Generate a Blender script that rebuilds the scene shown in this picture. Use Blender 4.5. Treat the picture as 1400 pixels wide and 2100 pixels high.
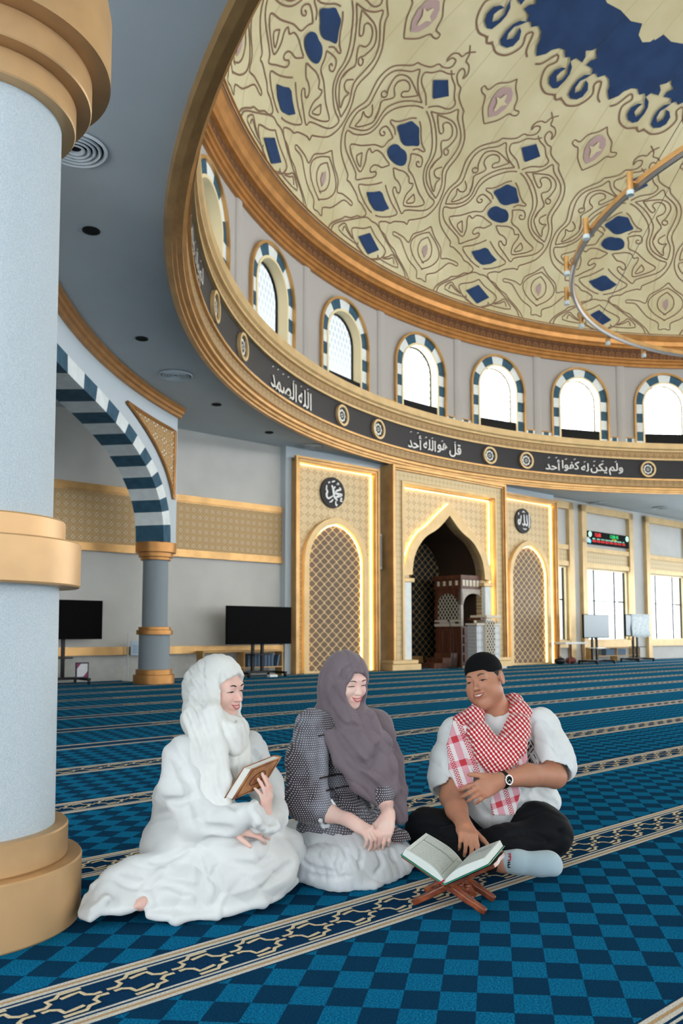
import bpy, bmesh, math, random
import numpy as np
from mathutils import Vector, Matrix
from mathutils.geometry import tessellate_polygon

for _o in list(bpy.data.objects):
    bpy.data.objects.remove(_o)
random.seed(7)
SC = bpy.context.scene
COL = SC.collection
PI = math.pi

# ------------------------------------------------------------------ camera
FPX, PPY, TILT, CAM_H = 1670.0, 1172.2165, math.radians(4.30736), 1.0   # focal length in pixels of the 1400 px wide frame
cam_d = bpy.data.cameras.new('camera')
cam = bpy.data.objects.new('camera', cam_d)
COL.objects.link(cam)
cam.location = (0, 0, CAM_H)
cam.rotation_euler = (PI / 2 + TILT, 0, 0)
cam_d.sensor_fit = 'HORIZONTAL'
cam_d.sensor_width = 36.0
cam_d.lens = FPX / 1400 * 36
cam_d.shift_y = (PPY - 1050) / 1400
cam_d.clip_end = 300
cam_d.dof.use_dof = True
cam_d.dof.focus_distance = 3.5
cam_d.dof.aperture_fstop = 6.5
SC.camera = cam

# ------------------------------------------------------------------ light, world, exposure
SC.view_settings.view_transform = 'Standard'
SC.view_settings.look = 'None'
SC.view_settings.exposure = 0.72
SC.view_settings.gamma = 1.0
SC.view_settings.use_curve_mapping = False
w = bpy.data.worlds.new('sky')
SC.world = w
w.use_nodes = True
bg = w.node_tree.nodes['Background']
bg.inputs[0].default_value = (0.93, 0.975, 1.0, 1)
bg.inputs[1].default_value = 4.6
SC.cycles.max_bounces = 7
SC.cycles.diffuse_bounces = 4
SC.cycles.glossy_bounces = 3
SC.cycles.transparent_max_bounces = 8
SC.cycles.caustics_reflective = False
SC.cycles.caustics_refractive = False
SC.cycles.sample_clamp_indirect = 6.0

# ------------------------------------------------------------------ frames of reference
YAW = math.radians(49.4876)                    # the prayer wall runs at this angle to the view axis
UX, UY = math.sin(YAW), math.cos(YAW)
HALL = math.atan2(UY, UX)                      # rotation of the hall about z; hall x = s along the wall, hall y = d towards the wall
CS, CD = 17.08, 1.41                           # axis of the dome in hall coordinates

def hall(s, d, z=0.0):
    return Vector((s * UX - d * UY, s * UY + d * UX, z))

CW = hall(CS, CD)

def px(x, y, Y):
    """A world point on the sight line of pixel (x, y) at forward distance Y."""
    rx = (x - 700) / FPX
    ry = -(y - PPY) / FPX
    fy = math.cos(TILT) - ry * math.sin(TILT)
    fz = math.sin(TILT) + ry * math.cos(TILT)
    return np.array([rx * Y / fy, Y, CAM_H + fz * Y / fy])

def area(name, loc, rot, sx, sy, power, color=(1, 1, 1)):
    l = bpy.data.lights.new(name, 'AREA')
    l.shape = 'RECTANGLE'
    l.size, l.size_y, l.energy, l.color = sx, sy, power, color
    o = bpy.data.objects.new(name, l)
    o.location, o.rotation_euler = loc, rot
    COL.objects.link(o)
    return o

# lamp added to strengthen the daylight from the unseen right-hand window wall
area('daylight_right_windows', hall(37.5, 3.0, 2.2), (PI / 2, 0, HALL + PI / 2), 22, 3.4, 600, (0.92, 0.975, 1.0))

# ------------------------------------------------------------------ helpers
def tag(o, label=None, cat=None, group=None, kind=None):
    if label: o['label'] = label
    if cat: o['category'] = cat
    if group: o['group'] = group
    if kind: o['kind'] = kind
    return o

def thing(name, label, cat, loc=(0, 0, 0), rz=0.0, group=None, kind=None):
    o = bpy.data.objects.new(name, None)
    o.location = loc
    o.rotation_euler = (0, 0, rz)
    COL.objects.link(o)
    return tag(o, label, cat, group, kind)

def kids(o):
    return [c for c in bpy.data.objects if c.parent is o]

def dup(o, loc, rz=None, label=None, group=None):
    r = o.copy()
    COL.objects.link(r)
    r.location = loc
    if rz is not None: r.rotation_euler = (0, 0, rz)
    if label: r['label'] = label
    if group: r['group'] = group
    for c in kids(o):
        c2 = c.copy(); COL.objects.link(c2); c2.parent = r
        for g in kids(c):
            g2 = g.copy(); COL.objects.link(g2); g2.parent = c2
    return r

class MB:
    """Collects faces; build() links them as one mesh object."""
    def __init__(s):
        s.v, s.f, s.m, s.sm = [], [], [], []
    def face(s, pts, mi=0, smooth=False):
        b = len(s.v)
        s.v += [tuple(p) for p in pts]
        s.f.append(tuple(range(b, b + len(pts)))); s.m.append(mi); s.sm.append(smooth)
    def mesh(s, verts, faces, mi=0, smooth=False):
        b = len(s.v)
        s.v += [tuple(p) for p in verts]
        for f in faces:
            s.f.append(tuple(i + b for i in f)); s.m.append(mi); s.sm.append(smooth)
    def box(s, x, y, z, mi=0, rot=None, at=None):
        P = [Vector((x[i], y[j], z[k])) for k in (0, 1) for j in (0, 1) for i in (0, 1)]
        if rot is not None:
            c = Vector(at) if at is not None else Vector((sum(x) / 2, sum(y) / 2, sum(z) / 2))
            P = [c + rot @ (p - c) for p in P]
        s.mesh(P, [(0, 2, 3, 1), (4, 5, 7, 6), (0, 1, 5, 4), (2, 6, 7, 3), (0, 4, 6, 2), (1, 3, 7, 5)], mi)
    def lathe(s, prof, n=48, a0=0.0, a1=2 * PI, mats=None, smooth=True, at=(0, 0, 0)):
        """Profile of (r, z); angle measured from +y towards +x. Each profile segment keeps its own vertices so edges stay crisp."""
        full = abs(a1 - a0 - 2 * PI) < 1e-6
        k = n if full else n + 1
        for q in range(len(prof) - 1):
            (r0, z0), (r1, z1) = prof[q], prof[q + 1]
            V = []
            for i in range(k):
                a = a0 + (a1 - a0) * i / n
                V.append((at[0] + r0 * math.sin(a), at[1] + r0 * math.cos(a), at[2] + z0))
                V.append((at[0] + r1 * math.sin(a), at[1] + r1 * math.cos(a), at[2] + z1))
            F = []
            for i in range(n):
                j = (i + 1) % k
                F.append((2 * i, 2 * j, 2 * j + 1, 2 * i + 1))
            s.mesh(V, F, mats[q] if mats else 0, smooth)
    def prism(s, poly, y0, y1, mi=0, side=None, caps=True):
        """A polygon in (x, z) run from y0 to y1."""
        n = len(poly)
        if caps:
            tris = tessellate_polygon([[Vector((p[0], p[1], 0)) for p in poly]])
            s.mesh([(p[0], y0, p[1]) for p in poly], tris, mi)
            s.mesh([(p[0], y1, p[1]) for p in poly], tris, mi)
        for i in range(n):
            a, b = poly[i], poly[(i + 1) % n]
            s.face([(a[0], y0, a[1]), (b[0], y0, b[1]), (b[0], y1, b[1]), (a[0], y1, a[1])], mi if side is None else side)
    def strip(s, A, B, y0, y1, mi=0, ends=True):
        """Solid between two open outlines A and B in (x, z), from y0 to y1."""
        for i in range(len(A) - 1):
            a, b, c, d = A[i], A[i + 1], B[i + 1], B[i]
            m = mi[i] if isinstance(mi, (list, tuple)) else mi
            for y in (y0, y1):
                s.face([(a[0], y, a[1]), (b[0], y, b[1]), (c[0], y, c[1]), (d[0], y, d[1])], m)
            s.face([(a[0], y0, a[1]), (b[0], y0, b[1]), (b[0], y1, b[1]), (a[0], y1, a[1])], m)
            s.face([(d[0], y0, d[1]), (c[0], y0, c[1]), (c[0], y1, c[1]), (d[0], y1, d[1])], m)
        if ends:
            for i in (0, -1):
                a, d = A[i], B[i]
                s.face([(a[0], y0, a[1]), (d[0], y0, d[1]), (d[0], y1, d[1]), (a[0], y1, a[1])], mi[i] if isinstance(mi, (list, tuple)) else mi)
    def tube(s, pts, r, n=8, mi=0, closed=False, cap=True):
        P = [Vector(p) for p in pts]
        N = len(P)
        rr = r if isinstance(r, (list, tuple)) else [r] * N
        V = []
        ref = None
        for i in range(N):
            if closed: t = P[(i + 1) % N] - P[i - 1]
            else: t = P[min(i + 1, N - 1)] - P[max(i - 1, 0)]
            t.normalize()
            if ref is None:
                ref = Vector((0, 0, 1)) if abs(t.z) < 0.9 else Vector((1, 0, 0))
            u = (ref - t * ref.dot(t)).normalized(); ref = u
            w_ = t.cross(u)
            for k in range(n):
                a = 2 * PI * k / n
                V.append(P[i] + (u * math.cos(a) + w_ * math.sin(a)) * rr[i])
        F = []
        for i in range(N if closed else N - 1):
            j = (i + 1) % N
            for k in range(n):
                l = (k + 1) % n
                F.append((i * n + k, i * n + l, j * n + l, j * n + k))
        s.mesh(V, F, mi, True)
        if cap and not closed:
            s.face(V[:n], mi); s.face(V[-n:], mi)
    def ball(s, c, r, nu=12, nv=8, mi=0):
        r = r if isinstance(r, (list, tuple)) else (r, r, r)
        V, F = [], []
        for j in range(nv + 1):
            t = PI * j / nv
            for i in range(nu):
                a = 2 * PI * i / nu
                V.append((c[0] + r[0] * math.sin(t) * math.cos(a), c[1] + r[1] * math.sin(t) * math.sin(a), c[2] + r[2] * math.cos(t)))
        for j in range(nv):
            for i in range(nu):
                k = (i + 1) % nu
                F.append((j * nu + i, j * nu + k, (j + 1) * nu + k, (j + 1) * nu + i))
        s.mesh(V, F, mi, True)
    def build(s, name, mats, parent=None, loc=None, rz=None, bevel=0.0):
        me = bpy.data.meshes.new(name)
        me.from_pydata(s.v, [], s.f)
        for m in (mats if isinstance(mats, (list, tuple)) else [mats]): me.materials.append(m)
        me.polygons.foreach_set('material_index', s.m)
        me.polygons.foreach_set('use_smooth', s.sm)
        bm = bmesh.new(); bm.from_mesh(me)
        bmesh.ops.remove_doubles(bm, verts=bm.verts, dist=1e-5)
        bmesh.ops.recalc_face_normals(bm, faces=bm.faces)
        bm.to_mesh(me); bm.free()
        me.set_sharp_from_angle(angle=math.radians(33))
        o = bpy.data.objects.new(name, me)
        COL.objects.link(o)
        if parent is not None: o.parent = parent
        if loc is not None: o.location = loc
        if rz is not None: o.rotation_euler = (0, 0, rz)
        if bevel:
            b = o.modifiers.new('edge', 'BEVEL'); b.width = bevel; b.segments = 2; b.limit_method = 'ANGLE'
        return o

def smooth_line(P, k=4, closed=False):
    """Catmull-Rom through 2-D or 3-D points."""
    P = [np.array(p, float) for p in P]
    n = len(P)
    out = []
    for i in range(n if closed else n - 1):
        p0 = P[i - 1] if closed or i > 0 else P[0]
        p1, p2 = P[i], P[(i + 1) % n]
        p3 = P[(i + 2) % n] if closed or i + 2 < n else P[-1]
        for j in range(k):
            t = j / k
            out.append(0.5 * (2 * p1 + (p2 - p0) * t + (2 * p0 - 5 * p1 + 4 * p2 - p3) * t * t + (3 * p1 - p0 - 3 * p2 + p3) * t ** 3))
    if not closed: out.append(P[-1])
    return out

def ribbon(mb, P, wid, fn, mi=0, taper=False):
    """A flat ribbon of width wid along the 2-D polyline P (in metres), each point mapped to 3-D by fn."""
    n = len(P)
    L, R = [], []
    for i in range(n):
        t = P[min(i + 1, n - 1)] - P[max(i - 1, 0)]
        l = math.hypot(*t) or 1
        nx, ny = -t[1] / l, t[0] / l
        h = wid / 2
        L.append(fn(P[i][0] + nx * h, P[i][1] + ny * h)); R.append(fn(P[i][0] - nx * h, P[i][1] - ny * h))
    V = []
    for a, b in zip(L, R): V += [a, b]
    mb.mesh(V, [(2 * i, 2 * i + 1, 2 * i + 3, 2 * i + 2) for i in range(n - 1)], mi)

# ------------------------------------------------------------------ materials
def lin(c):
    if isinstance(c, str):
        c = [int(c[i:i + 2], 16) / 255 for i in (0, 2, 4)]
    elif max(c) > 1: c = [x / 255 for x in c]
    return tuple(x / 12.92 if x <= 0.04045 else ((x + 0.055) / 1.055) ** 2.4 for x in c) + (1,)

class N_:
    """Arithmetic on shader sockets."""
    def __init__(s, nt, sock): s.nt, s.k = nt, sock
    def _op(s, op, *o):
        n = s.nt.nodes.new('ShaderNodeMath'); n.operation = op
        for i, x in enumerate((s,) + o):
            if isinstance(x, N_): s.nt.links.new(x.k, n.inputs[i])
            else: n.inputs[i].default_value = float(x)
        return N_(s.nt, n.outputs[0])
    def __add__(s, o): return s._op('ADD', o)
    __radd__ = __add__
    def __sub__(s, o): return s._op('SUBTRACT', o)
    def __rsub__(s, o): return (s * -1) + o
    def __mul__(s, o): return s._op('MULTIPLY', o)
    __rmul__ = __mul__
    def __truediv__(s, o): return s._op('DIVIDE', o)
    def fract(s): return s._op('FRACT')
    def floor(s): return s._op('FLOOR')
    def abs(s): return s._op('ABSOLUTE')
    def sin(s): return s._op('SINE')
    def cos(s): return s._op('COSINE')
    def sqrt(s): return s._op('SQRT')
    def pow(s, p): return s._op('POWER', p)
    def lt(s, o): return s._op('LESS_THAN', o)
    def gt(s, o): return s._op('GREATER_THAN', o)
    def mod(s, o): return s._op('FLOORED_MODULO', o)
    def min(s, o): return s._op('MINIMUM', o)
    def max(s, o): return s._op('MAXIMUM', o)
    def atan2(s, o): return s._op('ARCTAN2', o)

class Mat:
    def __init__(s, name, col=(0.5, 0.5, 0.5, 1), rough=0.6, metal=0.0, spec=0.3):
        s.m = bpy.data.materials.new(name)
        s.m.use_nodes = True
        s.nt = s.m.node_tree
        s.b = s.nt.nodes['Principled BSDF']
        s.set('Base Color', lin(col) if not (isinstance(col, tuple) and len(col) == 4) else col)
        s.set('Roughness', rough); s.set('Metallic', metal); s.set('Specular IOR Level', spec)
        s.tc = None
    def set(s, k, v): s.b.inputs[k].default_value = v
    def coords(s, which='Object'):
        if s.tc is None: s.tc = s.nt.nodes.new('ShaderNodeTexCoord')
        return s.tc.outputs[which]
    def xyz(s, which='Object'):
        n = s.nt.nodes.new('ShaderNodeSeparateXYZ')
        s.nt.links.new(s.coords(which), n.inputs[0])
        return [N_(s.nt, o) for o in n.outputs]
    def noise(s, scale, detail=2.0, rough=0.5, vec=None, stretch=None):
        n = s.nt.nodes.new('ShaderNodeTexNoise')
        n.inputs['Scale'].default_value = scale; n.inputs['Detail'].default_value = detail; n.inputs['Roughness'].default_value = rough
        src = vec or s.coords()
        if stretch:
            mp = s.nt.nodes.new('ShaderNodeMapping'); mp.inputs['Scale'].default_value = stretch
            s.nt.links.new(src, mp.inputs[0]); src = mp.outputs[0]
        s.nt.links.new(src, n.inputs['Vector'])
        return N_(s.nt, n.outputs[0])
    def mix(s, fac, a, b):
        n = s.nt.nodes.new('ShaderNodeMix'); n.data_type = 'RGBA'
        for i, x in ((0, fac), (6, a), (7, b)):
            if isinstance(x, N_): s.nt.links.new(x.k, n.inputs[i])
            elif i == 0: n.inputs[0].default_value = x
            else: n.inputs[i].default_value = lin(x) if not (isinstance(x, tuple) and len(x) == 4) else x
        return N_(s.nt, n.outputs[2])
    def color(s, c): s.nt.links.new(c.k, s.b.inputs['Base Color']); return s
    def bump(s, h, strength=0.3, dist=0.01):
        n = s.nt.nodes.new('ShaderNodeBump')
        n.inputs['Strength'].default_value = strength; n.inputs['Distance'].default_value = dist
        s.nt.links.new(h.k, n.inputs['Height']); s.nt.links.new(n.outputs[0], s.b.inputs['Normal'])
        return s
    def vary(s, a, b, scale, lo=0.35, hi=0.65, detail=3, stretch=None):
        n = s.noise(scale, detail, stretch=stretch)
        f = (n - lo) * (1 / (hi - lo))
        s.color(s.mix(f.max(0.0).min(1.0), a, b))
        return s

def plain(name, col, rough=0.6, metal=0.0, spec=0.3, var=0.0, scale=5.0, bump=0.0, bscale=60, bdist=0.004):
    m = Mat(name, col, rough, metal, spec)
    c = lin(col)
    if var:
        a = tuple(x * (1 - var) for x in c[:3]) + (1,); b = tuple(min(1, x * (1 + var)) for x in c[:3]) + (1,)
        m.vary(a, b, scale)
    if bump: m.bump(m.noise(bscale, 3), bump, bdist)
    return m.m

def glow(name, col, power):
    m = Mat(name, col, 0.5)
    m.set('Emission Color', lin(col)); m.set('Emission Strength', power)
    return m.m

M = {}
M['gold'] = plain('gold_paint', (200, 158, 102), 0.40, 0.6, 0.5, 0.12, 3.0)
M['gold_pale'] = plain('pale_gold_paint', (208, 178, 128), 0.45, 0.3, 0.5, 0.08, 3.0)
M['gold_deep'] = plain('bronze_gold_paint', (186, 134, 78), 0.42, 0.6, 0.4, 0.12, 3.0)
M['wall'] = plain('grey_wall_paint', (196, 195, 190), 0.8, 0, 0.2, 0.05, 1.2)
M['wall_low'] = plain('grey_textured_paint', (180, 180, 175), 0.8, 0, 0.2, 0.06, 8, 0.25, 40)
M['pier'] = plain('light_grey_paint', (196, 206, 212), 0.75, 0, 0.2)
M['ceiling'] = plain('ceiling_paint', (192, 200, 204), 0.8, 0, 0.2, 0.03, 0.8)
M['drum'] = plain('drum_wall_paint', (178, 174, 171), 0.8, 0, 0.2)
M['teal'] = plain('dark_teal_paint', (58, 92, 112), 0.7, 0, 0.2, 0.15, 6)
M['white_stone'] = plain('white_block_paint', (228, 234, 234), 0.7, 0, 0.2, 0.05, 6)
M['cream'] = plain('cream_reveal_paint', (238, 222, 180), 0.6)
M['black'] = plain('black_frieze_paint', (46, 44, 46), 0.6, 0, 0.3)
M['black_gloss'] = plain('black_screen', (4, 4, 5), 0.5, 0, 0.05)
M['black_metal'] = plain('black_metal', (18, 19, 21), 0.45, 0.3, 0.4)
M['silver'] = plain('silver_letters', (205, 205, 202), 0.35, 0.3, 0.5)
M['dark_hole'] = plain('dark_recess', (14, 16, 18), 0.8)
M['white'] = plain('white_lacquer', (232, 234, 234), 0.4)
M['led'] = glow('warm_led_strip', (255, 220, 150), 5.5)

# column plaster with a fine pebbled finish
m = Mat('pebbled_column_plaster', (196, 208, 214), 0.75, 0, 0.25)
m.vary((184, 198, 207), (208, 217, 221), 190, 0.3, 0.7, 3)
M['plaster'] = m.bump(m.noise(190, 3, 0.6), 0.6, 0.006).m
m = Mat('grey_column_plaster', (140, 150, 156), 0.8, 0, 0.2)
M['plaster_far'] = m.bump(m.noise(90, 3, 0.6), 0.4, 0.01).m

def fret(name, wx, wz, ground, line, hole, metal=0.2, rough=0.5, axes=(0, 2), cyl=None, ringw=0.06):
    """Pierced star-and-ring fretwork."""
    m = Mat(name, ground, rough, metal, 0.4)
    X, Y, Z = m.xyz()
    C = [X, Y, Z]
    if cyl: u = X.atan2(Y) * cyl / wx; v = Z / wz
    else: u = C[axes[0]] / wx; v = C[axes[1]] / wz
    fu, fv = u.fract() - 0.5, v.fract() - 0.5
    r = (fu * fu + fv * fv).sqrt()
    an = fu.atan2(fv)
    star = r - 0.05 * (an * 8).cos()
    ring = (star - 0.30).abs().lt(ringw)
    gu, gv = (u + 0.5).fract() - 0.5, (v + 0.5).fract() - 0.5
    r2 = (gu * gu + gv * gv).sqrt()
    pet = (r2 - 0.16 - 0.05 * (gu.atan2(gv) * 4).cos()).lt(0.0)
    dots = (r2 - 0.20).abs().lt(0.06) * ((gu.atan2(gv) * 4).cos().gt(0.2))
    core = (r - 0.09).lt(0)
    c = m.mix(ring, ground, line)
    c = m.mix(core, c, line)
    c = m.mix(dots, c, hole)
    m.color(c)
    m.bump((ring + core).min(1.0), 0.4, 0.01)
    return m.m

M['fret_panel'] = fret('fretwork_panel', 0.22, 0.22, (204, 180, 140), (216, 196, 156), (146, 118, 84))
M['fret_left'] = fret('fretwork_wall_band', 0.165, 0.165, (168, 138, 94), (184, 154, 108), (216, 208, 190))
M['fret_ring'] = fret('fretwork_ring_band', 0.22, 0.21, (150, 120, 78), (184, 152, 102), (124, 96, 60), cyl=14.2)
M['fret_cornice'] = fret('fretwork_cornice_band', 0.26, 0.28, (96, 62, 38), (142, 96, 54), (66, 42, 28), cyl=14.5)
M['fret_fine'] = fret('fine_fretwork', 0.16, 0.16, (196, 174, 134), (212, 192, 150), (156, 130, 92))

def ogee_net(name, w_, h_, ground, line, t=0.085, metal=0.3):
    m = Mat(name, ground, 0.5, 0.0, 0.3)
    X, Y, Z = m.xyz()
    u, v = X / w_, Z / h_
    wave = (v * 2 * PI).cos() * 0.22
    a = ((u + wave).fract() - 0.5).abs()
    b = ((u + 0.5 - wave).fract() - 0.5).abs()
    on = a.lt(t).max(b.lt(t))
    m.color(m.mix(on, ground, line))
    m.bump(on, 0.5, 0.02)
    return m.m
M['net_side'] = ogee_net('gold_ogee_lattice', 0.27, 0.235, (112, 92, 76), (214, 182, 130), 0.075)
M['net_niche'] = ogee_net('gold_ogee_lattice_on_dark', 0.27, 0.235, (12, 22, 28), (150, 120, 78), 0.06)
M['net_white'] = ogee_net('white_lattice', 0.11, 0.15, (26, 24, 24), (196, 186, 168), 0.16)

m = Mat('walnut_wood', (96, 58, 40), 0.45, 0, 0.4)
M['walnut'] = m.vary((74, 42, 30), (112, 68, 46), 9, 0.3, 0.7, 4, (1, 1, 0.15)).m
m = Mat('oak_wood', (190, 148, 92), 0.5, 0, 0.3)
M['oak'] = m.vary((172, 132, 80), (204, 164, 104), 6, 0.3, 0.7, 4, (0.2, 1, 1)).m

# window glass: daylight comes straight through, with a faint surface reflection
def glass(name, frost=0.0, patterned=False):
    m = bpy.data.materials.new(name); m.use_nodes = True
    nt = m.node_tree; nt.nodes.clear()
    out = nt.nodes.new('ShaderNodeOutputMaterial')
    tr = nt.nodes.new('ShaderNodeBsdfTransparent'); tr.inputs[0].default_value = (0.97, 0.99, 0.99, 1)
    gl = nt.nodes.new('ShaderNodeBsdfGlossy'); gl.inputs['Roughness'].default_value = 0.05
    mx = nt.nodes.new('ShaderNodeMixShader'); mx.inputs[0].default_value = 0.05
    nt.links.new(tr.outputs[0], mx.inputs[1]); nt.links.new(gl.outputs[0], mx.inputs[2])
    last = mx
    if patterned:
        tl = nt.nodes.new('ShaderNodeBsdfTranslucent'); tl.inputs[0].default_value = (0.85, 0.88, 0.88, 1)
        tc = nt.nodes.new('ShaderNodeTexCoord'); sp = nt.nodes.new('ShaderNodeSeparateXYZ')
        nt.links.new(tc.outputs['Object'], sp.inputs[0])
        X, Z = N_(nt, sp.outputs[0]), N_(nt, sp.outputs[2])
        r = (Z / 0.2).floor()
        fu = ((X / 0.14) + r * 0.5).fract() - 0.5
        fv = (Z / 0.2).fract() - 0.5
        on = ((fu * fu * 5.5) + (fv * fv * 5.5)).lt(1.0)
        m2 = nt.nodes.new('ShaderNodeMixShader')
        nt.links.new((on * 0.35).k, m2.inputs[0])
        nt.links.new(mx.outputs[0], m2.inputs[1]); nt.links.new(tl.outputs[0], m2.inputs[2])
        last = m2
    nt.links.new(last.outputs[0], out.inputs[0])
    return m
M['glass'] = glass('clear_window_glass')
M['glass_pattern'] = glass('patterned_window_glass', patterned=True)

def dimmed_lattice_glass():  # dark tint holds back the bright sky; dimmer daylight put into the glass colour
    m = bpy.data.materials.new('dimmed_lattice_glass'); m.use_nodes = True
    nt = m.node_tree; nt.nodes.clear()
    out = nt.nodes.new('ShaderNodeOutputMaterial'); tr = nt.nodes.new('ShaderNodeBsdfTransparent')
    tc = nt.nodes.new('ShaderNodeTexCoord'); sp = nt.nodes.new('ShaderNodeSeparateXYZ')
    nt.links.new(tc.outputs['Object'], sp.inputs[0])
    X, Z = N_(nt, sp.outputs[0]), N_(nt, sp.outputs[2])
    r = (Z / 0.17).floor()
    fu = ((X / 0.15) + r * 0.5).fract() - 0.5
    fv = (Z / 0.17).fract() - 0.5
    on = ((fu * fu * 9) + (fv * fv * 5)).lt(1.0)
    lo = ((Z - 0.2) / 1.4).max(0.0).min(1.0)  # lattice fades low down, where glare is put into the tint
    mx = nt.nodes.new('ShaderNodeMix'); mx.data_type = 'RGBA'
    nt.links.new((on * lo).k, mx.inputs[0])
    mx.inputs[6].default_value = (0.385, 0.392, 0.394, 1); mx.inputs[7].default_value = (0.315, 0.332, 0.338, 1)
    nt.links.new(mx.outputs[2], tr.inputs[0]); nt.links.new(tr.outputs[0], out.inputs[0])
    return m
M['glass_dimmed'] = dimmed_lattice_glass()
# ================================================================== the hall
D2R = PI / 180
CEIL = 5.62

def struct(o, label=None, cat=None):
    return tag(o, label, cat, kind='structure')

# ------------------------------------------------------------------ carpet floor
m = Mat('blue_prayer_carpet', (20, 80, 120), 1.0, 0, 0.0)
X, Y, Z = m.xyz()
A_, B_ = (0.1002, -0.0085), (-0.0212, -0.1133)      # the two weave steps of the check, in metres
det = A_[0] * B_[1] - A_[1] * B_[0]
gx, gy = X - 0.362, Y - 2.813
ci = (gx * B_[1] - gy * B_[0]) / det
cj = (gy * A_[0] - gx * A_[1]) / det
chk = (ci.floor() + cj.floor()).mod(2.0)
s_ = X * UX + Y * UY
d_ = Y * UX - X * UY
dd = d_ - (s_ - 2.0) * 0.0080
ROW0, ROWP = 2.222, 1.208
e = ((dd - ROW0) / ROWP + 0.5).fract() - 0.5
e = (e * ROWP).abs()                                  # distance from the middle of the nearest border
speck = m.noise(190, 2, 0.6)
speck2 = m.noise(900, 1, 0.5)
sp = ((speck - 0.42) * 5.0).max(0.0).min(1.0)
light = m.mix(sp, (1, 72, 112), (6, 124, 164))
dark = m.mix(sp, (3, 34, 62), (5, 48, 82))
col = m.mix(chk, light, dark)
navy = m.mix(sp, (8, 30, 62), (10, 44, 84))
cream_ = m.mix(sp, (196, 190, 176), (232, 226, 210))
tan_ = m.mix(sp, (176, 138, 96), (204, 168, 120))
band = e.lt(0.150)
col = m.mix(band, col, navy)
wl = e.gt(0.100) * e.lt(0.142)
col = m.mix(wl, col, cream_)
col = m.mix(e.gt(0.115) * e.lt(0.127), col, tan_)
col = m.mix(e.gt(0.080) * e.lt(0.090), col, cream_)
m.color(col)
m.bump(speck * 0.6 + speck2 * 0.4, 0.6, 0.006)
m.set('Sheen Weight', 0.14); m.set('Sheen Roughness', 0.5); m.set('Sheen Tint', lin((90, 165, 200)))
M['carpet'] = m.m
fl = MB()
NG = 12
for i in range(NG):
    for j in range(NG):
        x0, x1 = -6 + 46 * i / NG, -6 + 46 * (i + 1) / NG
        y0, y1 = -15 + 32.6 * j / NG, -15 + 32.6 * (j + 1) / NG
        fl.face([hall(x0, y0), hall(x1, y0), hall(x1, y1), hall(x0, y1)])
floor = struct(fl.build('floor', M['carpet']), 'blue checked prayer carpet with cream bordered rows over the whole floor', 'floor')

# woven star chain inside every border
def carpet_borders():
    mb = MB()
    P = 0.2045
    star = [(-0.086, -0.004), (-0.060, 0.018), (-0.066, 0.044), (-0.036, 0.040), (0.0, 0.058), (0.050, 0.058)]
    star2 = [(-0.030, 0.046), (-0.004, 0.040), (0.030, 0.040), (0.058, 0.044), (0.060, 0.018), (0.088, 0.0)]
    segs = []
    for sg in (1, -1):
        segs.append([np.array((x * sg, y * sg)) for x, y in [(-0.100, 0.012), (-0.070, 0.010), (-0.052, 0.024), (-0.056, 0.046), (-0.028, 0.050), (-0.012, 0.068), (0.052, 0.070)]])
        segs.append([np.array((x * sg, y * sg)) for x, y in [(-0.018, 0.038), (0.018, 0.046), (0.040, 0.048), (0.046, 0.022), (0.066, 0.008), (0.088, 0.010)]])
    for r in range(0, 12):
        s_lo, s_hi = (-3.6, 36) if r < 4 else (1.0 + r * 0.4, 36)
        if r == 0: s_hi = 12
        if r == 1: s_hi = 16
        n0, n1 = int(s_lo / P), int(s_hi / P)
        for k in range(n0, n1):
            s0 = 1.546 + k * P
            if r >= 6 and k % 1: continue
            for sg in segs:
                def fn(a, b):
                    s = s0 + a
                    return hall(s, ROW0 + ROWP * r + (s - 2.0) * 0.008 + b, 0.0022)
                ribbon(mb, sg, 0.0135, fn)
    return mb
m = Mat('cream_woven_yarn', (214, 196, 160), 0.95, 0, 0.1)
M['yarn'] = m.vary((196, 176, 138), (232, 218, 186), 300).m
carpet_borders().build('carpet_border', M['yarn'], floor)

# ------------------------------------------------------------------ ceiling with its round opening
cl = MB()
n = 180
inner, outer = [], []
for i in range(n):
    a = 2 * PI * i / n
    dx, dy = math.sin(a), math.cos(a)
    inner.append((CS + 14.40 * dx, CD + 14.40 * dy))
    t = 1e9
    if dx: t = min(t, ((40 if dx > 0 else -6) - CS) / dx)
    if dy: t = min(t, ((18 if dy > 0 else -15) - CD) / dy)
    outer.append((CS + t * dx, CD + t * dy))
for i in range(n):
    j = (i + 1) % n
    for z in (CEIL, CEIL + 0.3):
        cl.face([(*inner[i], z), (*inner[j], z), (*outer[j], z), (*outer[i], z)])
for (x, y) in ((-6, -15), (40, -15), (40, 18), (-6, 18)):
    # corners of the rectangle that the fan leaves open
    near = sorted(range(n), key=lambda i: (outer[i][0] - x) ** 2 + (outer[i][1] - y) ** 2)[:2]
    cl.face([(*outer[near[0]], CEIL), (x, y, CEIL), (*outer[near[1]], CEIL)])
struct(cl.build('ceiling', M['ceiling'], loc=(0, 0, 0), rz=HALL), 'flat blue grey ceiling around the round dome opening', 'ceiling')

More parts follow.
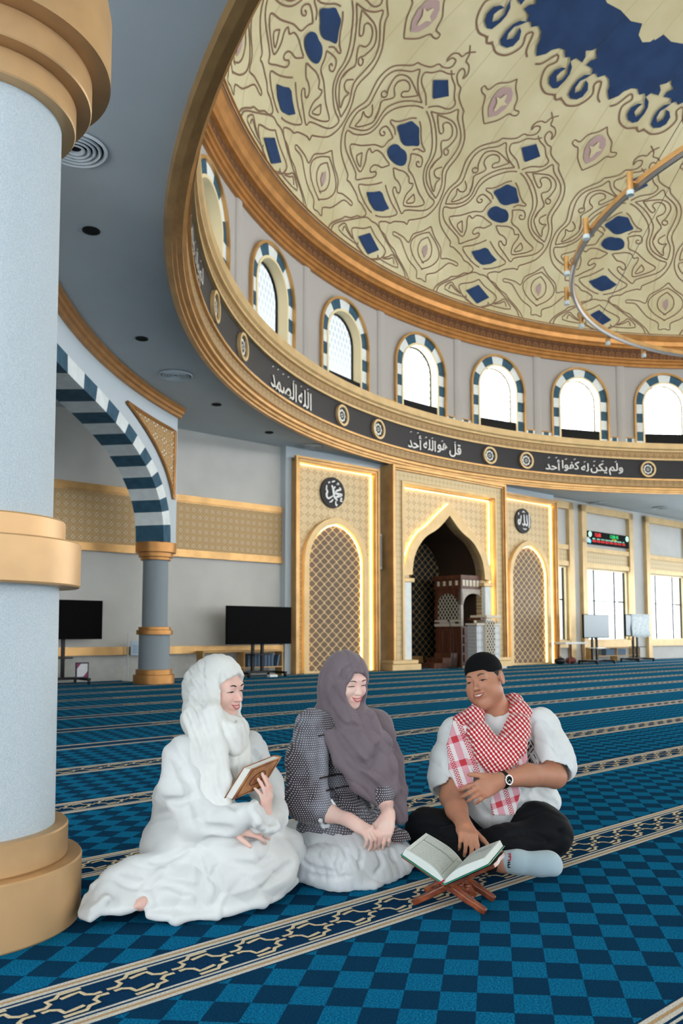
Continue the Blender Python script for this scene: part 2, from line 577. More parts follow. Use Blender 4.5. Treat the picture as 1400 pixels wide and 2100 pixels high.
# ------------------------------------------------------------------ ring mouldings, frieze, drum
NR = 200
t1 = MB()
t1.lathe([(14.46, 5.62), (14.44, 5.55), (14.36, 5.55), (14.36, 5.60), (14.31, 5.60), (14.31, 5.66), (14.24, 5.66), (14.24, 5.72), (14.19, 5.74), (14.19, 5.95), (14.14, 5.95), (14.14, 6.00), (14.18, 6.00)], NR,
         mats=[0, 0, 0, 0, 0, 0, 0, 0, 1, 0, 0, 0])
ringc = CW
struct(t1.build('trim_1', [M['gold'], M['fret_ring']], loc=ringc, rz=HALL), 'lower gold moulding with fretwork around the dome opening', 'moulding')
t2 = MB()
t2.lathe([(14.18, 6.00), (14.18, 6.61)], NR)
struct(t2.build('trim_2', M['black'], loc=ringc, rz=HALL), 'black frieze band carrying silver writing below the arched windows', 'frieze')
t3 = MB()
t3.lathe([(14.18, 6.61), (14.11, 6.61), (14.11, 6.66), (14.15, 6.66), (14.15, 6.87), (14.09, 6.88), (14.09, 6.93), (14.04, 6.97), (14.04, 7.15), (14.95, 7.15)], NR,
         mats=[0, 0, 0, 1, 0, 0, 0, 0, 0])
struct(t3.build('trim_3', [M['gold_pale'], M['fret_ring']], loc=ringc, rz=HALL), 'upper gold moulding and ledge under the arched windows', 'moulding')

WIN_AZ = [-40.2, -27.3, -14.1, -1.2, 11.3, 23.7, 35.7]
step = (360 - (35.7 + 40.2)) / 23
ALL_AZ = WIN_AZ + [35.7 + step * k for k in range(1, 23)]
RD = 14.75
ZB, ZT = 7.15, 10.0
W_IN, W_OUT, SPR = 0.718, 1.055, 8.62

def arch_line(w_, zs, zb, n=20):
    P = [(-w_, zb)]
    for i in range(n + 1):
        a = PI - PI * i / n
        P.append((w_ * math.cos(a), zs + w_ * math.sin(a)))
    P.append((w_, zb))
    return P

dw = MB()
for i, az in enumerate(ALL_AZ):
    a_prev = ALL_AZ[i - 1] if i else ALL_AZ[-1] - 360
    a_next = ALL_AZ[(i + 1) % len(ALL_AZ)] + (360 if i + 1 == len(ALL_AZ) else 0)
    al, ar = (az + a_prev) / 2, (az + a_next) / 2
    op = arch_line(W_IN + 0.06, SPR, ZB, 24)
    n_ = len(op)
    bx0, bx1 = (al - az) * D2R * RD, (ar - az) * D2R * RD
    out_ = []
    for k, (x, z) in enumerate(op):
        if k == 0: out_.append((bx0, ZB))
        elif k == n_ - 1: out_.append((bx1, ZB))
        else:
            a = PI - PI * (k - 1) / (n_ - 3)
            dx, dz = math.cos(a), math.sin(a)
            t = 1e9
            if dx > 1e-6: t = min(t, bx1 / dx)
            if dx < -1e-6: t = min(t, bx0 / dx)
            if dz > 1e-6: t = min(t, (ZT - SPR) / dz)
            out_.append((dx * t, SPR + dz * t))
    def cyl(x, z, r=RD):
        a = az * D2R + x / RD
        return (r * math.sin(a), r * math.cos(a), z)
    for k in range(n_ - 1):
        p, q, r_, s_2 = op[k], op[k + 1], out_[k + 1], out_[k]
        for t in range(4):
            f0, f1 = t / 4, (t + 1) / 4
            g = lambda A, B, f: (A[0] + (B[0] - A[0]) * f, A[1] + (B[1] - A[1]) * f)
            dw.face([cyl(*g(p, s_2, f0)), cyl(*g(q, r_, f0)), cyl(*g(q, r_, f1)), cyl(*g(p, s_2, f1))], 0, True)
    # corner patches
    for xx in (bx0, bx1):
        c = min(range(1, n_ - 1), key=lambda k: (out_[k][0] - xx) ** 2 + (out_[k][1] - ZT) ** 2)
    # slim half-round pilaster between this bay and the next
    for t in range(6):
        u0, u1 = PI * t / 6, PI * (t + 1) / 6
        x0, x1 = bx1 + 0.16 * -math.cos(u0), bx1 + 0.16 * -math.cos(u1)
        r0, r1 = RD - 0.07 * math.sin(u0), RD - 0.07 * math.sin(u1)
        dw.face([cyl(x0, ZB, r0), cyl(x1, ZB, r1), cyl(x1, ZT, r1), cyl(x0, ZT, r0)], 0, True)
    # reveal through the wall thickness
    for k in range(n_ - 1):
        p, q = op[k], op[k + 1]
        dw.face([cyl(*p), cyl(*q), cyl(q[0], q[1], RD + 0.26), cyl(p[0], p[1], RD + 0.26)], 0, True)
struct(dw.build('wall_drum', M['drum'], loc=ringc, rz=HALL), 'pale grey round wall pierced by arched windows under the dome', 'wall')
# outer skin of the drum, closing the bays against the sky
ds = MB()
ds.lathe([(RD + 0.36, ZT - 0.02), (14.3, 10.9)], NR)
struct(ds.build('wall_drum_cap', M['drum'], loc=ringc, rz=HALL), 'top of the round drum wall behind the cornice', 'wall')
# chip course along the foot of the drum wall
cc = MB()
for i, az in enumerate(ALL_AZ[:7]):
    a_next = ALL_AZ[i + 1]
    x0 = az * D2R * RD + W_OUT + 0.02
    x1 = a_next * D2R * RD - W_OUT - 0.02
    cuts = [0, 0.12, 0.30, 0.70, 0.88, 1.0]
    for k in range(5):
        a0, a1 = (x0 + (x1 - x0) * cuts[k]) / RD, (x0 + (x1 - x0) * cuts[k + 1]) / RD
        r = RD - 0.03
        cc.face([(r * math.sin(a0), r * math.cos(a0), 7.15), (r * math.sin(a1), r * math.cos(a1), 7.15), (r * math.sin(a1), r * math.cos(a1), 7.45), (r * math.sin(a0), r * math.cos(a0), 7.45)], (0, 1, 0, 1, 0)[k])
    cc.tube([((RD - 0.03) * math.sin(a), (RD - 0.03) * math.cos(a), 7.47) for a in np.linspace(x0 / RD, x1 / RD, 8)], 0.022, 6, 2)
struct(cc.build('trim_4', [M['white_stone'], M['teal'], M['gold']], loc=ringc, rz=HALL), 'low course of teal and white chips between the arched windows', 'trim')

# cornice
c5 = MB()
c5.lathe([(14.76, 9.88), (14.66, 9.88), (14.66, 9.96), (14.61, 9.98), (14.61, 10.06), (14.56, 10.08), (14.56, 10.13), (14.60, 10.13), (14.60, 10.42), (14.52, 10.44), (14.52, 10.52), (14.46, 10.56), (14.42, 10.68), (14.34, 10.74), (14.34, 10.86), (14.25, 10.88)], NR,
         mats=[0, 0, 0, 0, 0, 0, 0, 1, 0, 0, 0, 0, 0, 0, 0])
struct(c5.build('trim_5', [M['gold_deep'], M['fret_cornice']], loc=ringc, rz=HALL), 'wide bronze gold cornice at the springing of the dome', 'cornice')

# ------------------------------------------------------------------ dome
DR, DB, DZ = 14.3, 7.0, 10.85
m = Mat('painted_dome_plaster', (206, 198, 160), 0.7, 0, 0.2)
X, Y, Z = m.xyz()
seam = ((X.atan2(Y) * 76 / (2 * PI)).fract() - 0.5).abs().gt(0.475)
nn = m.noise(0.7, 3)
base = m.mix(((nn - 0.35) * 3).max(0).min(1), (198, 188, 150), (214, 206, 172))
M['dome'] = m.color(m.mix(seam * 0.25, base, (150, 132, 92))).m
def dome_pt(az, el, off=0.0):
    a, e_ = az * D2R, el * D2R
    nx, nz = math.cos(e_) / DR, math.sin(e_) / DB
    l = math.hypot(nx, nz)
    r = DR * math.cos(e_) - off * nx / l
    return (r * math.sin(a), r * math.cos(a), DB * math.sin(e_) - off * nz / l)
do = MB()
na, ne = 152, 40
V = [dome_pt(360 * i / na, 90 * j / ne) for j in range(ne + 1) for i in range(na)]
do.mesh(V, [(j * na + i, j * na + (i + 1) % na, (j + 1) * na + (i + 1) % na, (j + 1) * na + i) for j in range(ne) for i in range(na)], 0, True)
dome = struct(do.build('ceiling_dome', M['dome'], loc=CW + Vector((0, 0, DZ)), rz=HALL), 'cream painted dome ceiling with brown scrollwork and a blue rosette', 'dome')
M['dome_brown'] = plain('brown_dome_line', (128, 100, 80), 0.7)
M['dome_blue'] = plain('blue_dome_paint', (34, 60, 100), 0.7, 0, 0.2, 0.12, 2)
M['dome_pink'] = plain('mauve_dome_paint', (178, 152, 150), 0.7)
LINES = [[(17,2904),(77,2856),(148,2745),(213,2596),(251,2420),(255,2236),(282,2065),(338,1930),(396,1847),(452,1805),(439,1673),(391,1550),(288,1432),(245,1366),(227,1282),(168,1399),(101,1528),(88,1608),(105,1633),(132,1576),(151,1603),(140,1695),(106,1746),(71,1761),(42,1824),(18,1890)],[(288,3254),(307,3175),(373,3067),(423,2964),(451,2825),(458,2651),(437,2372),(477,2150),(491,1941),(479,1709),(428,1470),(338,1303),(304,1243),(299,1156),(271,1160),(222,1111),(182,1055),(156,986),(117,967),(68,889),(69,817),(97,742),(135,711),(187,588),(239,526),(265,442),(323,300),(370,145),(393,-4)],[(53,2946),(137,3020),(198,3120),(237,3221),(279,3119),(362,3003),(405,2895),(422,2768),(416,2585),(404,2351),(448,2153),(457,1986),(452,1868)],[(53,2946),(132,2859),(206,2729),(266,2553),(279,2399),(279,2233),(307,2082),(358,1976),(452,1868)],[(338,2521),(307,2377),(304,2229),(333,2121),(381,2002),(415,1959),(401,2102),(415,2207),(386,2188),(352,2219),(346,2299),(385,2387)],[(17,2731),(57,2675),(99,2570),(144,2484),(187,2445),(177,2407),(127,2390),(94,2322)],[(97,2263),(144,2310),(190,2324),(215,2270),(221,2191),(194,2160),(173,2197),(180,2233),(196,2224)],[(97,2263),(119,2176),(136,2041),(199,1982),(251,1890),(303,1795),(378,1689),(350,1591),(288,1502),(223,1441),(209,1546),(212,1661),(231,1787),(226,1872),(193,1847),(170,1928),(119,1952),(68,1921),(24,1896)],[(267,1725),(294,1632),(280,1565),(232,1517),(267,1725)],[(17,1559),(64,1453),(125,1341),(191,1242),(156,1131),(101,1038),(52,977),(17,954)],[(0,800),(45,814),(96,736),(148,630),(237,446),(290,333),(340,188),(362,10)],[(0,690),(62,560),(150,440),(160,331),(120,170),(60,60),(0,20)],[(8,5),(89,130),(96,221),(117,155),(285,184),(235,401),(193,315),(142,207),(194,264),(233,339),(249,215)],[(115,2974),(209,2803),(236,2812),(233,2859),(203,2915),(212,2969),(246,2992),(288,2964),(318,2878),(311,2786),(270,2718),(296,2627),(333,2531),(314,2396),(307,2266)],[(115,2974),(188,3018),(262,3041),(326,2989),(359,2885),(347,2720),(325,2627),(352,2574),(373,2607),(361,2660),(342,2658)],[(-21,3525),(25,3464),(92,3417),(138,3316),(189,3242),(163,3132),(72,3064),(12,2960)],[(-40,3895),(11,3816),(28,3736),(71,3725),(107,3665),(112,3599),(102,3557),(89,3626),(49,3648),(36,3587),(52,3520),(100,3467),(142,3453),(173,3358),(234,3292),(287,3254)]]
LINES_OVAL = [[(1,1355),(56,1191),(128,1038),(149,835),(201,880),(291,879),(294,806),(224,802),(165,609),(118,465),(46,341),(42,164),(1,190)],[(-2,1235),(65,1120),(121,949),(125,766),(74,568),(-8,407)],[(0,1129),(49,997),(61,813),(38,668),(-11,554)]]
LINES_LENS = [[(0,4006),(42,3908),(116,3816),(139,3712),(159,3672),(202,3683),(206,3626),(173,3594),(136,3584),(96,3454),(48,3360),(0,3282)]]
LINES_LOBE = [[(380,4277),(327,4335),(270,4513),(226,4451),(269,4341),(255,4230),(205,4118),(120,4064),(43,4100),(0,4060),(-39,4122)]]
POLY_BLUE = [[(-2,2227),(45,2231),(81,2167),(92,2070),(75,2009),(31,1966)],[(13,2655),(45,2646),(79,2554),(119,2445),(72,2376),(24,2306)],[(14,1398),(54,1317),(112,1226),(67,1105),(10,1032)],[(0,560),(100,330),(0,90)],[(-5,3409),(96,3267),(7,3100)]]
POLY_OVAL = [[(-5,968),(19,893),(19,783),(-5,674)]]
POLY_LENS = [[(-1,3878),(50,3831),(78,3748),(78,3615),(50,3482),(0,3395)]]
POLY_STAR = [[(6,3768),(23,3687),(63,3674),(25,3621),(8,3511)]]
LOBE_EDGE = [(408,4353),(371,4447),(354,4519),(306,4589),(247,4612),(199,4544),(162,4585),(128,4542),(105,4612),(24,4607),(35,4679),(75,4738),(23,4782),(1,4836)]
LOBE_SCROLL = [(136,4552),(77,4499),(51,4418),(48,4327),(63,4201),(102,4166),(159,4191),(194,4256),(196,4360),(157,4435),(117,4451),(139,4384),(145,4316),(107,4252),(79,4316),(77,4408),(112,4485)]
NM = 19
SP = 360 / NM
AXIS = 6.65
def dome_line(mb, P, az0, sgn, wid, sp=SP, off=0.016):
    Q = smooth_line([(p[0] / 1000 * sp * sgn, p[1] / 100) for p in P], 3)
    pts = [Vector(dome_pt(az0 + q[0], max(q[1], 0.2), off)) for q in Q]
    L = []
    for i, p in enumerate(pts):
        t = (pts[min(i + 1, len(pts) - 1)] - pts[max(i - 1, 0)])
        nrm = Vector((p.x / DR ** 2, p.y / DR ** 2, p.z / DB ** 2))
        w_ = t.cross(nrm)
        if w_.length > 0: w_.normalize()
        L += [p + w_ * wid / 2, p - w_ * wid / 2]
    mb.mesh(L, [(2 * i, 2 * i + 1, 2 * i + 3, 2 * i + 2) for i in range(len(pts) - 1)])
def dome_poly(mb, P, az0, sgn, sp=SP, off=0.03, mirror=True, curve=0):
    """A filled figure given by its right half (mirrored) or whole."""
    H = [(p[0] / 1000 * sp, p[1] / 100) for p in P]
    if mirror: H = H + [(-x, y) for x, y in reversed(H)]
    if curve: H = [tuple(q) for q in smooth_line(H, curve, True)]
    tris = tessellate_polygon([[Vector((x, y, 0)) for x, y in H]])
    mb.mesh([dome_pt(az0 + x * sgn, y, off) for x, y in H], tris)
lines, blue, pink, crm = MB(), MB(), MB(), MB()
for k in range(NM):
    a0 = AXIS + SP * k
    for sg in (1, -1):
        for P in LINES: dome_line(lines, P, a0, sg, 0.036)
        for P in LINES_OVAL: dome_line(lines, P, a0 + SP / 2, sg, 0.033)
        for P in LINES_LENS: dome_line(lines, P, a0 + SP / 2, sg, 0.036)
    for i, P in enumerate(POLY_BLUE):
        dome_poly(blue, P, a0, 1, curve=3 if i < 2 else 0)
    for P in POLY_OVAL: dome_poly(pink, P, a0 + SP / 2, 1)
    for P in POLY_LENS: dome_poly(pink, P, a0 + SP / 2, 1)
    for P in POLY_STAR: dome_poly(crm, P, a0 + SP / 2, 1, off=0.06)
NL = 22
SL = 360 / NL
for k in range(NL):
    a0 = 5.2 + SL * k
    sc_ = 16.3 / 18.95
    for sg in (1, -1):
        for P in LINES_LOBE: dome_line(lines, P, a0, sg, 0.05, 18.95 * 1.0)
        # blue field: from the scalloped edge up to the cream rose at the crown
        E_ = [(min(p[0] / 1000 * 18.95, SL / 2), p[1] / 100) for p in LOBE_EDGE]
        for i in range(len(E_) - 1):
            (u0, v0), (u1, v1) = E_[i], E_[i + 1]
        half = [(SL / 2, E_[0][1])] + E_[1:]
        top = [(SL / 2 * (1 - j / 6), 55.0) for j in range(7)]
        loop = half + [(x, y) for x, y in reversed(top)]
        tris = tessellate_polygon([[Vector((x, y, 0)) for x, y in loop]])
        blue.mesh([dome_pt(a0 + sg * x, y, 0.05) for x, y in loop], tris)
        sc = [(p[0] / 1000 * 18.95, p[1] / 100) for p in LOBE_SCROLL]
        tris = tessellate_polygon([[Vector((x, y, 0)) for x, y in sc]])
        blue.mesh([dome_pt(a0 + sg * x, y, 0.05) for x, y in sc], tris)
        # scallops of the crown rose
        rose = [(0.0, 51.3), (SL * 0.10, 51.8), (SL * 0.16, 53.0), (SL * 0.3, 52.6), (SL * 0.5, 52.9)]
        loop = rose + [(SL * 0.5, 57.0), (SL * 0.25, 57.0), (0.0, 57.0)]
        tris = tessellate_polygon([[Vector((x, y, 0)) for x, y in loop]])
        crm.mesh([dome_pt(a0 + SL * 0.4 + sg * x, y, 0.08) for x, y in loop], tris)
    for j in range(6):
        e0, e1 = 55 + 5 * j, 55 + 5 * (j + 1)
        for q in range(3):
            u0, u1 = a0 + SL * (q / 3), a0 + SL * ((q + 1) / 3)
            crm.face([dome_pt(u0, e0, 0.08), dome_pt(u1, e0, 0.08), dome_pt(u1, e1, 0.08), dome_pt(u0, e1, 0.08)])
lines.build('scrollwork_lines', M['dome_brown'], dome)
blue.build('blue_ornament', M['dome_blue'], dome)
pink.build('mauve_ornament', M['dome_pink'], dome)
crm.build('cream_ornament', M['dome'], dome)

# ------------------------------------------------------------------ arched windows of the drum
def make_arched_window():
    root = thing('window_1', '', 'window', kind='structure')
    # local frame: x across, y outward, z up; origin at the middle of the sill line
    zs = SPR - ZB
    so = MB()                                              # striped voussoir surround
    ain, aout = [], []
    mats = []
    nv = 7
    for i in range(nv):
        for j in range(4):
            a = PI - PI * (i + j / 4) / nv
            ain.append(((W_IN + 0.02) * math.cos(a), zs + (W_IN + 0.02) * math.sin(a))); aout.append((W_OUT * math.cos(a), zs + W_OUT * math.sin(a)))
            mats.append(0 if i % 2 == 0 else 1)
    ain.append((W_IN + 0.02, zs)); aout.append((W_OUT, zs))
    so.strip(ain, aout, -0.05, 0.0, mats)
    h = 0.31
    for sg in (-1, 1):
        z = zs
        k = 1
        while z > 0.02:
            z2 = max(0, z - h)
            xa, xb = sorted((sg * (W_IN + 0.02), sg * W_OUT))
            so.box((xa, xb), (-0.05, 0.0), (z2, z), k % 2)
            z = z2; k += 1
    so.build('striped_surround', [M['teal'], M['white_stone']], root)
    tr = MB()
    P = arch_line(W_OUT + 0.03, zs, 0.0, 24)
    tr.strip(P, arch_line(W_OUT - 0.035, zs, 0.0, 24), -0.12, 0.02, 0)
    tr.build('gold_outer_trim', M['gold'], root)
    fr = MB()
    fr.strip(arch_line(W_IN + 0.06, zs, 0.0, 24), arch_line(W_IN, zs, 0.0, 24), -0.07, 0.22, 0)
    fr.build('reveal_frame', M['cream'], root)
    f2 = MB()
    f2.strip(arch_line(W_IN + 0.03, zs, 0.0, 24), arch_line(W_IN - 0.03, zs, 0.0, 24), 0.18, 0.23, 0)
    f2.box((-W_IN, W_IN), (0.18, 0.23), (0.0, 0.06))
    f2.build('sash_frame', M['black_metal'], root)
    pn = MB()
    pn.prism(arch_line(W_IN - 0.01, zs, 0.02, 24), 0.20, 0.21, 0)
    pn.build('glass_pane', M['glass_pattern'], root)
    si = MB()
    si.box((-W_IN, W_IN), (-0.04, 0.17), (0.0, 0.48))
    si.build('dark_sill', M['dark_hole'], root)
    return root
ordn = ['first', 'second', 'third', 'fourth', 'fifth', 'sixth', 'seventh']
labs = ['arched drum window half hidden by the dark ring edge, above the grey ceiling at left',
        'narrow arched drum window beside the half hidden one, its patterned panes showing',
        'arched drum window above the frieze between the first two pairs of medallions',
        'arched drum window right above the writing left of the mihrab',
        'arched drum window right above the mihrab arch',
        'arched drum window right of the mihrab, second from the right frame edge',
        'arched drum window cut by the right frame edge, above the lone medallion']
DIMMED = []
for i, az in enumerate(WIN_AZ):
    a = az * D2R
    p = hall(CS + RD * math.sin(a), CD + RD * math.cos(a), ZB)
    if i == 0:
        win0 = make_arched_window(); o = win0
        o.location = p; o.rotation_euler = (0, 0, HALL - a)
    else: o = dup(win0, p, HALL - a); o.name = 'window_%d' % (i + 1)
    o['label'] = labs[i]; o['group'] = 'arched windows of the drum'
    if i < 3: DIMMED.append(o)
for o in DIMMED:                                # left panes, with a dimmer sky put into their tint
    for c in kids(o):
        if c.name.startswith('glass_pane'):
            c.data = c.data.copy(); c.data.materials[0] = M['glass_dimmed']
# lamps added outside most drum windows, boosting their daylight to brighten the dome
for i, az in enumerate(ALL_AZ):
    if i < 4: continue
    a = az * D2R
    area('added_drum_daylight', hall(CS + (RD + 0.42) * math.sin(a), CD + (RD + 0.42) * math.cos(a), ZB + 1.1), (-(PI / 2 + 0.12), 0, HALL - a), 1.25, 1.9, 88, (1.0, 0.985, 0.96))

# ------------------------------------------------------------------ qibla wall and its parts (hall coordinates)
HZ = (0, 0, 0)
wl_ = MB()
wl_.box((-6, 11.86), (16.2, 16.6), (0.56, CEIL + 0.1))
wl_.box((-6, 11.86), (16.2, 16.6), (-0.05, 0.56), 1)
struct(wl_.build('wall_front_left', [M['wall'], M['wall_low']], rz=HALL), 'plain grey prayer wall left of the lit niches', 'wall')
# the block that carries the niches, with an opening for the mihrab
OG_IN = [(1.53, 0.0), (1.53, 2.60), (1.52, 2.79), (1.43, 3.14), (1.23, 3.45), (0.96, 3.70), (0.58, 3.90), (0.31, 4.09), (0.0, 4.372)]
OG_OUT = [(1.85, 0.0), (1.85, 2.55), (1.84, 2.77), (1.75, 3.06), (1.56, 3.42), (1.27, 3.76), (0.88, 4.02), (0.41, 4.40), (0.0, 4.70)]
def full(P): return [(-x, z) for x, z in P] + [(x, z) for x, z in reversed(P[:-1])]
def sm(P): return P[:2] + [tuple(q) for q in smooth_line(P[1:], 4)][1:]
OGI, OGO = full(sm(OG_IN)), full(sm(OG_OUT))
MX = 17.48
bl = MB()
bl.box((11.86, MX - 2.05), (16.0, 16.6), (-0.05, CEIL + 0.1))
bl.box((MX + 2.05, 23.06), (16.0, 16.6), (-0.05, CEIL + 0.1))
bl.box((MX - 2.05, MX + 2.05), (16.0, 16.6), (5.1, CEIL + 0.1))
struct(bl.build('wall_front', M['pier'], rz=HALL), 'light grey wall block around the three lit niches', 'wall')

# right-hand prayer wall with window bays
wr = MB()
def wall_with_windows(mb, s0, s1, wins, y0, y1, zb, zt):
    x = s0
    for a, b in wins:
        mb.box((x, a), (y0, y1), (-0.05, CEIL + 0.1)); mb.box((a, b), (y0, y1), (-0.05, zb)); mb.box((a, b), (y0, y1), (zt, CEIL + 0.1)); x = b
    mb.box((x, s1), (y0, y1), (-0.05, CEIL + 0.1))
RW = [(23.28, 24.00), (25.10, 27.90), (29.42, 32.22), (33.74, 36.54)]
wall_with_windows(wr, 23.06, 38.0, RW, 16.2, 16.6, 0.74, 3.28)
struct(wr.build('wall_front_right', M['wall'], rz=HALL), 'grey prayer wall with tall framed windows at right', 'wall')
def side_window(i, a, b, label):
    root = thing('window_%d' % i, label, 'window', hall(a, 16.2, 0), HALL, 'tall framed windows on the prayer wall', 'structure')
    W_ = b - a
    lft = W_ > 1
    m1 = MB()
    fo = 0.30
    if lft: m1.box((-fo, -0.02), (-0.14, 0.0), (0.0, 5.50))
    m1.box((W_ + 0.02, W_ + fo), (-0.14, 0.0), (0.0, 5.50))
    m1.box((-fo if lft else -0.2, W_ + fo), (-0.14, 0.0), (5.26, 5.50))
    m1.box((-0.02 if lft else -0.2, W_ + 0.02), (-0.11, 0.0), (3.86, 4.02))
    m1.box((-0.02 if lft else -0.2, W_ + 0.02), (-0.11, 0.0), (3.30, 3.46))
    m1.box((-0.02 if lft else -0.2, W_ + 0.02), (-0.12, 0.0), (0.50, 0.74))
    m1.build('gold_frame', M['gold_pale'], root)
    m2 = MB(); m2.box((0.0 if lft else -0.2, W_), (-0.06, 0.0), (3.46, 3.86)); m2.build('fretwork_band', M['fret_fine'], root)
    m4 = MB()
    m4.box((0, 0.03), (0.0, 0.16), (0.74, 3.3)); m4.box((W_ - 0.06, W_), (0.0, 0.16), (0.74, 3.3)); m4.box((0, W_), (0.0, 0.16), (0.72, 0.78)); m4.box((0, W_), (0.0, 0.16), (3.24, 3.3))
    m4.build('jamb_lining', M['cream'], root)
    m3 = MB()
    xs = [0.03, 0.70, 2.04, W_ - 0.11] if W_ > 1 else [W_ - 0.11]
    for x in xs: m3.box((x, x + 0.055), (0.08, 0.13), (0.78, 3.24))
    m3.box((0.03, W_ - 0.06), (0.08, 0.13), (2.12, 2.165))
    m3.build('mullions', M['black_metal'], root)
    m5 = MB(); m5.box((0.03, W_ - 0.06), (0.10, 0.108), (0.78, 3.24)); m5.build('glass_pane', M['glass'], root)
    return root
side_window(8, *RW[0], 'slim gold framed window next to the right lit niche')
side_window(9, *RW[1], 'gold framed window with the prayer clock above it')
side_window(10, *RW[2], 'gold framed window at the right frame edge, right of both televisions')
side_window(11, *RW[3], 'gold framed window beyond the right frame edge')
# far side wall and entrance side, which bring in daylight
ws = MB()
for a, b in ((-15, -11), (-8.6, -7.4), (-5.0, -3.8), (-1.4, -0.2), (2.2, 3.4), (5.8, 7.0), (9.4, 10.6), (13.0, 16.6)):
    ws.box((38.0, 38.4), (a, b), (-0.05, CEIL + 0.1))
ws.box((38.0, 38.4), (-15, 16.6), (-0.05, 0.6)); ws.box((38.0, 38.4), (-15, 16.6), (4.0, CEIL + 0.1))
struct(ws.build('wall_right', M['wall'], rz=HALL), 'side wall with tall window openings at the far right', 'wall')
wl2 = MB()
for a, b in ((7.0, 16.2), (3.6, 5.0), (0.2, 1.6), (-3.2, -1.8), (-6.6, -5.2), (-15, -8.6)):
    wl2.box((-4.4, -4.0), (a, b), (-0.05, CEIL + 0.1))
wl2.box((-4.4, -4.0), (-15, 16.2), (-0.05, 0.5)); wl2.box((-4.4, -4.0), (-15, 16.2), (4.4, CEIL + 0.1))
struct(wl2.build('wall_left', M['wall'], rz=HALL), 'side wall with wide openings beside the camera', 'wall')
wb = MB()
for k in range(-4, 40, 6): wb.box((k, k + 2.2), (-15.2, -14.8), (-0.05, CEIL + 0.1))
wb.box((-4, 38), (-15.2, -14.8), (4.6, CEIL + 0.1))
struct(wb.build('wall_back', M['wall'], rz=HALL), 'entrance wall with wide openings behind the camera', 'wall')
# ================================================================== columns and arcade
def column(cx, cy, prof_parts, label, name='column', n=48):
    root = thing(name, label, 'column', (cx, cy, 0), 0.0)
    for nm, prof, mat_ in prof_parts:
        mb = MB(); mb.lathe(prof, n); mb.build(nm, mat_, root)
    return root

def ring_prof(tiers):
    """tiers of (radius, z0, z1), closed to the axis side by flat ledges."""
    P = [(0.05, tiers[0][1])]
    for r, a, b in tiers: P += [(r - 0.004, a), (r, a + 0.006), (r, b - 0.006), (r - 0.004, b)]
    P.append((0.05, tiers[-1][2]))
    return P

M['gold_near'] = plain('brushed_gold_paint', (206, 166, 118), 0.42, 0.4, 0.5, 0.10, 4.0, 0.12, 25, 0.004)
near = (-1.325, 2.905)
column(near[0], near[1], [
    ('base', ring_prof([(0.402, 0.0, 0.215), (0.352, 0.215, 0.325)]), M['gold_near']),
    ('lower_shaft', [(0.306, 0.30), (0.300, 1.20)], M['plaster']),
    ('ring_band', ring_prof([(0.374, 1.165, 1.325), (0.318, 1.325, 1.405)]), M['gold_near']),
    ('upper_shaft', [(0.272, 1.39), (0.266, 2.95)], M['plaster']),
    ('capital', ring_prof([(0.318, 2.905, 3.0), (0.374, 3.0, 3.11)]) + [(0.4427, 3.11), (0.4427, 3.36), (0.432, 3.42), (0.393, 3.49), (0.37, 3.55), (0.36, 3.70)], M['gold_near']),
    ('upper_block', [(0.355, 3.6), (0.355, 5.62)], M['pier']),
], 'massive pale plaster column with gold base, ring and capital in the left foreground', n=96)

FA = -34.7 * D2R
far_c = hall(CS + 16.35 * math.sin(FA), CD + 16.35 * math.cos(FA))
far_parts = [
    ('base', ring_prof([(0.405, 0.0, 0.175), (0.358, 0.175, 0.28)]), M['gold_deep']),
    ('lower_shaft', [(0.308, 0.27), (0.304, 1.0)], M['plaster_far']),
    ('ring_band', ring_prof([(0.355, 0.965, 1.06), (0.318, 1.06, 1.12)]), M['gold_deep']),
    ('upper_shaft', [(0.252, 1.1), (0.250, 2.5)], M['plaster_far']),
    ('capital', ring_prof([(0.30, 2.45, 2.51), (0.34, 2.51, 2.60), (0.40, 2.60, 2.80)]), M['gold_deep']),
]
column(far_c.x, far_c.y, far_parts, 'grey column with gold rings carrying the striped arch, behind the woman in white')
HA = -66.5 * D2R
hid_c = hall(CS + 16.35 * math.sin(HA), CD + 16.35 * math.cos(HA))
column(hid_c.x, hid_c.y, far_parts, 'grey column carrying the far foot of the striped arch, beyond the left frame edge')

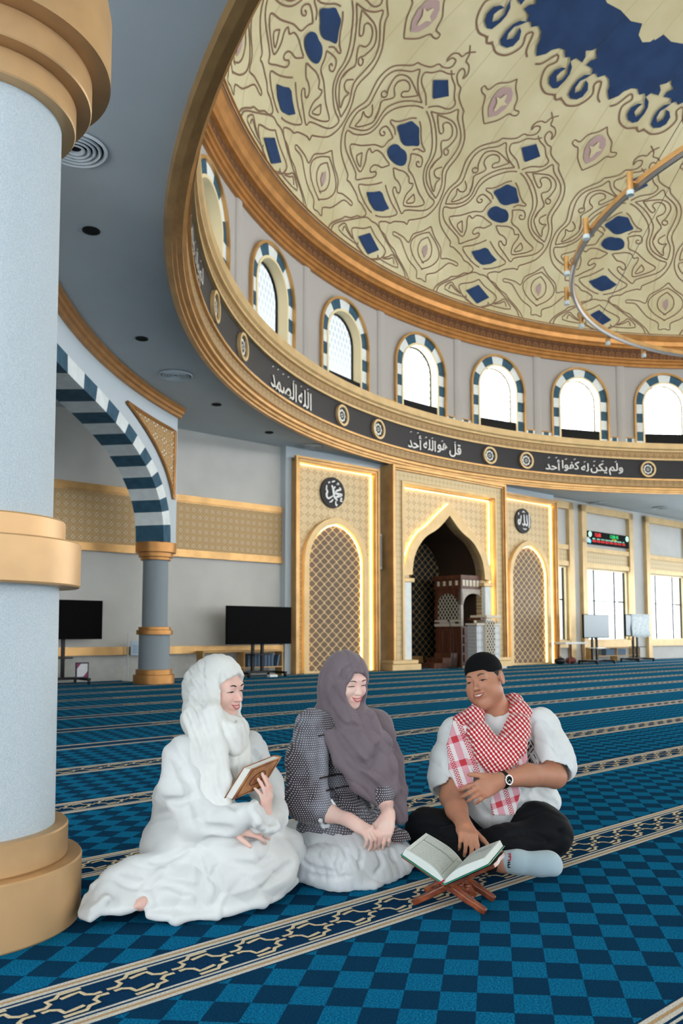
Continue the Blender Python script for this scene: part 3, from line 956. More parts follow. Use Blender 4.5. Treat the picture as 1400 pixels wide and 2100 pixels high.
# the curved arcade wall: striped arch, spandrels and top moulding, all on the circle of the columns
def arcade():
    root = thing('striped_arch', 'dark and white striped arch on the far grey column', 'arch', CW, HALL, kind='structure')
    RI, RO = 16.02, 16.62
    am = (FA + HA) / 2
    half = abs(FA - HA) / 2 * RI          # along the inner face
    def cy_(u, z, r): 
        a = am + u / RI
        return (r * math.sin(a), r * math.cos(a), z)
    # inner and outer outline of the ring of blocks (u from the crown, z)
    def line(hw, z0, z1, n=40):
        P = []
        for i in range(n + 1):
            t = PI * i / n
            c_, s_n = math.cos(t), math.sin(t)
            e_ = 2.4
            P.append((-hw * math.copysign(abs(c_) ** (2 / e_), c_), z0 + (z1 - z0) * abs(s_n) ** (2 / e_)))
        return P
    nb = 27
    I_, O_ = line(half - 0.33, 2.80, 4.73, nb * 3), line(half - 0.02, 2.80, 4.99, nb * 3)
    blocks = MB()
    for i in range(nb * 3):
        mi = (i // 3) % 2
        a, b, c_, d_2 = I_[i], I_[i + 1], O_[i + 1], O_[i]
        for r in (RI, RO):
            blocks.face([cy_(*a, r), cy_(*b, r), cy_(*c_, r), cy_(*d_2, r)], mi)
        # soffit in two steps with a recessed middle channel
        for r0, r1, dz in ((RI, RI + 0.2, 0), (RI + 0.2, RO - 0.2, 0), (RO - 0.2, RO, 0)):
            blocks.face([cy_(a[0], a[1] + dz, r0), cy_(b[0], b[1] + dz, r0), cy_(b[0], b[1] + dz, r1), cy_(a[0], a[1] + dz, r1)], mi)
    blocks.build('striped_blocks', [M['teal'], M['white_stone']], root)
    wallm = MB()
    N2 = len(O_)
    for i in range(N2 - 1):
        a, b = O_[i], O_[i + 1]
        for r in (RI + 0.03, RO):
            wallm.face([cy_(*a, r), cy_(*b, r), cy_(b[0], CEIL, r), cy_(a[0], CEIL, r)], 0)
    for sg in (-1, 1):
        uu = sg * (half + 0.27)
        u0 = sg * (half - 0.02)
        for r in (RI + 0.03, RO):
            wallm.face([cy_(u0, 2.80, r), cy_(uu, 2.80, r), cy_(uu, CEIL, r), cy_(u0, CEIL, r)])
        wallm.face([cy_(uu, 2.80, RI + 0.03), cy_(uu, 2.80, RO), cy_(uu, CEIL, RO), cy_(uu, CEIL, RI + 0.03)])
    wallm.build('spandrel_wall', M['pier'], root)
    # gold fretwork triangles in the spandrels
    for sg in (-1, 1):
        E_ = [(abs(x) , z) for x, z in line(half + 0.16, 3.1, 5.30, 60) if x >= 0]
        E_ = sorted(E_)
        tri = [p for p in E_ if 1.45 < p[0] <= half + 0.10 and 3.2 < p[1] < 5.10]
        top = 5.10
        right = half + 0.10
        mb = MB(); fr = MB()
        for i in range(len(tri) - 1):
            a, b = tri[i], tri[i + 1]
            mb.face([cy_(sg * a[0], a[1], RI), cy_(sg * b[0], b[1], RI), cy_(sg * b[0], top, RI), cy_(sg * a[0], top, RI)])
        o = mb.build('spandrel_fretwork', M['fret_left2'], root)
        edge = [cy_(sg * p[0], p[1], RI - 0.01) for p in tri] + [cy_(sg * (right - (right - tri[0][0]) * k / 8), top, RI - 0.01) for k in range(9)]
        edge2 = edge + [edge[0]]
        fr.tube(edge2, 0.032, 6)
        fr.build('spandrel_gold_frame', M['gold_deep'], root)
    mo = MB()
    a0, a1 = am - (half + 0.33) / RI, am + (half + 0.33) / RI
    mo.lathe([(16.05, 5.42), (15.99, 5.43), (15.98, 5.48), (15.94, 5.50), (15.93, 5.55), (15.89, 5.57), (15.89, 5.62)], 60, a0, a1)
    for a in (a0, a1):
        mo.face([(r * math.sin(a), r * math.cos(a), z) for r, z in [(16.05, 5.42), (15.99, 5.43), (15.98, 5.48), (15.94, 5.50), (15.93, 5.55), (15.89, 5.57), (15.89, 5.62), (16.62, 5.62), (16.62, 5.42)]])
    mo.build('gold_top_moulding', M['gold_deep'], root)
M['fret_left2'] = fret('fretwork_spandrel', 0.24, 0.24, (168, 134, 88), (188, 154, 104), (222, 218, 202), axes=(1, 2))
arcade()

# fretwork band on the grey wall
def wall_band():
    root = thing('fretwork_band', 'gold framed pierced band running along the grey wall behind the striped arch', 'wall panel', hall(11.86, 16.2, 0), HALL)
    a, b = -15.8, 0.0
    m1 = MB(); m1.box((a, b), (-0.05, 0.0), (2.82, 3.98)); m1.build('fretwork_panel', M['fret_left'], root)
    m2 = MB()
    for z0, z1 in ((2.70, 2.84), (3.96, 4.10)):
        m2.box((a, b), (-0.10, 0.0), (z0, z1)); m2.box((a, b), (-0.075, 0.0), (z0 + (0.12 if z0 < 3 else -0.03), z1 + (0.03 if z0 < 3 else -0.12)))
    m2.build('gold_border', M['gold'], root)
wall_band()

# low gold ledge along the grey wall
lg = MB(); lg.box((-15.8, 0.0), (-0.16, 0.0), (0.54, 0.71))
tag(lg.build('wall_ledge', M['gold'], loc=hall(11.86, 16.2, 0), rz=HALL), 'low gold ledge along the foot of the grey wall', 'ledge')

# ================================================================== lit niches
LED = M['led']
def pointed(hw, zs, za, z0, n=14):
    """Right half and left half of a two-centred arch outline in (x, z)."""
    H = za - zs
    c = (hw * hw - H * H) / (2 * hw)
    R = hw - c
    P = [(hw, z0), (hw, zs)]
    a1 = math.atan2(H, -c)
    for i in range(1, n + 1):
        a = a1 * i / n
        P.append((c + R * math.cos(a), zs + R * math.sin(a)))
    P[-1] = (0.0, za)
    return [(-x, z) for x, z in P] + [(x, z) for x, z in reversed(P[:-1])]

def add_led(root, name, pts, power, r=0.012):
    mb = MB(); mb.tube(pts, r, 6); mb.build(name, LED, root)

def side_niche(loc, label):
    root = thing('wall_niche', label, 'niche', loc, HALL, 'lit lattice niches beside the mihrab')
    # local frame: x along the wall from the niche axis, y into the wall (0 at the wall face), z up
    hw, top = 1.37, 5.34
    m1 = MB()
    for x0, x1, z0, z1 in ((-hw, -hw + 0.10, 0, top), (hw - 0.10, hw, 0, top), (-hw, hw, top - 0.10, top)):
        m1.box((x0, x1), (-0.22, 0.0), (z0, z1))
    for x0, x1, z0, z1 in ((-hw - 0.03, -hw + 0.03, 0, top + 0.03), (hw - 0.03, hw + 0.03, 0, top + 0.03), (-hw - 0.03, hw + 0.03, top - 0.03, top + 0.03)):
        m1.box((x0, x1), (-0.25, -0.16), (z0, z1))
    m1.build('gold_frame', M['gold'], root, bevel=0.01)
    m2 = MB()
    arch = pointed(0.91, 2.78, 3.80, 0.0)
    q = [(-hw + 0.09, 0.0), (-hw + 0.09, top - 0.09), (hw - 0.09, top - 0.09), (hw - 0.09, 0.0)]
    loop = q[:2] + q[2:] + [(x, z) for x, z in reversed(arch)]
    m2.prism(loop, -0.035, -0.005)
    m2.build('fretwork_panel', M['fret_panel'], root)
    m3 = MB()
    m3.strip(pointed(1.06, 2.80, 3.96, 0.0), pointed(0.91, 2.78, 3.80, 0.0), -0.15, -0.0)
    m3.build('arch_band', M['gold_pale'], root)
    m4 = MB(); m4.prism(arch, -0.03, -0.001); m4.build('lattice_screen', M['net_side'], root)
    m5 = MB()
    m5.box((-0.91, 0.91), (-0.1, 0.0), (0, 0.05))
    m5.build('sill', M['gold_pale'], root)
    e = 0.125
    led = MB()
    led.tube([(-hw + e, -0.06, 0.02), (-hw + e, -0.06, top - e), (hw - e, -0.06, top - e), (hw - e, -0.06, 0.02)], 0.014, 6)
    led.tube([(x * 0.985, -0.06, z - 0.02) for x, z in pointed(0.90, 2.78, 3.79, 0.06)], 0.014, 6)
    led.build('led_strip', LED, root)
    return root
n1 = side_niche(hall(13.41, 16.0, 0), 'lit lattice niche left of the mihrab, behind the woman in grey')
n2 = dup(n1, hall(21.52, 16.0, 0), HALL, 'lit lattice niche right of the mihrab, behind the man')

# ------------------------------------------------------------------ writing
FORMS = {  # isolated, final, initial, medial
    'ا': 'ﺍﺎ', 'أ': 'ﺃﺄ', 'ل': 'ﻝﻞﻟﻠ', 'ه': 'ﻩﻪﻫﻬ', 'ق': 'ﻕﻖﻗﻘ', 'و': 'ﻭﻮ', 'ح': 'ﺡﺢﺣﺤ', 'د': 'ﺩﺪ', 'ص': 'ﺹﺺﺻﺼ', 'م': 'ﻡﻢﻣﻤ',
    'ي': 'ﻱﻲﻳﻴ', 'ك': 'ﻙﻚﻛﻜ', 'ن': 'ﻥﻦﻧﻨ', 'ف': 'ﻑﻒﻓﻔ', 'ت': 'ﺕﺖﺗﺘ'}
def shape_text(t):
    out = []
    for w_ in t.split(' '):
        s = ''
        for i, ch in enumerate(w_):
            f = FORMS[ch]
            prev = i > 0 and len(FORMS[w_[i - 1]]) == 4
            nxt = i + 1 < len(w_) and len(f) == 4
            k = 3 if prev and nxt else 2 if nxt else 1 if prev else 0
            s += f[k]
        out.append(s)
    return ' '.join(out)[::-1]
def text_verts(t, bold=0.0):
    c = bpy.data.curves.new('lettering', 'FONT'); c.body = t; c.offset = bold; c.resolution_u = 3
    o = bpy.data.objects.new('lettering', c); COL.objects.link(o)
    bpy.context.view_layer.update()
    me = bpy.data.meshes.new_from_object(o.evaluated_get(bpy.context.evaluated_depsgraph_get()))
    V = np.array([v.co[:2] for v in me.vertices]); F = [tuple(p.vertices) for p in me.polygons]
    bpy.data.objects.remove(o); bpy.data.meshes.remove(me)
    return V - (V.min(0) + V.max(0)) / 2, F, V.max(0) - V.min(0)

RB = 14.165
def frieze_text(t, az0, az1, zc, label):
    root = thing('frieze_lettering', label, 'lettering', ringc, HALL, 'silver writing on the black frieze')
    words_ = [text_verts(shape_text(w_), 0.012) for w_ in reversed(t.split(' '))]
    gap = 0.16
    tot = sum(S[0] for V, F, S in words_) + gap * (len(words_) - 1)
    k = (az1 - az0) * D2R * RB / tot
    hmax = max(S[1] for V, F, S in words_)
    kz = min(k, 0.40 / hmax)
    x0 = -tot / 2
    am = (az0 + az1) / 2 * D2R
    def P(x, z, r=RB): return (r * math.sin(am + x / RB), r * math.cos(am + x / RB), zc + z)
    for V, F, S in words_:
        mb = MB()
        cx = x0 + S[0] / 2
        for r in (RB, RB - 0.012): mb.mesh([P((cx + x) * k, z * kz, r) for x, z in V], F)
        n = max(1, int(S[0] * k / 0.26))
        for i in range(n):                                   # vowel strokes above the letters
            x = (x0 + S[0] * (i + 0.5) / n) * k; z = S[1] * kz / 2 + 0.02 + 0.02 * (i % 2)
            mb.face([P(x - 0.035, z), P(x - 0.035, z + 0.022), P(x + 0.035, z + 0.05), P(x + 0.035, z + 0.028)])
        mb.build('word', M['silver'], root)
        x0 += S[0] + gap
frieze_text('الله الصمد', -32.2, -23.8, 6.26, 'silver writing on the frieze left of the middle pair of medallions')
frieze_text('قل هو الله أحد', -5.9, 3.2, 6.27, 'silver writing on the frieze above the left edge of the mihrab')
frieze_text('ولم يكن له كفوا أحد', 16.8, 28.4, 6.27, 'silver writing on the frieze above the gold framed windows at right')
frieze_text('لم يلد ولم يولد', -60.5, -50.5, 6.27, 'silver writing on the frieze seen edge-on at the far left of the ring')

m = Mat('pierced_black_and_white_disc', (40, 40, 42), 0.5)
X, Y, Z = m.xyz()
r_ = (X * X + Z * Z).sqrt(); an = X.atan2(Z)
pat = ((an * 8).cos() * 0.5 + (r_ * 62).sin()).gt(0.15) * r_.gt(0.03)
M['disc'] = m.color(m.mix(pat, (30, 30, 32), (214, 216, 212))).m
def medallion():
    root = thing('frieze_medallion', '', 'medallion')
    mb = MB()
    def circ(r): return [(r * math.cos(2 * PI * i / 40), r * math.sin(2 * PI * i / 40)) for i in range(41)]
    mb.strip(circ(0.262), circ(0.205), -0.06, 0.01, 0, ends=False)
    mb.build('gold_ring', M['gold_pale'], root)
    m2 = MB(); m2.prism(circ(0.21)[:-1], -0.02, 0.0); m2.build('pierced_disc', M['disc'], root)
    return root
med = None
for az, lab in ((-46.4, 'frieze medallion at the far left of the ring, foremost of its pair'), (-38.8, 'frieze medallion left of the leftmost readable writing'),
                (-17.9, 'frieze medallion above the left lit niche, left one of the pair'), (-11.2, 'frieze medallion above the left lit niche, right one of the pair'),
                (7.9, 'frieze medallion above the mihrab arch'), (13.75, 'frieze medallion above the right edge of the mihrab'),
                (31.95, 'frieze medallion right of the longest writing'), (38.4, 'frieze medallion cut by the right frame edge')):
    a = az * D2R
    p = hall(CS + 14.17 * math.sin(a), CD + 14.17 * math.cos(a), 6.305)
    if med is None: med = medallion(); o = med; o.location = p; o.rotation_euler = (0, 0, HALL - a)
    else: o = dup(med, p, HALL - a)
    o['label'] = lab; o['group'] = 'round medallions on the frieze'

def plaque(loc, label, strokes=None, text=None):
    root = thing('calligraphy_plaque', label, 'plaque', loc, HALL, 'round black plaques above the lit niches')
    mb = MB()
    mb.prism([(0.40 * math.cos(2 * PI * i / 48), 0.40 * math.sin(2 * PI * i / 48)) for i in range(48)], -0.05, 0.0)
    mb.build('black_disc', M['black'], root, bevel=0.008)
    m2 = MB()
    for wd, P in strokes:
        P = [((x - 645) / 450 * 0.40, -(y - 725) / 490 * 0.40) for x, y in P]
        Q = smooth_line(P, 4)
        n = len(Q)
        L, R = [], []
        for i in range(n):
            t = Q[min(i + 1, n - 1)] - Q[max(i - 1, 0)]
            l = math.hypot(*t) or 1
            h = wd / 450 * 0.40 / 2 * (0.55 + 0.45 * math.sin(PI * (i + 0.5) / n))
            nx, nz = -t[1] / l * h, t[0] / l * h
            L.append((Q[i][0] + nx, Q[i][1] + nz)); R.append((Q[i][0] - nx, Q[i][1] - nz))
        m2.strip(L, R, -0.07, -0.045)
    m2.build('white_lettering', M['white'], root)
plaque(hall(13.31, 15.96, 4.60), 'round black plaque with white lettering above the left lit niche', [
    (75, [(470, 400), (490, 450)]), (60, [(395, 520), (380, 640), (420, 720), (390, 800), (400, 890), (460, 930), (540, 890), (620, 830)]),
    (75, [(580, 500), (630, 600), (655, 730), (690, 870), (800, 960)]), (60, [(700, 740), (760, 660), (850, 620), (920, 590), (870, 540)]),
    (65, [(690, 740), (800, 750), (980, 750)]), (70, [(980, 770), (850, 820), (740, 860)]), (45, [(740, 980), (730, 1070), (760, 1130), (790, 1080)]),
    (45, [(500, 1050), (570, 1010), (630, 940)]), (45, [(585, 395), (700, 350)]), (45, [(700, 520), (690, 590)]), (45, [(900, 880), (960, 880), (900, 960), (990, 970)]), (35, [(770, 460), (830, 400), (840, 470)])])
plaque(hall(21.26, 15.96, 4.58), 'round black plaque with white lettering above the right lit niche', [
    (60, [(960, 420), (975, 620), (985, 820), (930, 980)]), (60, [(820, 480), (840, 680), (860, 830), (800, 900), (740, 830)]), (60, [(660, 470), (680, 680), (690, 850), (620, 900), (560, 830)]),
    (60, [(500, 520), (470, 700), (420, 830), (370, 880), (330, 800), (360, 700), (430, 720)]), (45, [(360, 420), (350, 520)]), (40, [(560, 400), (640, 350), (720, 400)]), (40, [(600, 1010), (700, 1060), (800, 1020)])])

# ------------------------------------------------------------------ mihrab
def mihrab():
    root = thing('mihrab', 'tall gold prayer niche with an ogee arch in the middle of the prayer wall', 'mihrab', hall(MX, 16.0, 0), HALL)
    # outer frame
    m1 = MB()
    W2, T2 = 2.42, 5.54
    def frame(mb, hw, top, th, y0, y1):
        for x0, x1, z0, z1 in ((-hw, -hw + th, 0, top), (hw - th, hw, 0, top), (-hw + th, hw - th, top - th, top)): mb.box((x0, x1), (y0, y1), (z0, z1))
    frame(m1, W2, T2, 0.09, -0.50, 0.0)
    frame(m1, W2 - 0.09, T2 - 0.09, 0.05, -0.46, 0.0)
    m1.build('outer_frame', M['gold'], root, bevel=0.01)
    m2 = MB(); frame(m2, W2 - 0.14, T2 - 0.14, 0.27, -0.40, 0.0); m2.build('fretwork_border', M['fret_fine'], root)
    m3 = MB(); frame(m3, 2.02, 5.14, 0.08, -0.44, 0.0); m3.build('inner_frame', M['gold_pale'], root, bevel=0.008)
    # fretwork field round the arch
    m4 = MB()
    loop = [(-1.95, 0.0), (-1.95, 5.08), (1.95, 5.08), (1.95, 0.0)] + [(x, z) for x, z in reversed(OGI)]
    m4.prism(loop, -0.20, 0.0)
    m4.build('fretwork_panel', M['fret_panel'], root)
    m5 = MB(); m5.strip([p for p in OGO if p[1] > 2.4], [p for p in OGI if p[1] > 2.4][:len([p for p in OGO if p[1] > 2.4])], -0.34, -0.0)
    m5.build('ogee_arch_band', M['gold_pale'], root)
    # jamb columns with plinth and capital
    for sg in (-1, 1):
        mb = MB()
        xa, xb = sorted((sg * 1.56, sg * 1.84))
        mb.box((xa, xb), (-0.32, 0.0), (0.26, 2.40))
        mb.build('jamb', M['white_stone'], root, bevel=0.02)
        mc = MB()
        xa, xb = sorted((sg * 1.47, sg * 1.87))
        mc.box((xa, xb), (-0.36, 0.0), (2.38, 2.50)); mc.build('capital', M['gold_pale'], root, bevel=0.02)
        mp = MB()
        xa, xb = sorted((sg * 1.44, sg * 2.52)); mp.box((xa, xb), (-0.56, 0.0), (0.0, 0.17))
        xa, xb = sorted((sg * 1.52, sg * 2.47)); mp.box((xa, xb), (-0.53, 0.0), (0.17, 0.28))
        mp.build('plinth', M['gold_pale'], root, bevel=0.015)
    # deep recess
    m6 = MB()
    for i in range(len(OGI) - 1):
        a, b = OGI[i], OGI[i + 1]
        m6.face([(a[0], 0.0, a[1]), (b[0], 0.0, b[1]), (b[0], 1.5, b[1]), (a[0], 1.5, a[1])], 0, False)
    m6.build('recess_lining', M['recess'], root)
    m7 = MB(); m7.prism(OGI, 1.48, 1.52); m7.build('lattice_back', M['net_niche'], root)
    m7 = MB(); m7.box((-1.53, 0.4), (1.15, 1.48), (0.0, 0.30)); m7.build('back_step', M['gold'], root)
    e = 0.06
    led = MB()
    led.tube([(-1.93 + e, -0.24, 0.3), (-1.93 + e, -0.24, 5.05 - e), (1.93 - e, -0.24, 5.05 - e), (1.93 - e, -0.24, 0.3)], 0.014, 6)
    led.tube([(x * 1.012, -0.25, z + 0.02) for x, z in OGO if z > 2.5], 0.012, 6)
    led.build('led_strip', LED, root)
M['recess'] = plain('dark_recess_paint', (54, 40, 30), 0.6)
mihrab()
# wall behind the recess keeps daylight out of it
mb = MB(); mb.box((MX - 2.2, MX + 2.2), (17.55, 17.7), (0, 5.3)); mb.box((MX - 2.2, MX - 2.05), (16.6, 17.6), (0, 5.3)); mb.box((MX + 2.05, MX + 2.2), (16.6, 17.6), (0, 5.3)); mb.box((MX - 2.2, MX + 2.2), (16.55, 17.7), (5.1, 5.3))
struct(mb.build('wall_niche_back', M['recess'], rz=HALL), 'dark wall closing the back of the mihrab', 'wall')

# ------------------------------------------------------------------ minbar
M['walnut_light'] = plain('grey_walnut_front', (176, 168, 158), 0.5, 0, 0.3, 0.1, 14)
M['minbar_pale'] = plain('pale_carved_wood', (214, 204, 186), 0.5, 0, 0.3)
def minbar():
    root = thing('minbar', 'brown wooden pulpit with an arched canopy standing inside the mihrab', 'pulpit', hall(18.72, 15.85, 0), HALL)
    # local: x along the wall, y into the niche; front face towards -y
    hw, dp = 0.58, 1.05
    b = MB()
    b.box((-hw, hw), (0.0, dp), (0.0, 0.10)); b.box((-hw + 0.02, hw - 0.02), (0.02, dp), (0.10, 1.20))
    b.build('base', M['walnut'], root)
    pn = MB()
    for i in range(3):
        for j in range(4): pn.box((-0.46 + 0.32 * i, -0.18 + 0.32 * i), (-0.012, 0.03), (0.16 + 0.26 * j, 0.37 + 0.26 * j))
    for i in range(3): pn.box((-hw - 0.005, -hw + 0.03), (0.10 + 0.32 * i, 0.36 + 0.32 * i), (0.2, 1.1))
    pn.build('panels', M['walnut'], root, bevel=0.008)
    rl = MB()
    rl.box((-hw - 0.02, -hw + 0.03), (0.02, dp), (1.19, 1.27)); rl.box((-hw - 0.01, -hw + 0.02), (0.02, dp), (1.33, 1.38))
    rl.build('rail', M['minbar_pale'], root)
    for sx in (-1, 1):
        for yy in (0.05, dp - 0.05):
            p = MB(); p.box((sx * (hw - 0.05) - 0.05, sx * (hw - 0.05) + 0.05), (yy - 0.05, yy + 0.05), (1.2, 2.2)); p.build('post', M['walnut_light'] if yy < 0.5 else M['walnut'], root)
    def archp(x0, x1, zs, zt, top, n=14):
        c_, r = (x0 + x1) / 2, (x1 - x0) / 2
        P = [(x0, zs)] + [(c_ - r * math.cos(PI * i / n), zs + (zt - zs) * math.sin(PI * i / n)) for i in range(n + 1)] + [(x1, zs)]
        return P
    fa = MB()
    A_l = archp(-hw + 0.12, hw - 0.12, 1.85, 2.17, 2.3)
    loop = [(-hw, 1.82), (-hw, 2.30), (hw, 2.30), (hw, 1.82)] + list(reversed(A_l))
    fa.prism(loop, 0.0, 0.06)
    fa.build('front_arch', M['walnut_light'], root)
    sa = MB()
    A_l = archp(0.12, dp - 0.12, 1.85, 2.17, 2.3)
    loop = [(0.0, 1.82), (0.0, 2.30), (dp, 2.30), (dp, 1.82)] + list(reversed(A_l))
    tmp = MB(); tmp.prism(loop, -hw, -hw + 0.06)
    sa.mesh([(p[1], p[0], p[2]) for p in tmp.v], tmp.f)
    sa.build('side_arch', M['walnut'], root)
    sl = MB()
    tmp = MB(); tmp.prism(A_l[:1] + A_l + [(dp - 0.12, 1.38), (0.12, 1.38)], -hw + 0.03, -hw + 0.04)
    sl.mesh([(p[1], p[0], p[2]) for p in tmp.v], tmp.f); sl.build('side_lattice', M['net_white_y'], root)
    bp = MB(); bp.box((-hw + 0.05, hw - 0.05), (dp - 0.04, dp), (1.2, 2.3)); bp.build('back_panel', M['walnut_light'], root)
    ca = MB()
    ca.box((-hw - 0.03, hw + 0.03), (-0.03, dp + 0.03), (2.30, 2.36)); ca.box((-hw, hw), (0.0, dp), (2.36, 2.58)); ca.box((-hw - 0.05, hw + 0.05), (-0.05, dp + 0.05), (2.58, 2.70))
    ca.build('canopy', M['walnut'], root)
    for i in range(7):
        cb = MB(); cb.box((-0.52 + 0.155 * i, -0.41 + 0.155 * i), (-0.02, 0.01), (2.38, 2.56)); cb.build('canopy_block', M['minbar_pale'], root)
    for i in range(4):
        cb = MB(); cb.box((-hw - 0.02, -hw + 0.01), (0.12 + 0.24 * i, 0.20 + 0.24 * i), (2.40, 2.54)); cb.build('canopy_block', M['minbar_pale'], root)
    st = MB()
    for i in range(3): st.box((-hw - 0.35 * (3 - i), -hw), (0.1, 0.75), (0.0, 0.14 * (i + 1)))
    st.build('steps', M['walnut'], root)
M['net_white_y'] = None
mm = Mat('white_lattice_side', (30, 26, 24), 0.5)
X, Y, Z = mm.xyz()
a = ((Y / 0.13 + Z / 0.17).fract() - 0.5).abs(); b = ((Y / 0.13 - Z / 0.17).fract() - 0.5).abs()
M['net_white_y'] = mm.color(mm.mix(a.lt(0.13).max(b.lt(0.13)), (30, 26, 24), (206, 196, 176))).m
minbar()

def lectern():
    root = thing('lectern', 'pale carved lectern with a dark top beside the pulpit', 'lectern', hall(18.18, 15.0, 0), HALL)
    c_ = MB(); c_.box((-0.20, 0.20), (-0.20, 0.25), (0.06, 1.40)); c_.build('centre_post', M['minbar_pale'], root)
    l = MB(); l.box((-0.17, 0.17), (-0.215, -0.20), (0.12, 1.34)); l.build('lattice_panel', M['net_white'], root)
    for sg in (-1, 1):
        w_ = MB(); xa, xb = sorted((sg * 0.20, sg * 0.50)); w_.box((xa, xb), (-0.12, 0.22), (0.06, 1.22)); w_.build('wing_panel', M['grey_carved'], root, bevel=0.01)
        t_ = MB(); xa, xb = sorted((sg * 0.19, sg * 0.54)); t_.box((xa, xb), (-0.16, 0.26), (1.22, 1.27)); t_.ball((sg * 0.49, -0.05, 1.31), 0.045); t_.build('wing_top', M['minbar_pale'], root)
    t = MB(); t.box((-0.26, 0.36), (-0.28, 0.32), (1.42, 1.50)); t.build('reading_top', M['minbar_pale'], root, bevel=0.01)
    t = MB(); t.box((-0.42, -0.18), (-0.2, 0.3), (1.36, 1.43)); t.build('dark_edge', M['walnut'], root)
    p = MB(); p.box((-0.58, 0.58), (-0.30, 0.34), (0.0, 0.07)); p.build('plinth', M['minbar_pale'], root)
M['grey_carved'] = fret('grey_carved_wood', 0.15, 0.2, (176, 182, 188), (206, 208, 208), (132, 138, 146))
lectern()

# microphone stand and dark speaker stool in front of the pulpit
ms = MB()
ms.tube([(0, 0, 0.02), (0, 0, 0.95), (-0.22, -0.05, 1.33)], 0.012, 8); ms.lathe([(0.0, 0.0), (0.15, 0.0), (0.15, 0.025), (0.0, 0.03)], 20); ms.ball((-0.24, -0.05, 1.35), 0.035)
tag(ms.build('microphone_stand', M['black_metal'], loc=hall(17.50, 15.60, 0), rz=HALL), 'black microphone stand in front of the brown pulpit', 'microphone stand')

# kneeling worshipper deep in the niche (only a dark shape in the photograph)
# ------------------------------------------------------------------ wall speakers
def speaker():
    root = thing('wall_speaker', 'slim grey column loudspeaker between the left niche and the mihrab', 'speaker', hall(14.93, 16.0, 0), HALL)
    mb = MB(); mb.box((-0.06, 0.06), (-0.14, -0.03), (2.70, 3.66)); mb.build('body', M['pier'], root, bevel=0.015)
    g = MB(); g.box((-0.045, 0.045), (-0.146, -0.139), (2.76, 3.60)); g.build('front_mesh', plain('speaker_mesh', (150, 154, 158), 0.7), root)
    k = MB(); k.box((-0.03, 0.03), (-0.035, 0.0), (3.0, 3.3)); k.build('bracket', M['black_metal'], root)
    return root
sp1 = speaker()
dup(sp1, hall(20.02, 16.0, 0), HALL, 'slim grey column loudspeaker between the mihrab and the right niche')

# ------------------------------------------------------------------ televisions
def television(loc, w_, z0, z1, label, screen, stand='double', group='televisions on wheeled stands'):
    root = thing('television', label, 'television', loc, HALL, group)
    b = MB(); b.box((-w_ / 2, w_ / 2), (-0.03, 0.03), (z0, z1)); b.build('screen_case', M['black_gloss'], root, bevel=0.008)
    s_ = MB(); s_.box((-w_ / 2 + 0.02, w_ / 2 - 0.02), (-0.034, -0.029), (z0 + 0.03, z1 - 0.02)); s_.build('screen', screen, root)
    p = MB()
    for x in (-0.13, 0.13): p.box((x - 0.03, x + 0.03), (0.04, 0.10), (0.10, z0 + 0.4))
    p.box((-0.3, 0.3), (0.03, 0.06), (z0 + 0.15, z0 + 0.25))
    p.build('poles', M['black_metal'], root)
    sh = MB(); sh.box((-0.28, 0.22), (-0.22, 0.14), (0.50, 0.525)); sh.build('shelf', M['black_metal'] if stand == 'double' else M['white'], root)
    f = MB()
    f.box((-0.52, 0.52), (0.02, 0.12), (0.08, 0.13))
    for x in (-0.5, 0.5): f.box((x - 0.03, x + 0.03), (-0.36, 0.36), (0.07, 0.12))
    f.build('foot_frame', M['black_metal'], root)
    for x in (-0.5, 0.5):
        for y in (-0.33, 0.33):
            c_ = MB()
            tmp = MB(); tmp.lathe([(0, -0.015), (0.038, -0.015), (0.038, 0.015), (0, 0.015)], 14)
            c_.mesh([(x + q[2], y + q[0], 0.038 + q[1]) for q in tmp.v], tmp.f)
            c_.build('caster', M['black_metal'], root)
    return root
scr_dark = plain('dark_glossy_screen', (3, 3, 4), 0.5, 0, 0.04)
scr_painted_sheen = plain('screen_painted_window_sheen', (104, 122, 132), 0.3, 0.0, 0.5)  # window reflection painted in as an even pale screen colour
television(hall(10.76, 15.5, 0), 1.80, 0.74, 1.61, 'black television on a wheeled stand left of the lit niche', scr_dark)
television(hall(6.15, 15.7, 0), 1.78, 0.875, 1.65, 'black television on a wheeled stand partly behind the near column', scr_dark)
television(hall(23.6, 14.85, 0), 1.50, 0.83, 1.60, 'television with a painted pale sheen on a wheeled stand in front of the slim window', scr_painted_sheen, 'white shelf')
t4 = television(hall(26.65, 15.15, 0), 1.55, 0.885, 1.645, 'television under a white cloth in front of the right windows', scr_painted_sheen)

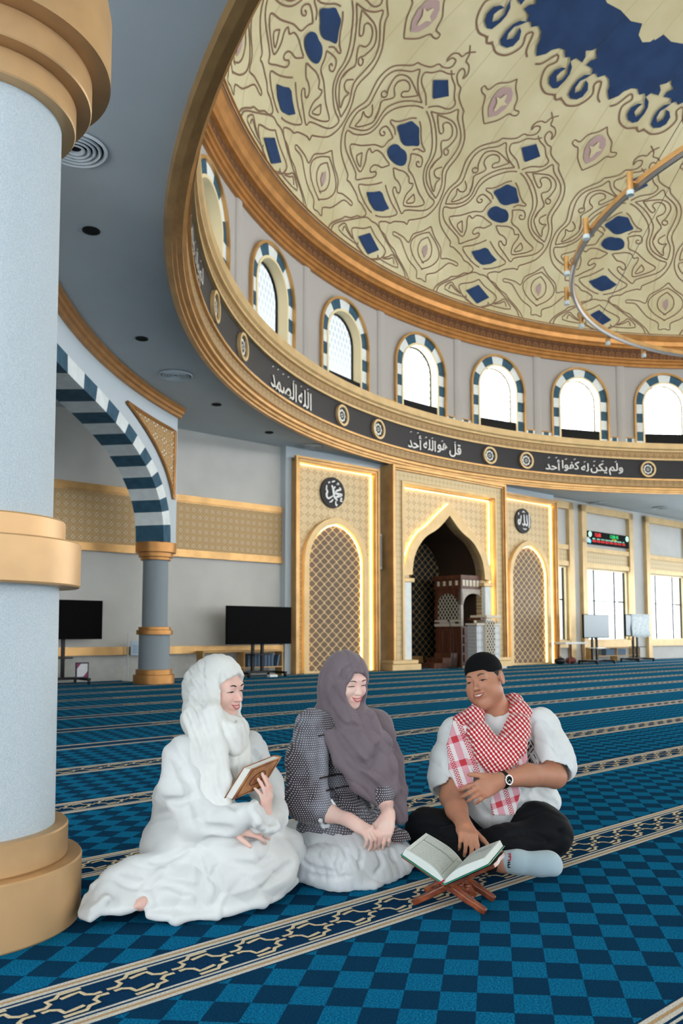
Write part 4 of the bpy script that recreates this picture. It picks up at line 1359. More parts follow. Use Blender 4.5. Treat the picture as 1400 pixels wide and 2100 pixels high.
m = Mat('white_net_cloth', (216, 226, 230), 0.8)
m.vary((196, 212, 220), (236, 242, 244), 14)
cb = MB()
ncx = 14
for side in (-0.05,):
    pts = []
    for j in range(7):
        for i in range(ncx + 1):
            x = -0.42 + 1.22 * i / ncx + 0.02 * math.sin(j * 1.3)
            z = 1.66 - 0.80 * j / 6 + 0.02 * math.sin(i * 1.1) * (j / 6)
            pts.append((x, side + 0.018 * math.sin(i * 1.7 + j), z))
    cb.mesh(pts, [(j * (ncx + 1) + i, j * (ncx + 1) + i + 1, (j + 1) * (ncx + 1) + i + 1, (j + 1) * (ncx + 1) + i) for j in range(6) for i in range(ncx)], 0, True)
    top = [(p[0], y, 1.665) for p in pts[:ncx + 1] for y in (-0.05, 0.06)]
    cb.mesh(top, [(2 * i, 2 * i + 1, 2 * i + 3, 2 * i + 2) for i in range(ncx)], 0, True)
    back = [(p[0], 0.07, 1.66 - 0.3 * k) for p in pts[:ncx + 1] for k in (0, 1)]
    cb.mesh(back, [(2 * i, 2 * i + 1, 2 * i + 3, 2 * i + 2) for i in range(ncx)], 0, True)
o = cb.build('dust_cloth', m.m, loc=hall(26.65, 15.15, 0), rz=HALL)
so = o.modifiers.new('thick', 'SOLIDIFY'); so.thickness = 0.006
tag(o, 'white patterned cloth draped over the right television', 'cloth')

# ------------------------------------------------------------------ low bookshelves with books, table, notices
def shelf(loc, w_, label, h=0.60):
    root = thing('bookshelf', label, 'bookshelf', loc, HALL, 'low open bookshelves')
    t = MB(); t.box((-0.0, w_), (-0.30, 0.0), (h - 0.035, h)); t.build('top_board', M['oak'], root)
    for x in (0.0, w_ * 0.5 - 0.015, w_ - 0.03):
        s_ = MB(); s_.box((x, x + 0.03), (-0.28, 0.0), (0.0, h - 0.035)); s_.build('side_board', M['oak'], root)
    b = MB(); b.box((0.03, w_ - 0.03), (-0.28, 0.0), (0.19, 0.215)); b.build('shelf_board', M['oak'], root)
    return root
shelf(hall(9.42, 16.02, 0), 2.2, 'low oak bookshelf behind the woman in white and the black television')
shelf(hall(24.62, 15.92, 0), 3.1, 'low oak bookshelf under the gold framed window with the prayer clock', 0.50)
bm_cols = [plain('blue_grey_book_cover', (84, 108, 132), 0.6), plain('dark_blue_book_cover', (44, 60, 84), 0.6), plain('beige_book_cover', (168, 150, 122), 0.6), plain('maroon_book_cover', (104, 48, 44), 0.6)]
def book(hgt, th, mat_, loc, label, group, tilt=0.0):
    root = thing('book', label, 'book', loc, HALL, group)
    c_ = MB()
    for x in (-th / 2, th / 2 - 0.004): c_.box((x, x + 0.004), (-0.09, 0.09), (0, hgt))
    c_.box((-th / 2, th / 2), (-0.095, -0.088), (0, hgt))
    c_.build('cover', mat_, root)
    p = MB(); p.box((-th / 2 + 0.004, th / 2 - 0.004), (-0.086, 0.085), (0.005, hgt - 0.006)); p.build('pages', M['white'], root)
    root.rotation_euler = (0, tilt, HALL)
    return root
protos = []
for i in range(15):
    k = i % 2 if i < 11 else 2
    loc = hall(10.66 + 0.048 * i, 15.86, 0.216)
    lab = 'blue grey book in the row on the oak shelf behind the black television'
    if i in (0, 1): protos.append(book(0.30, 0.042, bm_cols[k], loc, lab, 'books on the shelf behind the black television'))
    else:
        o = dup(protos[i % 2], loc, HALL)
book(0.27, 0.045, bm_cols[0], hall(11.47, 15.86, 0.216), 'leaning blue grey book at the right end of the row on the oak shelf', None, 0.22)
pr2 = None
for i in range(24):
    loc = hall(25.55 + 0.047 * i + (0.16 if i > 11 else 0), 15.78, 0.216)
    if pr2 is None: pr2 = book(0.22, 0.04, bm_cols[0], loc, 'grey book in the row on the oak shelf under the prayer clock window', 'books under the prayer clock window')
    else: dup(pr2, loc, HALL)

def table():
    root = thing('side_table', 'small white topped table beside the right lit niche', 'table', hall(22.98, 15.38, 0), HALL)
    t = MB(); t.box((-0.66, 0.62), (-0.24, 0.24), (0.64, 0.70)); t.build('table_top', M['white'], root, bevel=0.008)
    for x in (-0.45, 0.3):
        for y in (-0.22, 0.22):
            l = MB(); l.tube([(x, y, 0.0), (x * 0.9, y * 0.9, 0.65)], 0.022, 8); l.build('leg', M['walnut'], root)
table()
for i, (ds_, cm, lab) in enumerate(((-0.55, M['black_metal'], 'dark bag lying under the white topped table, left one'), (0.05, bm_cols[3], 'maroon bag lying under the white topped table'))):
    b = MB(); b.ball((0, 0, 0.11), (0.24, 0.15, 0.11), 16, 10); b.tube([(-0.1, 0, 0.18), (-0.05, 0, 0.25), (0.05, 0, 0.25), (0.1, 0, 0.18)], 0.012, 6)
    tag(b.build('bag', cm, loc=hall(22.88 + ds_, 15.38, 0), rz=HALL), lab, 'bag')

def clock():
    root = thing('prayer_clock', 'long black digital prayer clock with red and green figures above the gold framed window', 'clock', hall(26.50, 16.2, 4.37), HALL)
    b = MB(); b.box((-1.36, 1.36), (-0.14, -0.02), (-0.22, 0.24)); b.build('case', M['black_gloss'], root, bevel=0.01)
    red, green, yel, cyan, pale = glow('red_led', (220, 40, 40), 0.9), glow('green_led', (30, 190, 100), 0.9), glow('yellow_led', (200, 200, 60), 0.8), glow('cyan_led', (40, 170, 210), 1.0), glow('pale_led', (150, 220, 190), 0.9)
    def txt(nm, t, x, z, h_, mat_):
        V, F, S = text_verts(t, 0.01)
        k = h_ / S[1]
        mb = MB(); mb.mesh([(x + a * k, -0.146, z + c * k) for a, c in V], F); mb.build(nm, mat_, root)
    txt('red_digits', '12:08', -0.72, 0.12, 0.13, red)
    txt('green_digits', '12:08 42', 0.35, 0.13, 0.12, green)
    txt('yellow_digits', '26 02 2023', 0.35, 0.02, 0.05, yel)
    for i in range(8):
        txt('pale_caption', ('IMSAK', 'SUBUH', 'SYURUQ', 'DHUHA', 'DZUHUR', 'ASHAR', 'MAGHRIB', 'ISYA')[i], -0.98 + 0.28 * i, -0.03, 0.045, pale)
        txt('red_time', ('04:28', '04:38', '05:55', '06:20', '12:08', '15:20', '18:16', '19:26')[i], -0.98 + 0.28 * i, -0.11, 0.075, red)
    for x, z, r, mt in ((-1.22, 0.12, 0.10, pale), (1.24, 0.12, 0.10, pale), (-1.24, -0.13, 0.075, cyan)):
        mb = MB(); mb.prism([(x + r * math.cos(2 * PI * i / 24), z + r * math.sin(2 * PI * i / 24)) for i in range(24)], -0.146, -0.14); mb.build('round_emblem', mt, root)
clock()
sm_ = MB(); sm_.lathe([(0, 0), (0.1, 0), (0.1, 0.05), (0.06, 0.08), (0, 0.09)], 20)
tmp = MB(); tmp.mesh([(v[0], -v[2], v[1]) for v in sm_.v], sm_.f)
tag(tmp.build('wall_sensor', M['white'], loc=hall(24.92, 15.96, 4.25), rz=HALL), 'small round white sensor on the gold frame beside the prayer clock', 'sensor')

def notice_stand():
    root = thing('notice_stand', 'clear notice stand holding a pale blue sheet left of the far grey column', 'sign stand', hall(7.80, 15.95, 0), HALL)
    p = MB(); p.tube([(-0.06, 0, 0.02), (-0.06, 0, 1.0)], 0.012, 8); p.build('pole', plain('clear_acrylic', (200, 208, 210), 0.15), root)
    b = MB(); b.lathe([(0, 0), (0.16, 0), (0.16, 0.02), (0, 0.025)], 24); b.build('base', M['white'], root)
    s_ = MB(); s_.box((0.0, 0.22), (-0.01, 0.0), (0.53, 0.83)); s_.build('sheet', plain('pale_blue_sheet', (176, 196, 212), 0.6), root)
    q = MB()
    for i in range(6): q.box((0.04, 0.18 - 0.03 * (i % 2)), (-0.0125, -0.01), (0.58 + 0.03 * i, 0.588 + 0.03 * i))
    q.build('print', plain('blue_print', (96, 120, 160), 0.6), root)
notice_stand()
def small_frame():
    root = thing('framed_notice', 'small dark framed notice leaning on the television stand behind the near column', 'frame', hall(6.50, 15.35, 0.13), HALL)
    f = MB(); f.box((-0.13, 0.13), (-0.012, 0.012), (0, 0.30)); f.build('frame', plain('dark_purple_frame', (52, 36, 60), 0.5), root)
    p = MB(); p.box((-0.105, 0.105), (-0.014, -0.012), (0.025, 0.275)); p.build('sheet', plain('white_sheet', (206, 208, 212), 0.6), root)
    q = MB(); q.face([(0.105, -0.0145, 0.025), (0.105, -0.0145, 0.13), (0.02, -0.0145, 0.025)]); q.face([(-0.105, -0.0145, 0.275), (-0.105, -0.0145, 0.18), (-0.03, -0.0145, 0.275)]); q.build('corner_print', plain('magenta_print', (140, 50, 92), 0.6), root)
small_frame()
wb_ = MB(); wb_.box((-0.11, 0.11), (-0.06, 0.06), (0, 0.055))
tag(wb_.build('power_strip', M['white'], loc=hall(10.92, 15.2, 0), rz=HALL, bevel=0.01), 'white power strip on the carpet under the black television', 'power strip')

# ------------------------------------------------------------------ ceiling fittings
def diffuser():
    root = thing('ceiling_diffuser', '', 'air diffuser')
    mb = MB()
    for i, r in enumerate((0.30, 0.245, 0.195, 0.145, 0.095)):
        mb.lathe([(r, -0.012 - 0.004 * i), (r - 0.018, -0.035), (r - 0.04, -0.005)], 36)
    mb.build('rings', M['ceiling'], root)
    b = MB(); b.lathe([(0.0, -0.002), (0.28, -0.002)], 36); b.build('dark_throat', M['dark_hole'], root)
    return root
df = None
for (x, y), lab in (((-2.54, 7.45), 'round ceiling air diffuser peeping out beside the near capital'), ((-2.97, 14.3), 'round ceiling air diffuser left of the dome ring, above the striped arch'),
                    ((-0.72, 19.9), 'round ceiling air diffuser in front of the left lit niche'), ((9.1, 28.7), 'round ceiling air diffuser above the slim window'), ((11.75, 29.8), 'round ceiling air diffuser at the right frame edge')):
    p = (x, y, CEIL)
    if df is None: df = diffuser(); o = df; o.location = p
    else: o = dup(df, p)
    o['label'] = lab; o['group'] = 'round air diffusers in the flat ceiling'
rb = MB(); rb.box((-0.012, 0.012), (-0.002, 0.002), (-0.24, 0.0))
tag(rb.build('orange_ribbon', plain('orange_ribbon', (214, 96, 48), 0.7), loc=(-2.68, 7.30, CEIL)), 'orange ribbon hanging from the diffuser beside the near capital', 'ribbon')
def downlight():
    root = thing('downlight', '', 'downlight')
    mb = MB(); mb.lathe([(0.10, -0.001), (0.10, -0.012), (0.075, -0.014), (0.07, -0.002)], 24); mb.build('rim', M['dark_hole'], root)
    b = MB(); b.lathe([(0, -0.0015), (0.075, -0.0015)], 24); b.build('dark_well', M['dark_hole'], root)
    return root
dl = None
for (x, y), lab in (((-2.88, 9.05), 'dark recessed downlight nearest the near column'), ((-3.14, 12.5), 'dark recessed downlight second from the near column'), ((-2.53, 16.2), 'dark recessed downlight beyond the diffuser above the arch'), ((-1.67, 18.5), 'dark recessed downlight nearest the left lit niche')):
    p = (x, y, CEIL)
    if dl is None: dl = downlight(); o = dl; o.location = p
    else: o = dup(dl, p)
    o['label'] = lab; o['group'] = 'recessed downlights in the flat ceiling'

# ------------------------------------------------------------------ chandelier ring under the dome
def chandelier():
    R, z = 6.32, 8.0
    root = thing('ring_chandelier', 'large thin gold ring chandelier with small spotlights hanging under the dome', 'chandelier', (10.70, 14.14, z))
    mb = MB()
    mb.lathe([(R + 0.05, 0.0), (R + 0.05, 0.09), (R - 0.05, 0.09), (R - 0.05, 0.0), (R + 0.05, 0.0)], 160)
    mb.build('gold_hoop', M['gold'], root)
    cr = MB(); cr.lathe([(R + 0.045, -0.002), (R + 0.02, -0.05), (R - 0.02, -0.05), (R - 0.045, -0.002)], 160)
    cr.build('crystal_trim', plain('silver_crystal_trim', (120, 118, 116), 0.35, 0.5, 0.5), root)
    for k in range(28):
        a = math.radians(180 + 360 * k / 28 + 4)
        ax, ay = (R + 0.14) * math.cos(a), (R + 0.14) * math.sin(a)
        s_ = MB(); s_.lathe([(0, 0.20), (0.05, 0.20), (0.05, -0.10), (0, -0.10)], 12, at=(ax, ay, 0)); s_.box((min(ax, ax * 0.98), max(ax, ax * 0.98)), (ay - 0.015, ay + 0.015), (0.02, 0.06))
        so_ = s_.build('spotlight', M['gold'], root)
        l = MB(); l.lathe([(0, -0.10), (0.06, -0.10), (0.06, -0.17), (0, -0.17)], 12, at=(ax, ay, 0)); l.build('crystal_cup', M['crystal'], so_)
    for k in range(6):
        a = math.radians(20 + 60 * k)
        w_ = MB(); w_.tube([(R * math.cos(a), R * math.sin(a), 0.08), (0.3 * math.cos(a), 0.3 * math.sin(a), 9.4)], 0.006, 5); w_.build('suspension_cable', M['black_metal'], root)
M['crystal'] = plain('crystal_cup', (196, 214, 222), 0.15, 0.2, 0.7)
chandelier()
# ================================================================== soft-body modelling: distance fields turned into one continuous mesh
def _v(p): return np.array(p, np.float32)

class Field:
    """A list of blended solids; later entries blend onto (k > 0) or cut from (cut) the earlier ones."""
    def __init__(s): s.p = []
    def add(s, fn, k=0.01, cut=False): s.p.append((fn, k, cut)); return s
    def cap(s, a, b, ra, rb=None, k=0.01, cut=False):
        a, b = _v(a), _v(b); rb = ra if rb is None else rb
        ab = b - a; L = float(ab @ ab) + 1e-12
        def f(P):
            q = P - a
            t = np.clip((q @ ab) / L, 0, 1)
            q = q - t[:, None] * ab
            return np.sqrt((q * q).sum(1)) - (ra + (rb - ra) * t)
        return s.add(f, k, cut)
    def chain(s, pts, rr, k=0.01, kk=None):
        for i in range(len(pts) - 1): s.cap(pts[i], pts[i + 1], rr[i], rr[i + 1], k if i == 0 or kk is None else kk)
        return s
    def ell(s, c, r, R=None, k=0.01, cut=False):
        c, r = _v(c), _v(r)
        R = None if R is None else np.array(R, np.float32)
        def f(P):
            q = P - c
            if R is not None: q = q @ R.T
            a = np.sqrt(((q / r) ** 2).sum(1)); b = np.sqrt(((q / (r * r)) ** 2).sum(1)) + 1e-9
            return a * (a - 1) / b
        return s.add(f, k, cut)
    def sheet(s, pts, hw, th, wax, k=0.01):
        """A thick cloth strip along pts; hw half widths, wax the width direction (one or one per point)."""
        for i in range(len(pts) - 1):
            a, b = _v(pts[i]), _v(pts[i + 1])
            w_ = _v(wax[i] if isinstance(wax, list) else wax); 
            ab = b - a; L = float(ab @ ab) + 1e-12
            w_ = w_ - ab * (float(w_ @ ab) / L); w_ = w_ / np.linalg.norm(w_)
            h0, h1 = hw[i], hw[i + 1]
            t0 = th[i] if isinstance(th, (list, tuple)) else th
            def f(P, a=a, ab=ab, L=L, w_=w_, h0=h0, h1=h1, t0=t0):
                q = P - a
                t = np.clip((q @ ab) / L, 0, 1)
                q = q - t[:, None] * ab
                h = h0 + (h1 - h0) * t
                x = q @ w_
                x2 = x - np.clip(x, -h, h)
                r2 = np.maximum((q * q).sum(1) - x * x, 0)
                return np.sqrt(r2 + x2 * x2) - t0
            s.add(f, k)
        return s
    def floor(s, z=0.003):
        return s.add(lambda P: z - P[:, 2], 0, 'clip')
    def ev(s, P, idx=None):
        d = np.full(len(P), 9.0, np.float32)
        for i in (range(len(s.p)) if idx is None else idx):
            f, k, cut = s.p[i]
            e = f(P)
            if cut == 'clip': d = np.maximum(d, e)
            elif cut:
                e = -e
                if k > 0:
                    h = np.maximum(k - np.abs(d - e), 0) / k
                    d = np.maximum(d, e) + h * h * k * 0.25
                else: d = np.maximum(d, e)
            elif k > 0:
                h = np.maximum(k - np.abs(d - e), 0) / k
                d = np.minimum(d, e) - h * h * k * 0.25
            else: d = np.minimum(d, e)
        return d
    def mesh(s, lo, hi, h, disp=None, amp=0.02):
        B = 12
        lo = np.array(lo, np.float32)
        nb = np.ceil((np.array(hi) - lo) / (h * B)).astype(int)
        n = nb * B
        D = np.empty(tuple(n), np.float32)
        ii = np.stack(np.meshgrid(*[np.arange(k) for k in nb], indexing='ij'), -1).reshape(-1, 3)
        cen = (lo + (ii * B + (B - 1) / 2) * h).astype(np.float32)
        rad = B * h * 0.87
        per = np.stack([f(cen) for f, k, c in s.p])
        tot = s.ev(cen)
        ks = np.array([max(k, 0) for f, k, c in s.p])
        loc = np.stack(np.meshgrid(*[np.arange(B)] * 3, indexing='ij'), -1).reshape(-1, 3).astype(np.float32) * h
        for b in range(len(ii)):
            i, j, k = ii[b] * B
            if abs(tot[b]) > rad * 1.6 + amp:
                D[i:i + B, j:j + B, k:k + B] = tot[b]; continue
            act = np.nonzero(np.abs(per[:, b]) < rad * 1.8 + ks + 0.03)[0]
            deep = np.nonzero(per[:, b] < 0)[0]
            act = sorted(set(act.tolist()) | set(q for q in deep.tolist()))
            P = lo + ii[b] * (B * h) + loc
            d = s.ev(P.astype(np.float32), act)
            if disp is not None: d = d + disp(P)
            D[i:i + B, j:j + B, k:k + B] = d.reshape(B, B, B)
        return surface_nets(D, lo, h)

def surface_nets(D, lo, h):
    S = D < 0
    n = np.array(S.shape)
    c = [S[dx:n[0] - 1 + dx, dy:n[1] - 1 + dy, dz:n[2] - 1 + dz] for dx in (0, 1) for dy in (0, 1) for dz in (0, 1)]
    any_ = c[0].copy(); all_ = c[0].copy()
    for q in c[1:]: any_ |= q; all_ &= q
    act = np.argwhere(any_ & ~all_)
    idx = np.full(any_.shape, -1, np.int32)
    idx[act[:, 0], act[:, 1], act[:, 2]] = np.arange(len(act))
    off = np.array([(dx, dy, dz) for dx in (0, 1) for dy in (0, 1) for dz in (0, 1)])
    val = np.stack([D[act[:, 0] + o[0], act[:, 1] + o[1], act[:, 2] + o[2]] for o in off], 1)
    acc = np.zeros((len(act), 3)); cnt = np.zeros(len(act))
    for a in range(8):
        for b in range(a + 1, 8):
            if abs(off[a] - off[b]).sum() != 1: continue
            m_ = (val[:, a] < 0) != (val[:, b] < 0)
            t = val[m_, a] / (val[m_, a] - val[m_, b])
            acc[m_] += off[a] + t[:, None] * (off[b] - off[a]); cnt[m_] += 1
    V = lo + (act + acc / cnt[:, None]) * h
    F = []
    for ax in range(3):
        u, v = [(1, 2), (2, 0), (0, 1)][ax]
        sl0 = [slice(None)] * 3; sl1 = [slice(None)] * 3
        sl0[ax] = slice(0, n[ax] - 1); sl1[ax] = slice(1, n[ax])
        A, Bq = S[tuple(sl0)], S[tuple(sl1)]
        e = np.argwhere(A != Bq)
        e = e[(e[:, u] > 0) & (e[:, v] > 0) & (e[:, u] < n[u] - 1) & (e[:, v] < n[v] - 1)]
        ins = A[e[:, 0], e[:, 1], e[:, 2]]
        q = []
        for du, dv in ((1, 1), (0, 1), (0, 0), (1, 0)):
            g = e.copy(); g[:, u] -= du; g[:, v] -= dv
            q.append(idx[g[:, 0], g[:, 1], g[:, 2]])
        q = np.stack(q, 1)
        q[~ins] = q[~ins][:, ::-1]
        F.append(q)
    F = np.concatenate(F)
    F = F[(F >= 0).all(1)]
    return V, F

def mesh_obj(name, V, F, mat_, parent=None, smooth=1):
    me = bpy.data.meshes.new(name)
    me.from_pydata(V.tolist(), [], F.tolist())
    me.polygons.foreach_set('use_smooth', [True] * len(me.polygons))
    me.materials.append(mat_)
    # light relaxation takes the grid grain out of the surface
    if smooth:
        bm = bmesh.new(); bm.from_mesh(me)
        for _ in range(smooth): bmesh.ops.smooth_vert(bm, verts=bm.verts, factor=0.5, use_axis_x=True, use_axis_y=True, use_axis_z=True)
        bm.to_mesh(me); bm.free()
    o = bpy.data.objects.new(name, me)
    COL.objects.link(o)
    if parent is not None:
        o.parent = parent
        o.matrix_parent_inverse = Matrix.Translation(-Vector(parent.location))
    return o

def tubes_obj(name, lines, mat_, parent):
    mb = MB()
    for pts, r in lines: mb.tube(pts, r, 8)
    o = mb.build(name, mat_, parent)
    o.matrix_parent_inverse = Matrix.Translation(-Vector(parent.location))
    return o

def hitpx(field, x, y, y0=2.4, y1=4.6, disp=None):
    """First point of the field on the sight line of a pixel, and its outward normal."""
    a, b = px(x, y, y0), px(x, y, y1)
    t = np.linspace(0, 1, 900)[:, None]
    P = (a + (b - a) * t).astype(np.float32)
    d = field.ev(P)
    if disp is not None: d = d + disp(P)
    i = np.nonzero(d < 0)[0]
    i = i[0] if len(i) else int(np.argmin(d))
    p = P[i].astype(float)
    e = 0.004
    g = np.array([field.ev(np.array([p + e * np.eye(3)[k], p - e * np.eye(3)[k]], np.float32)) for k in range(3)])
    g = g[:, 0] - g[:, 1]
    return p, g / (np.linalg.norm(g) + 1e-9)

def crease(F, lines, r=0.006, k=0.022, disp=None, ridge=False):
    """Press fold lines (pixel polylines on the cloth) into a field, or raise them as ridges."""
    todo = []
    for P in lines:
        pts = []
        for q in smooth_line(P, 3):
            p, n_ = hitpx(F, q[0], q[1], disp=disp)
            pts.append(p + n_ * (0.002 if not ridge else -0.002))
        todo.append(pts)
    for pts in todo:
        n = len(pts)
        rr = [r * (0.45 + 0.55 * math.sin(PI * (i + 0.5) / n)) for i in range(n)]
        for i in range(n - 1):
            if np.linalg.norm(pts[i + 1] - pts[i]) < 0.10: F.cap(pts[i], pts[i + 1], rr[i], rr[i + 1], k, not ridge)

class Frame:
    """A head's own axes: l to the person's left, f forward, u up."""
    def __init__(s, c, yaw, pitch=0.0, roll=0.0, k=1.0):
        yaw, pitch, roll = math.radians(yaw), math.radians(pitch), math.radians(roll)
        l = np.array([math.cos(yaw), math.sin(yaw), 0.0]); f = np.array([math.sin(yaw), -math.cos(yaw), 0.0]); u = np.array([0, 0, 1.0])
        f, u = f * math.cos(pitch) - u * math.sin(pitch), u * math.cos(pitch) + f * math.sin(pitch)
        l, u = l * math.cos(roll) + u * math.sin(roll), u * math.cos(roll) - l * math.sin(roll)
        s.c, s.l, s.f, s.u, s.k = np.array(c, float), l, f, u, k
        s.R = np.array([l, f, u])
    def __call__(s, x, y, z): return s.c + s.k * (s.l * x + s.f * y + s.u * z)
    def loc(s, P): return ((P - s.c) @ s.R.T) / s.k

def head_prims(F, H, ears=False, smile=0.0, chin=0.0):
    k = H.k
    E = lambda c, r, kk=0.02, cut=False, R=None: F.ell(H(*c), [x * k for x in r], H.R if R is None else R, kk, cut)
    Cp = lambda a, b, ra, rb, kk=0.015, cut=False: F.cap(H(*a), H(*b), ra * k, rb * k, kk, cut)
    E((0, -0.012, 0.030), (0.074, 0.094, 0.082), 0.0)
    E((0, 0.022, -0.030), (0.062, 0.070, 0.084), 0.03)
    for s in (-1, 1):
        Cp((s * 0.050, 0.008, -0.062), (0, 0.058, -0.094), 0.022, 0.021, 0.03)
        E((s * 0.036, 0.066, -0.034 + 0.004 * smile), (0.024, 0.020, 0.022), 0.025)
        E((s * 0.032, 0.098, 0.000), (0.017, 0.013, 0.010), 0.012, True)
        E((s * 0.031, 0.0765, -0.001), (0.0150, 0.0135, 0.0125), 0.004)
    E((0, 0.068, -0.095), (0.022, 0.020, 0.018), 0.02)
    Cp((-0.034, 0.080, 0.020), (0.034, 0.080, 0.020), 0.012, 0.012, 0.02)
    Cp((0, 0.086, 0.006), (0, 0.107, -0.030), 0.0065, 0.0105, 0.010)
    E((0, 0.108, -0.032), (0.0105, 0.0105, 0.0090), 0.006)
    for s in (-1, 1): E((s * 0.0125, 0.0985, -0.035), (0.0078, 0.0090, 0.0070), 0.005)
    E((0, 0.086, -0.062), (0.027, 0.015, 0.016), 0.012)
    if smile:
        for s in (-1, 1):
            Cp((s * 0.020, 0.100, -0.036), (s * 0.036, 0.086, -0.062), 0.0025, 0.0025, 0.012, True)
    if ears:
        for s in (-1, 1):
            E((s * 0.079, -0.006, -0.008), (0.009, 0.018, 0.032), 0.006)
            E((s * 0.086, -0.002, -0.006), (0.005, 0.009, 0.018), 0.005, True)

def surf(F, H, x, z, off=0.0):
    """World point on the front of the face at (x, z) in the head's axes."""
    ys = np.linspace(0.15, 0.0, 160)
    P = np.array([H(x, y, z) for y in ys], np.float32)
    d = F.ev(P)
    i = np.nonzero(d < 0)[0]
    y = ys[i[0]] if len(i) else 0.08
    return H(x, y + off, z)

def face_parts(F, H, parent, brow, lip, teeth=True, eye_open=0.35, wide=0.026, smile=0.007, brow_r=0.0024, lidc=None):
    k = H.k
    L = []
    for s in (-1, 1):
        L.append(([surf(F, H, s * x, z, 0.0012) for x, z in ((0.015, 0.0195), (0.025, 0.0235), (0.035, 0.0245), (0.044, 0.0215))], [brow_r * k * q for q in (1.0, 1.25, 1.0, 0.5)]))
    tubes_obj('eyebrows', L, brow, parent)
    L = []
    for s in (-1, 1):
        L.append(([surf(F, H, s * x, z, 0.0008) for x, z in ((0.0165, -0.0035), (0.024, -0.0010), (0.032, -0.0002), (0.040, -0.0018), (0.0470, -0.0050))], [0.0009 * k, 0.0016 * k, 0.0019 * k, 0.0018 * k, 0.0010 * k]))
    tubes_obj('eyelashes', L, M['lash'], parent)
    if eye_open:
        mb = MB(); md = MB()
        for s in (-1, 1):
            T = [(0.018, -0.0035), (0.025, -0.0014), (0.032, -0.0008), (0.039, -0.0022), (0.0450, -0.0050)]
            Bq = [(x, z - 0.011 * eye_open * math.sin(PI * (i + 0.35) / 4.7)) for i, (x, z) in enumerate(T)]
            A = [surf(F, H, s * x, z, 0.0008) for x, z in T]; B2 = [surf(F, H, s * x, z, 0.0008) for x, z in Bq]
            for i in range(4): mb.face([A[i], A[i + 1], B2[i + 1], B2[i]])
            for i in (1, 2): md.face([A[i] + H.f * 0.0004, A[i + 1] + H.f * 0.0004, B2[i + 1] + H.f * 0.0004, B2[i] + H.f * 0.0004])
        for nm, q, mt in (('eye_whites', mb, M['eye_white']), ('irises', md, M['iris'])):
            o = q.build(nm, mt, parent); o.matrix_parent_inverse = Matrix.Translation(-Vector(parent.location))
    zc = -0.0600
    n = 9
    up, lo, tt, tb = [], [], [], []
    gap = 0.0045 if teeth else 0.0008
    for i in range(n):
        t = -1 + 2 * i / (n - 1)
        x = wide * t
        base = zc + smile * t * t
        g = gap * (1 - t * t)
        up.append(surf(F, H, x, base + g * 0.4 + 0.0022 * (1 - abs(t)), 0.0005)); lo.append(surf(F, H, x, base - g * 1.3 - 0.003 * (1 - t * t), 0.0005))
        tt.append(surf(F, H, x * 0.9, base + g * 0.5 + 0.001, 0.0006)); tb.append(surf(F, H, x * 0.9, base - g * 1.0, 0.0006))
    r1 = [k * q for q in (0.0010, 0.0020, 0.0027, 0.0029, 0.0026, 0.0029, 0.0027, 0.0020, 0.0010)]
    r2 = [k * q for q in (0.0010, 0.0024, 0.0034, 0.0039, 0.0041, 0.0039, 0.0034, 0.0024, 0.0010)]
    tubes_obj('lips', [(up, r1), (lo, r2)], lip, parent)
    if teeth:
        mb = MB()
        for i in range(n - 1): mb.face([tt[i], tt[i + 1], tb[i + 1], tb[i]])
        o = mb.build('teeth', M['teeth'], parent); o.matrix_parent_inverse = Matrix.Translation(-Vector(parent.location))

def unit(a): a = np.array(a, float); return a / np.linalg.norm(a)
def rot_to(d, up, ang):
    """Bend direction d towards -up by ang degrees; returns the new direction and its back normal."""
    a = math.radians(ang)
    return unit(d * math.cos(a) - up * math.sin(a)), unit(up * math.cos(a) + d * math.sin(a))

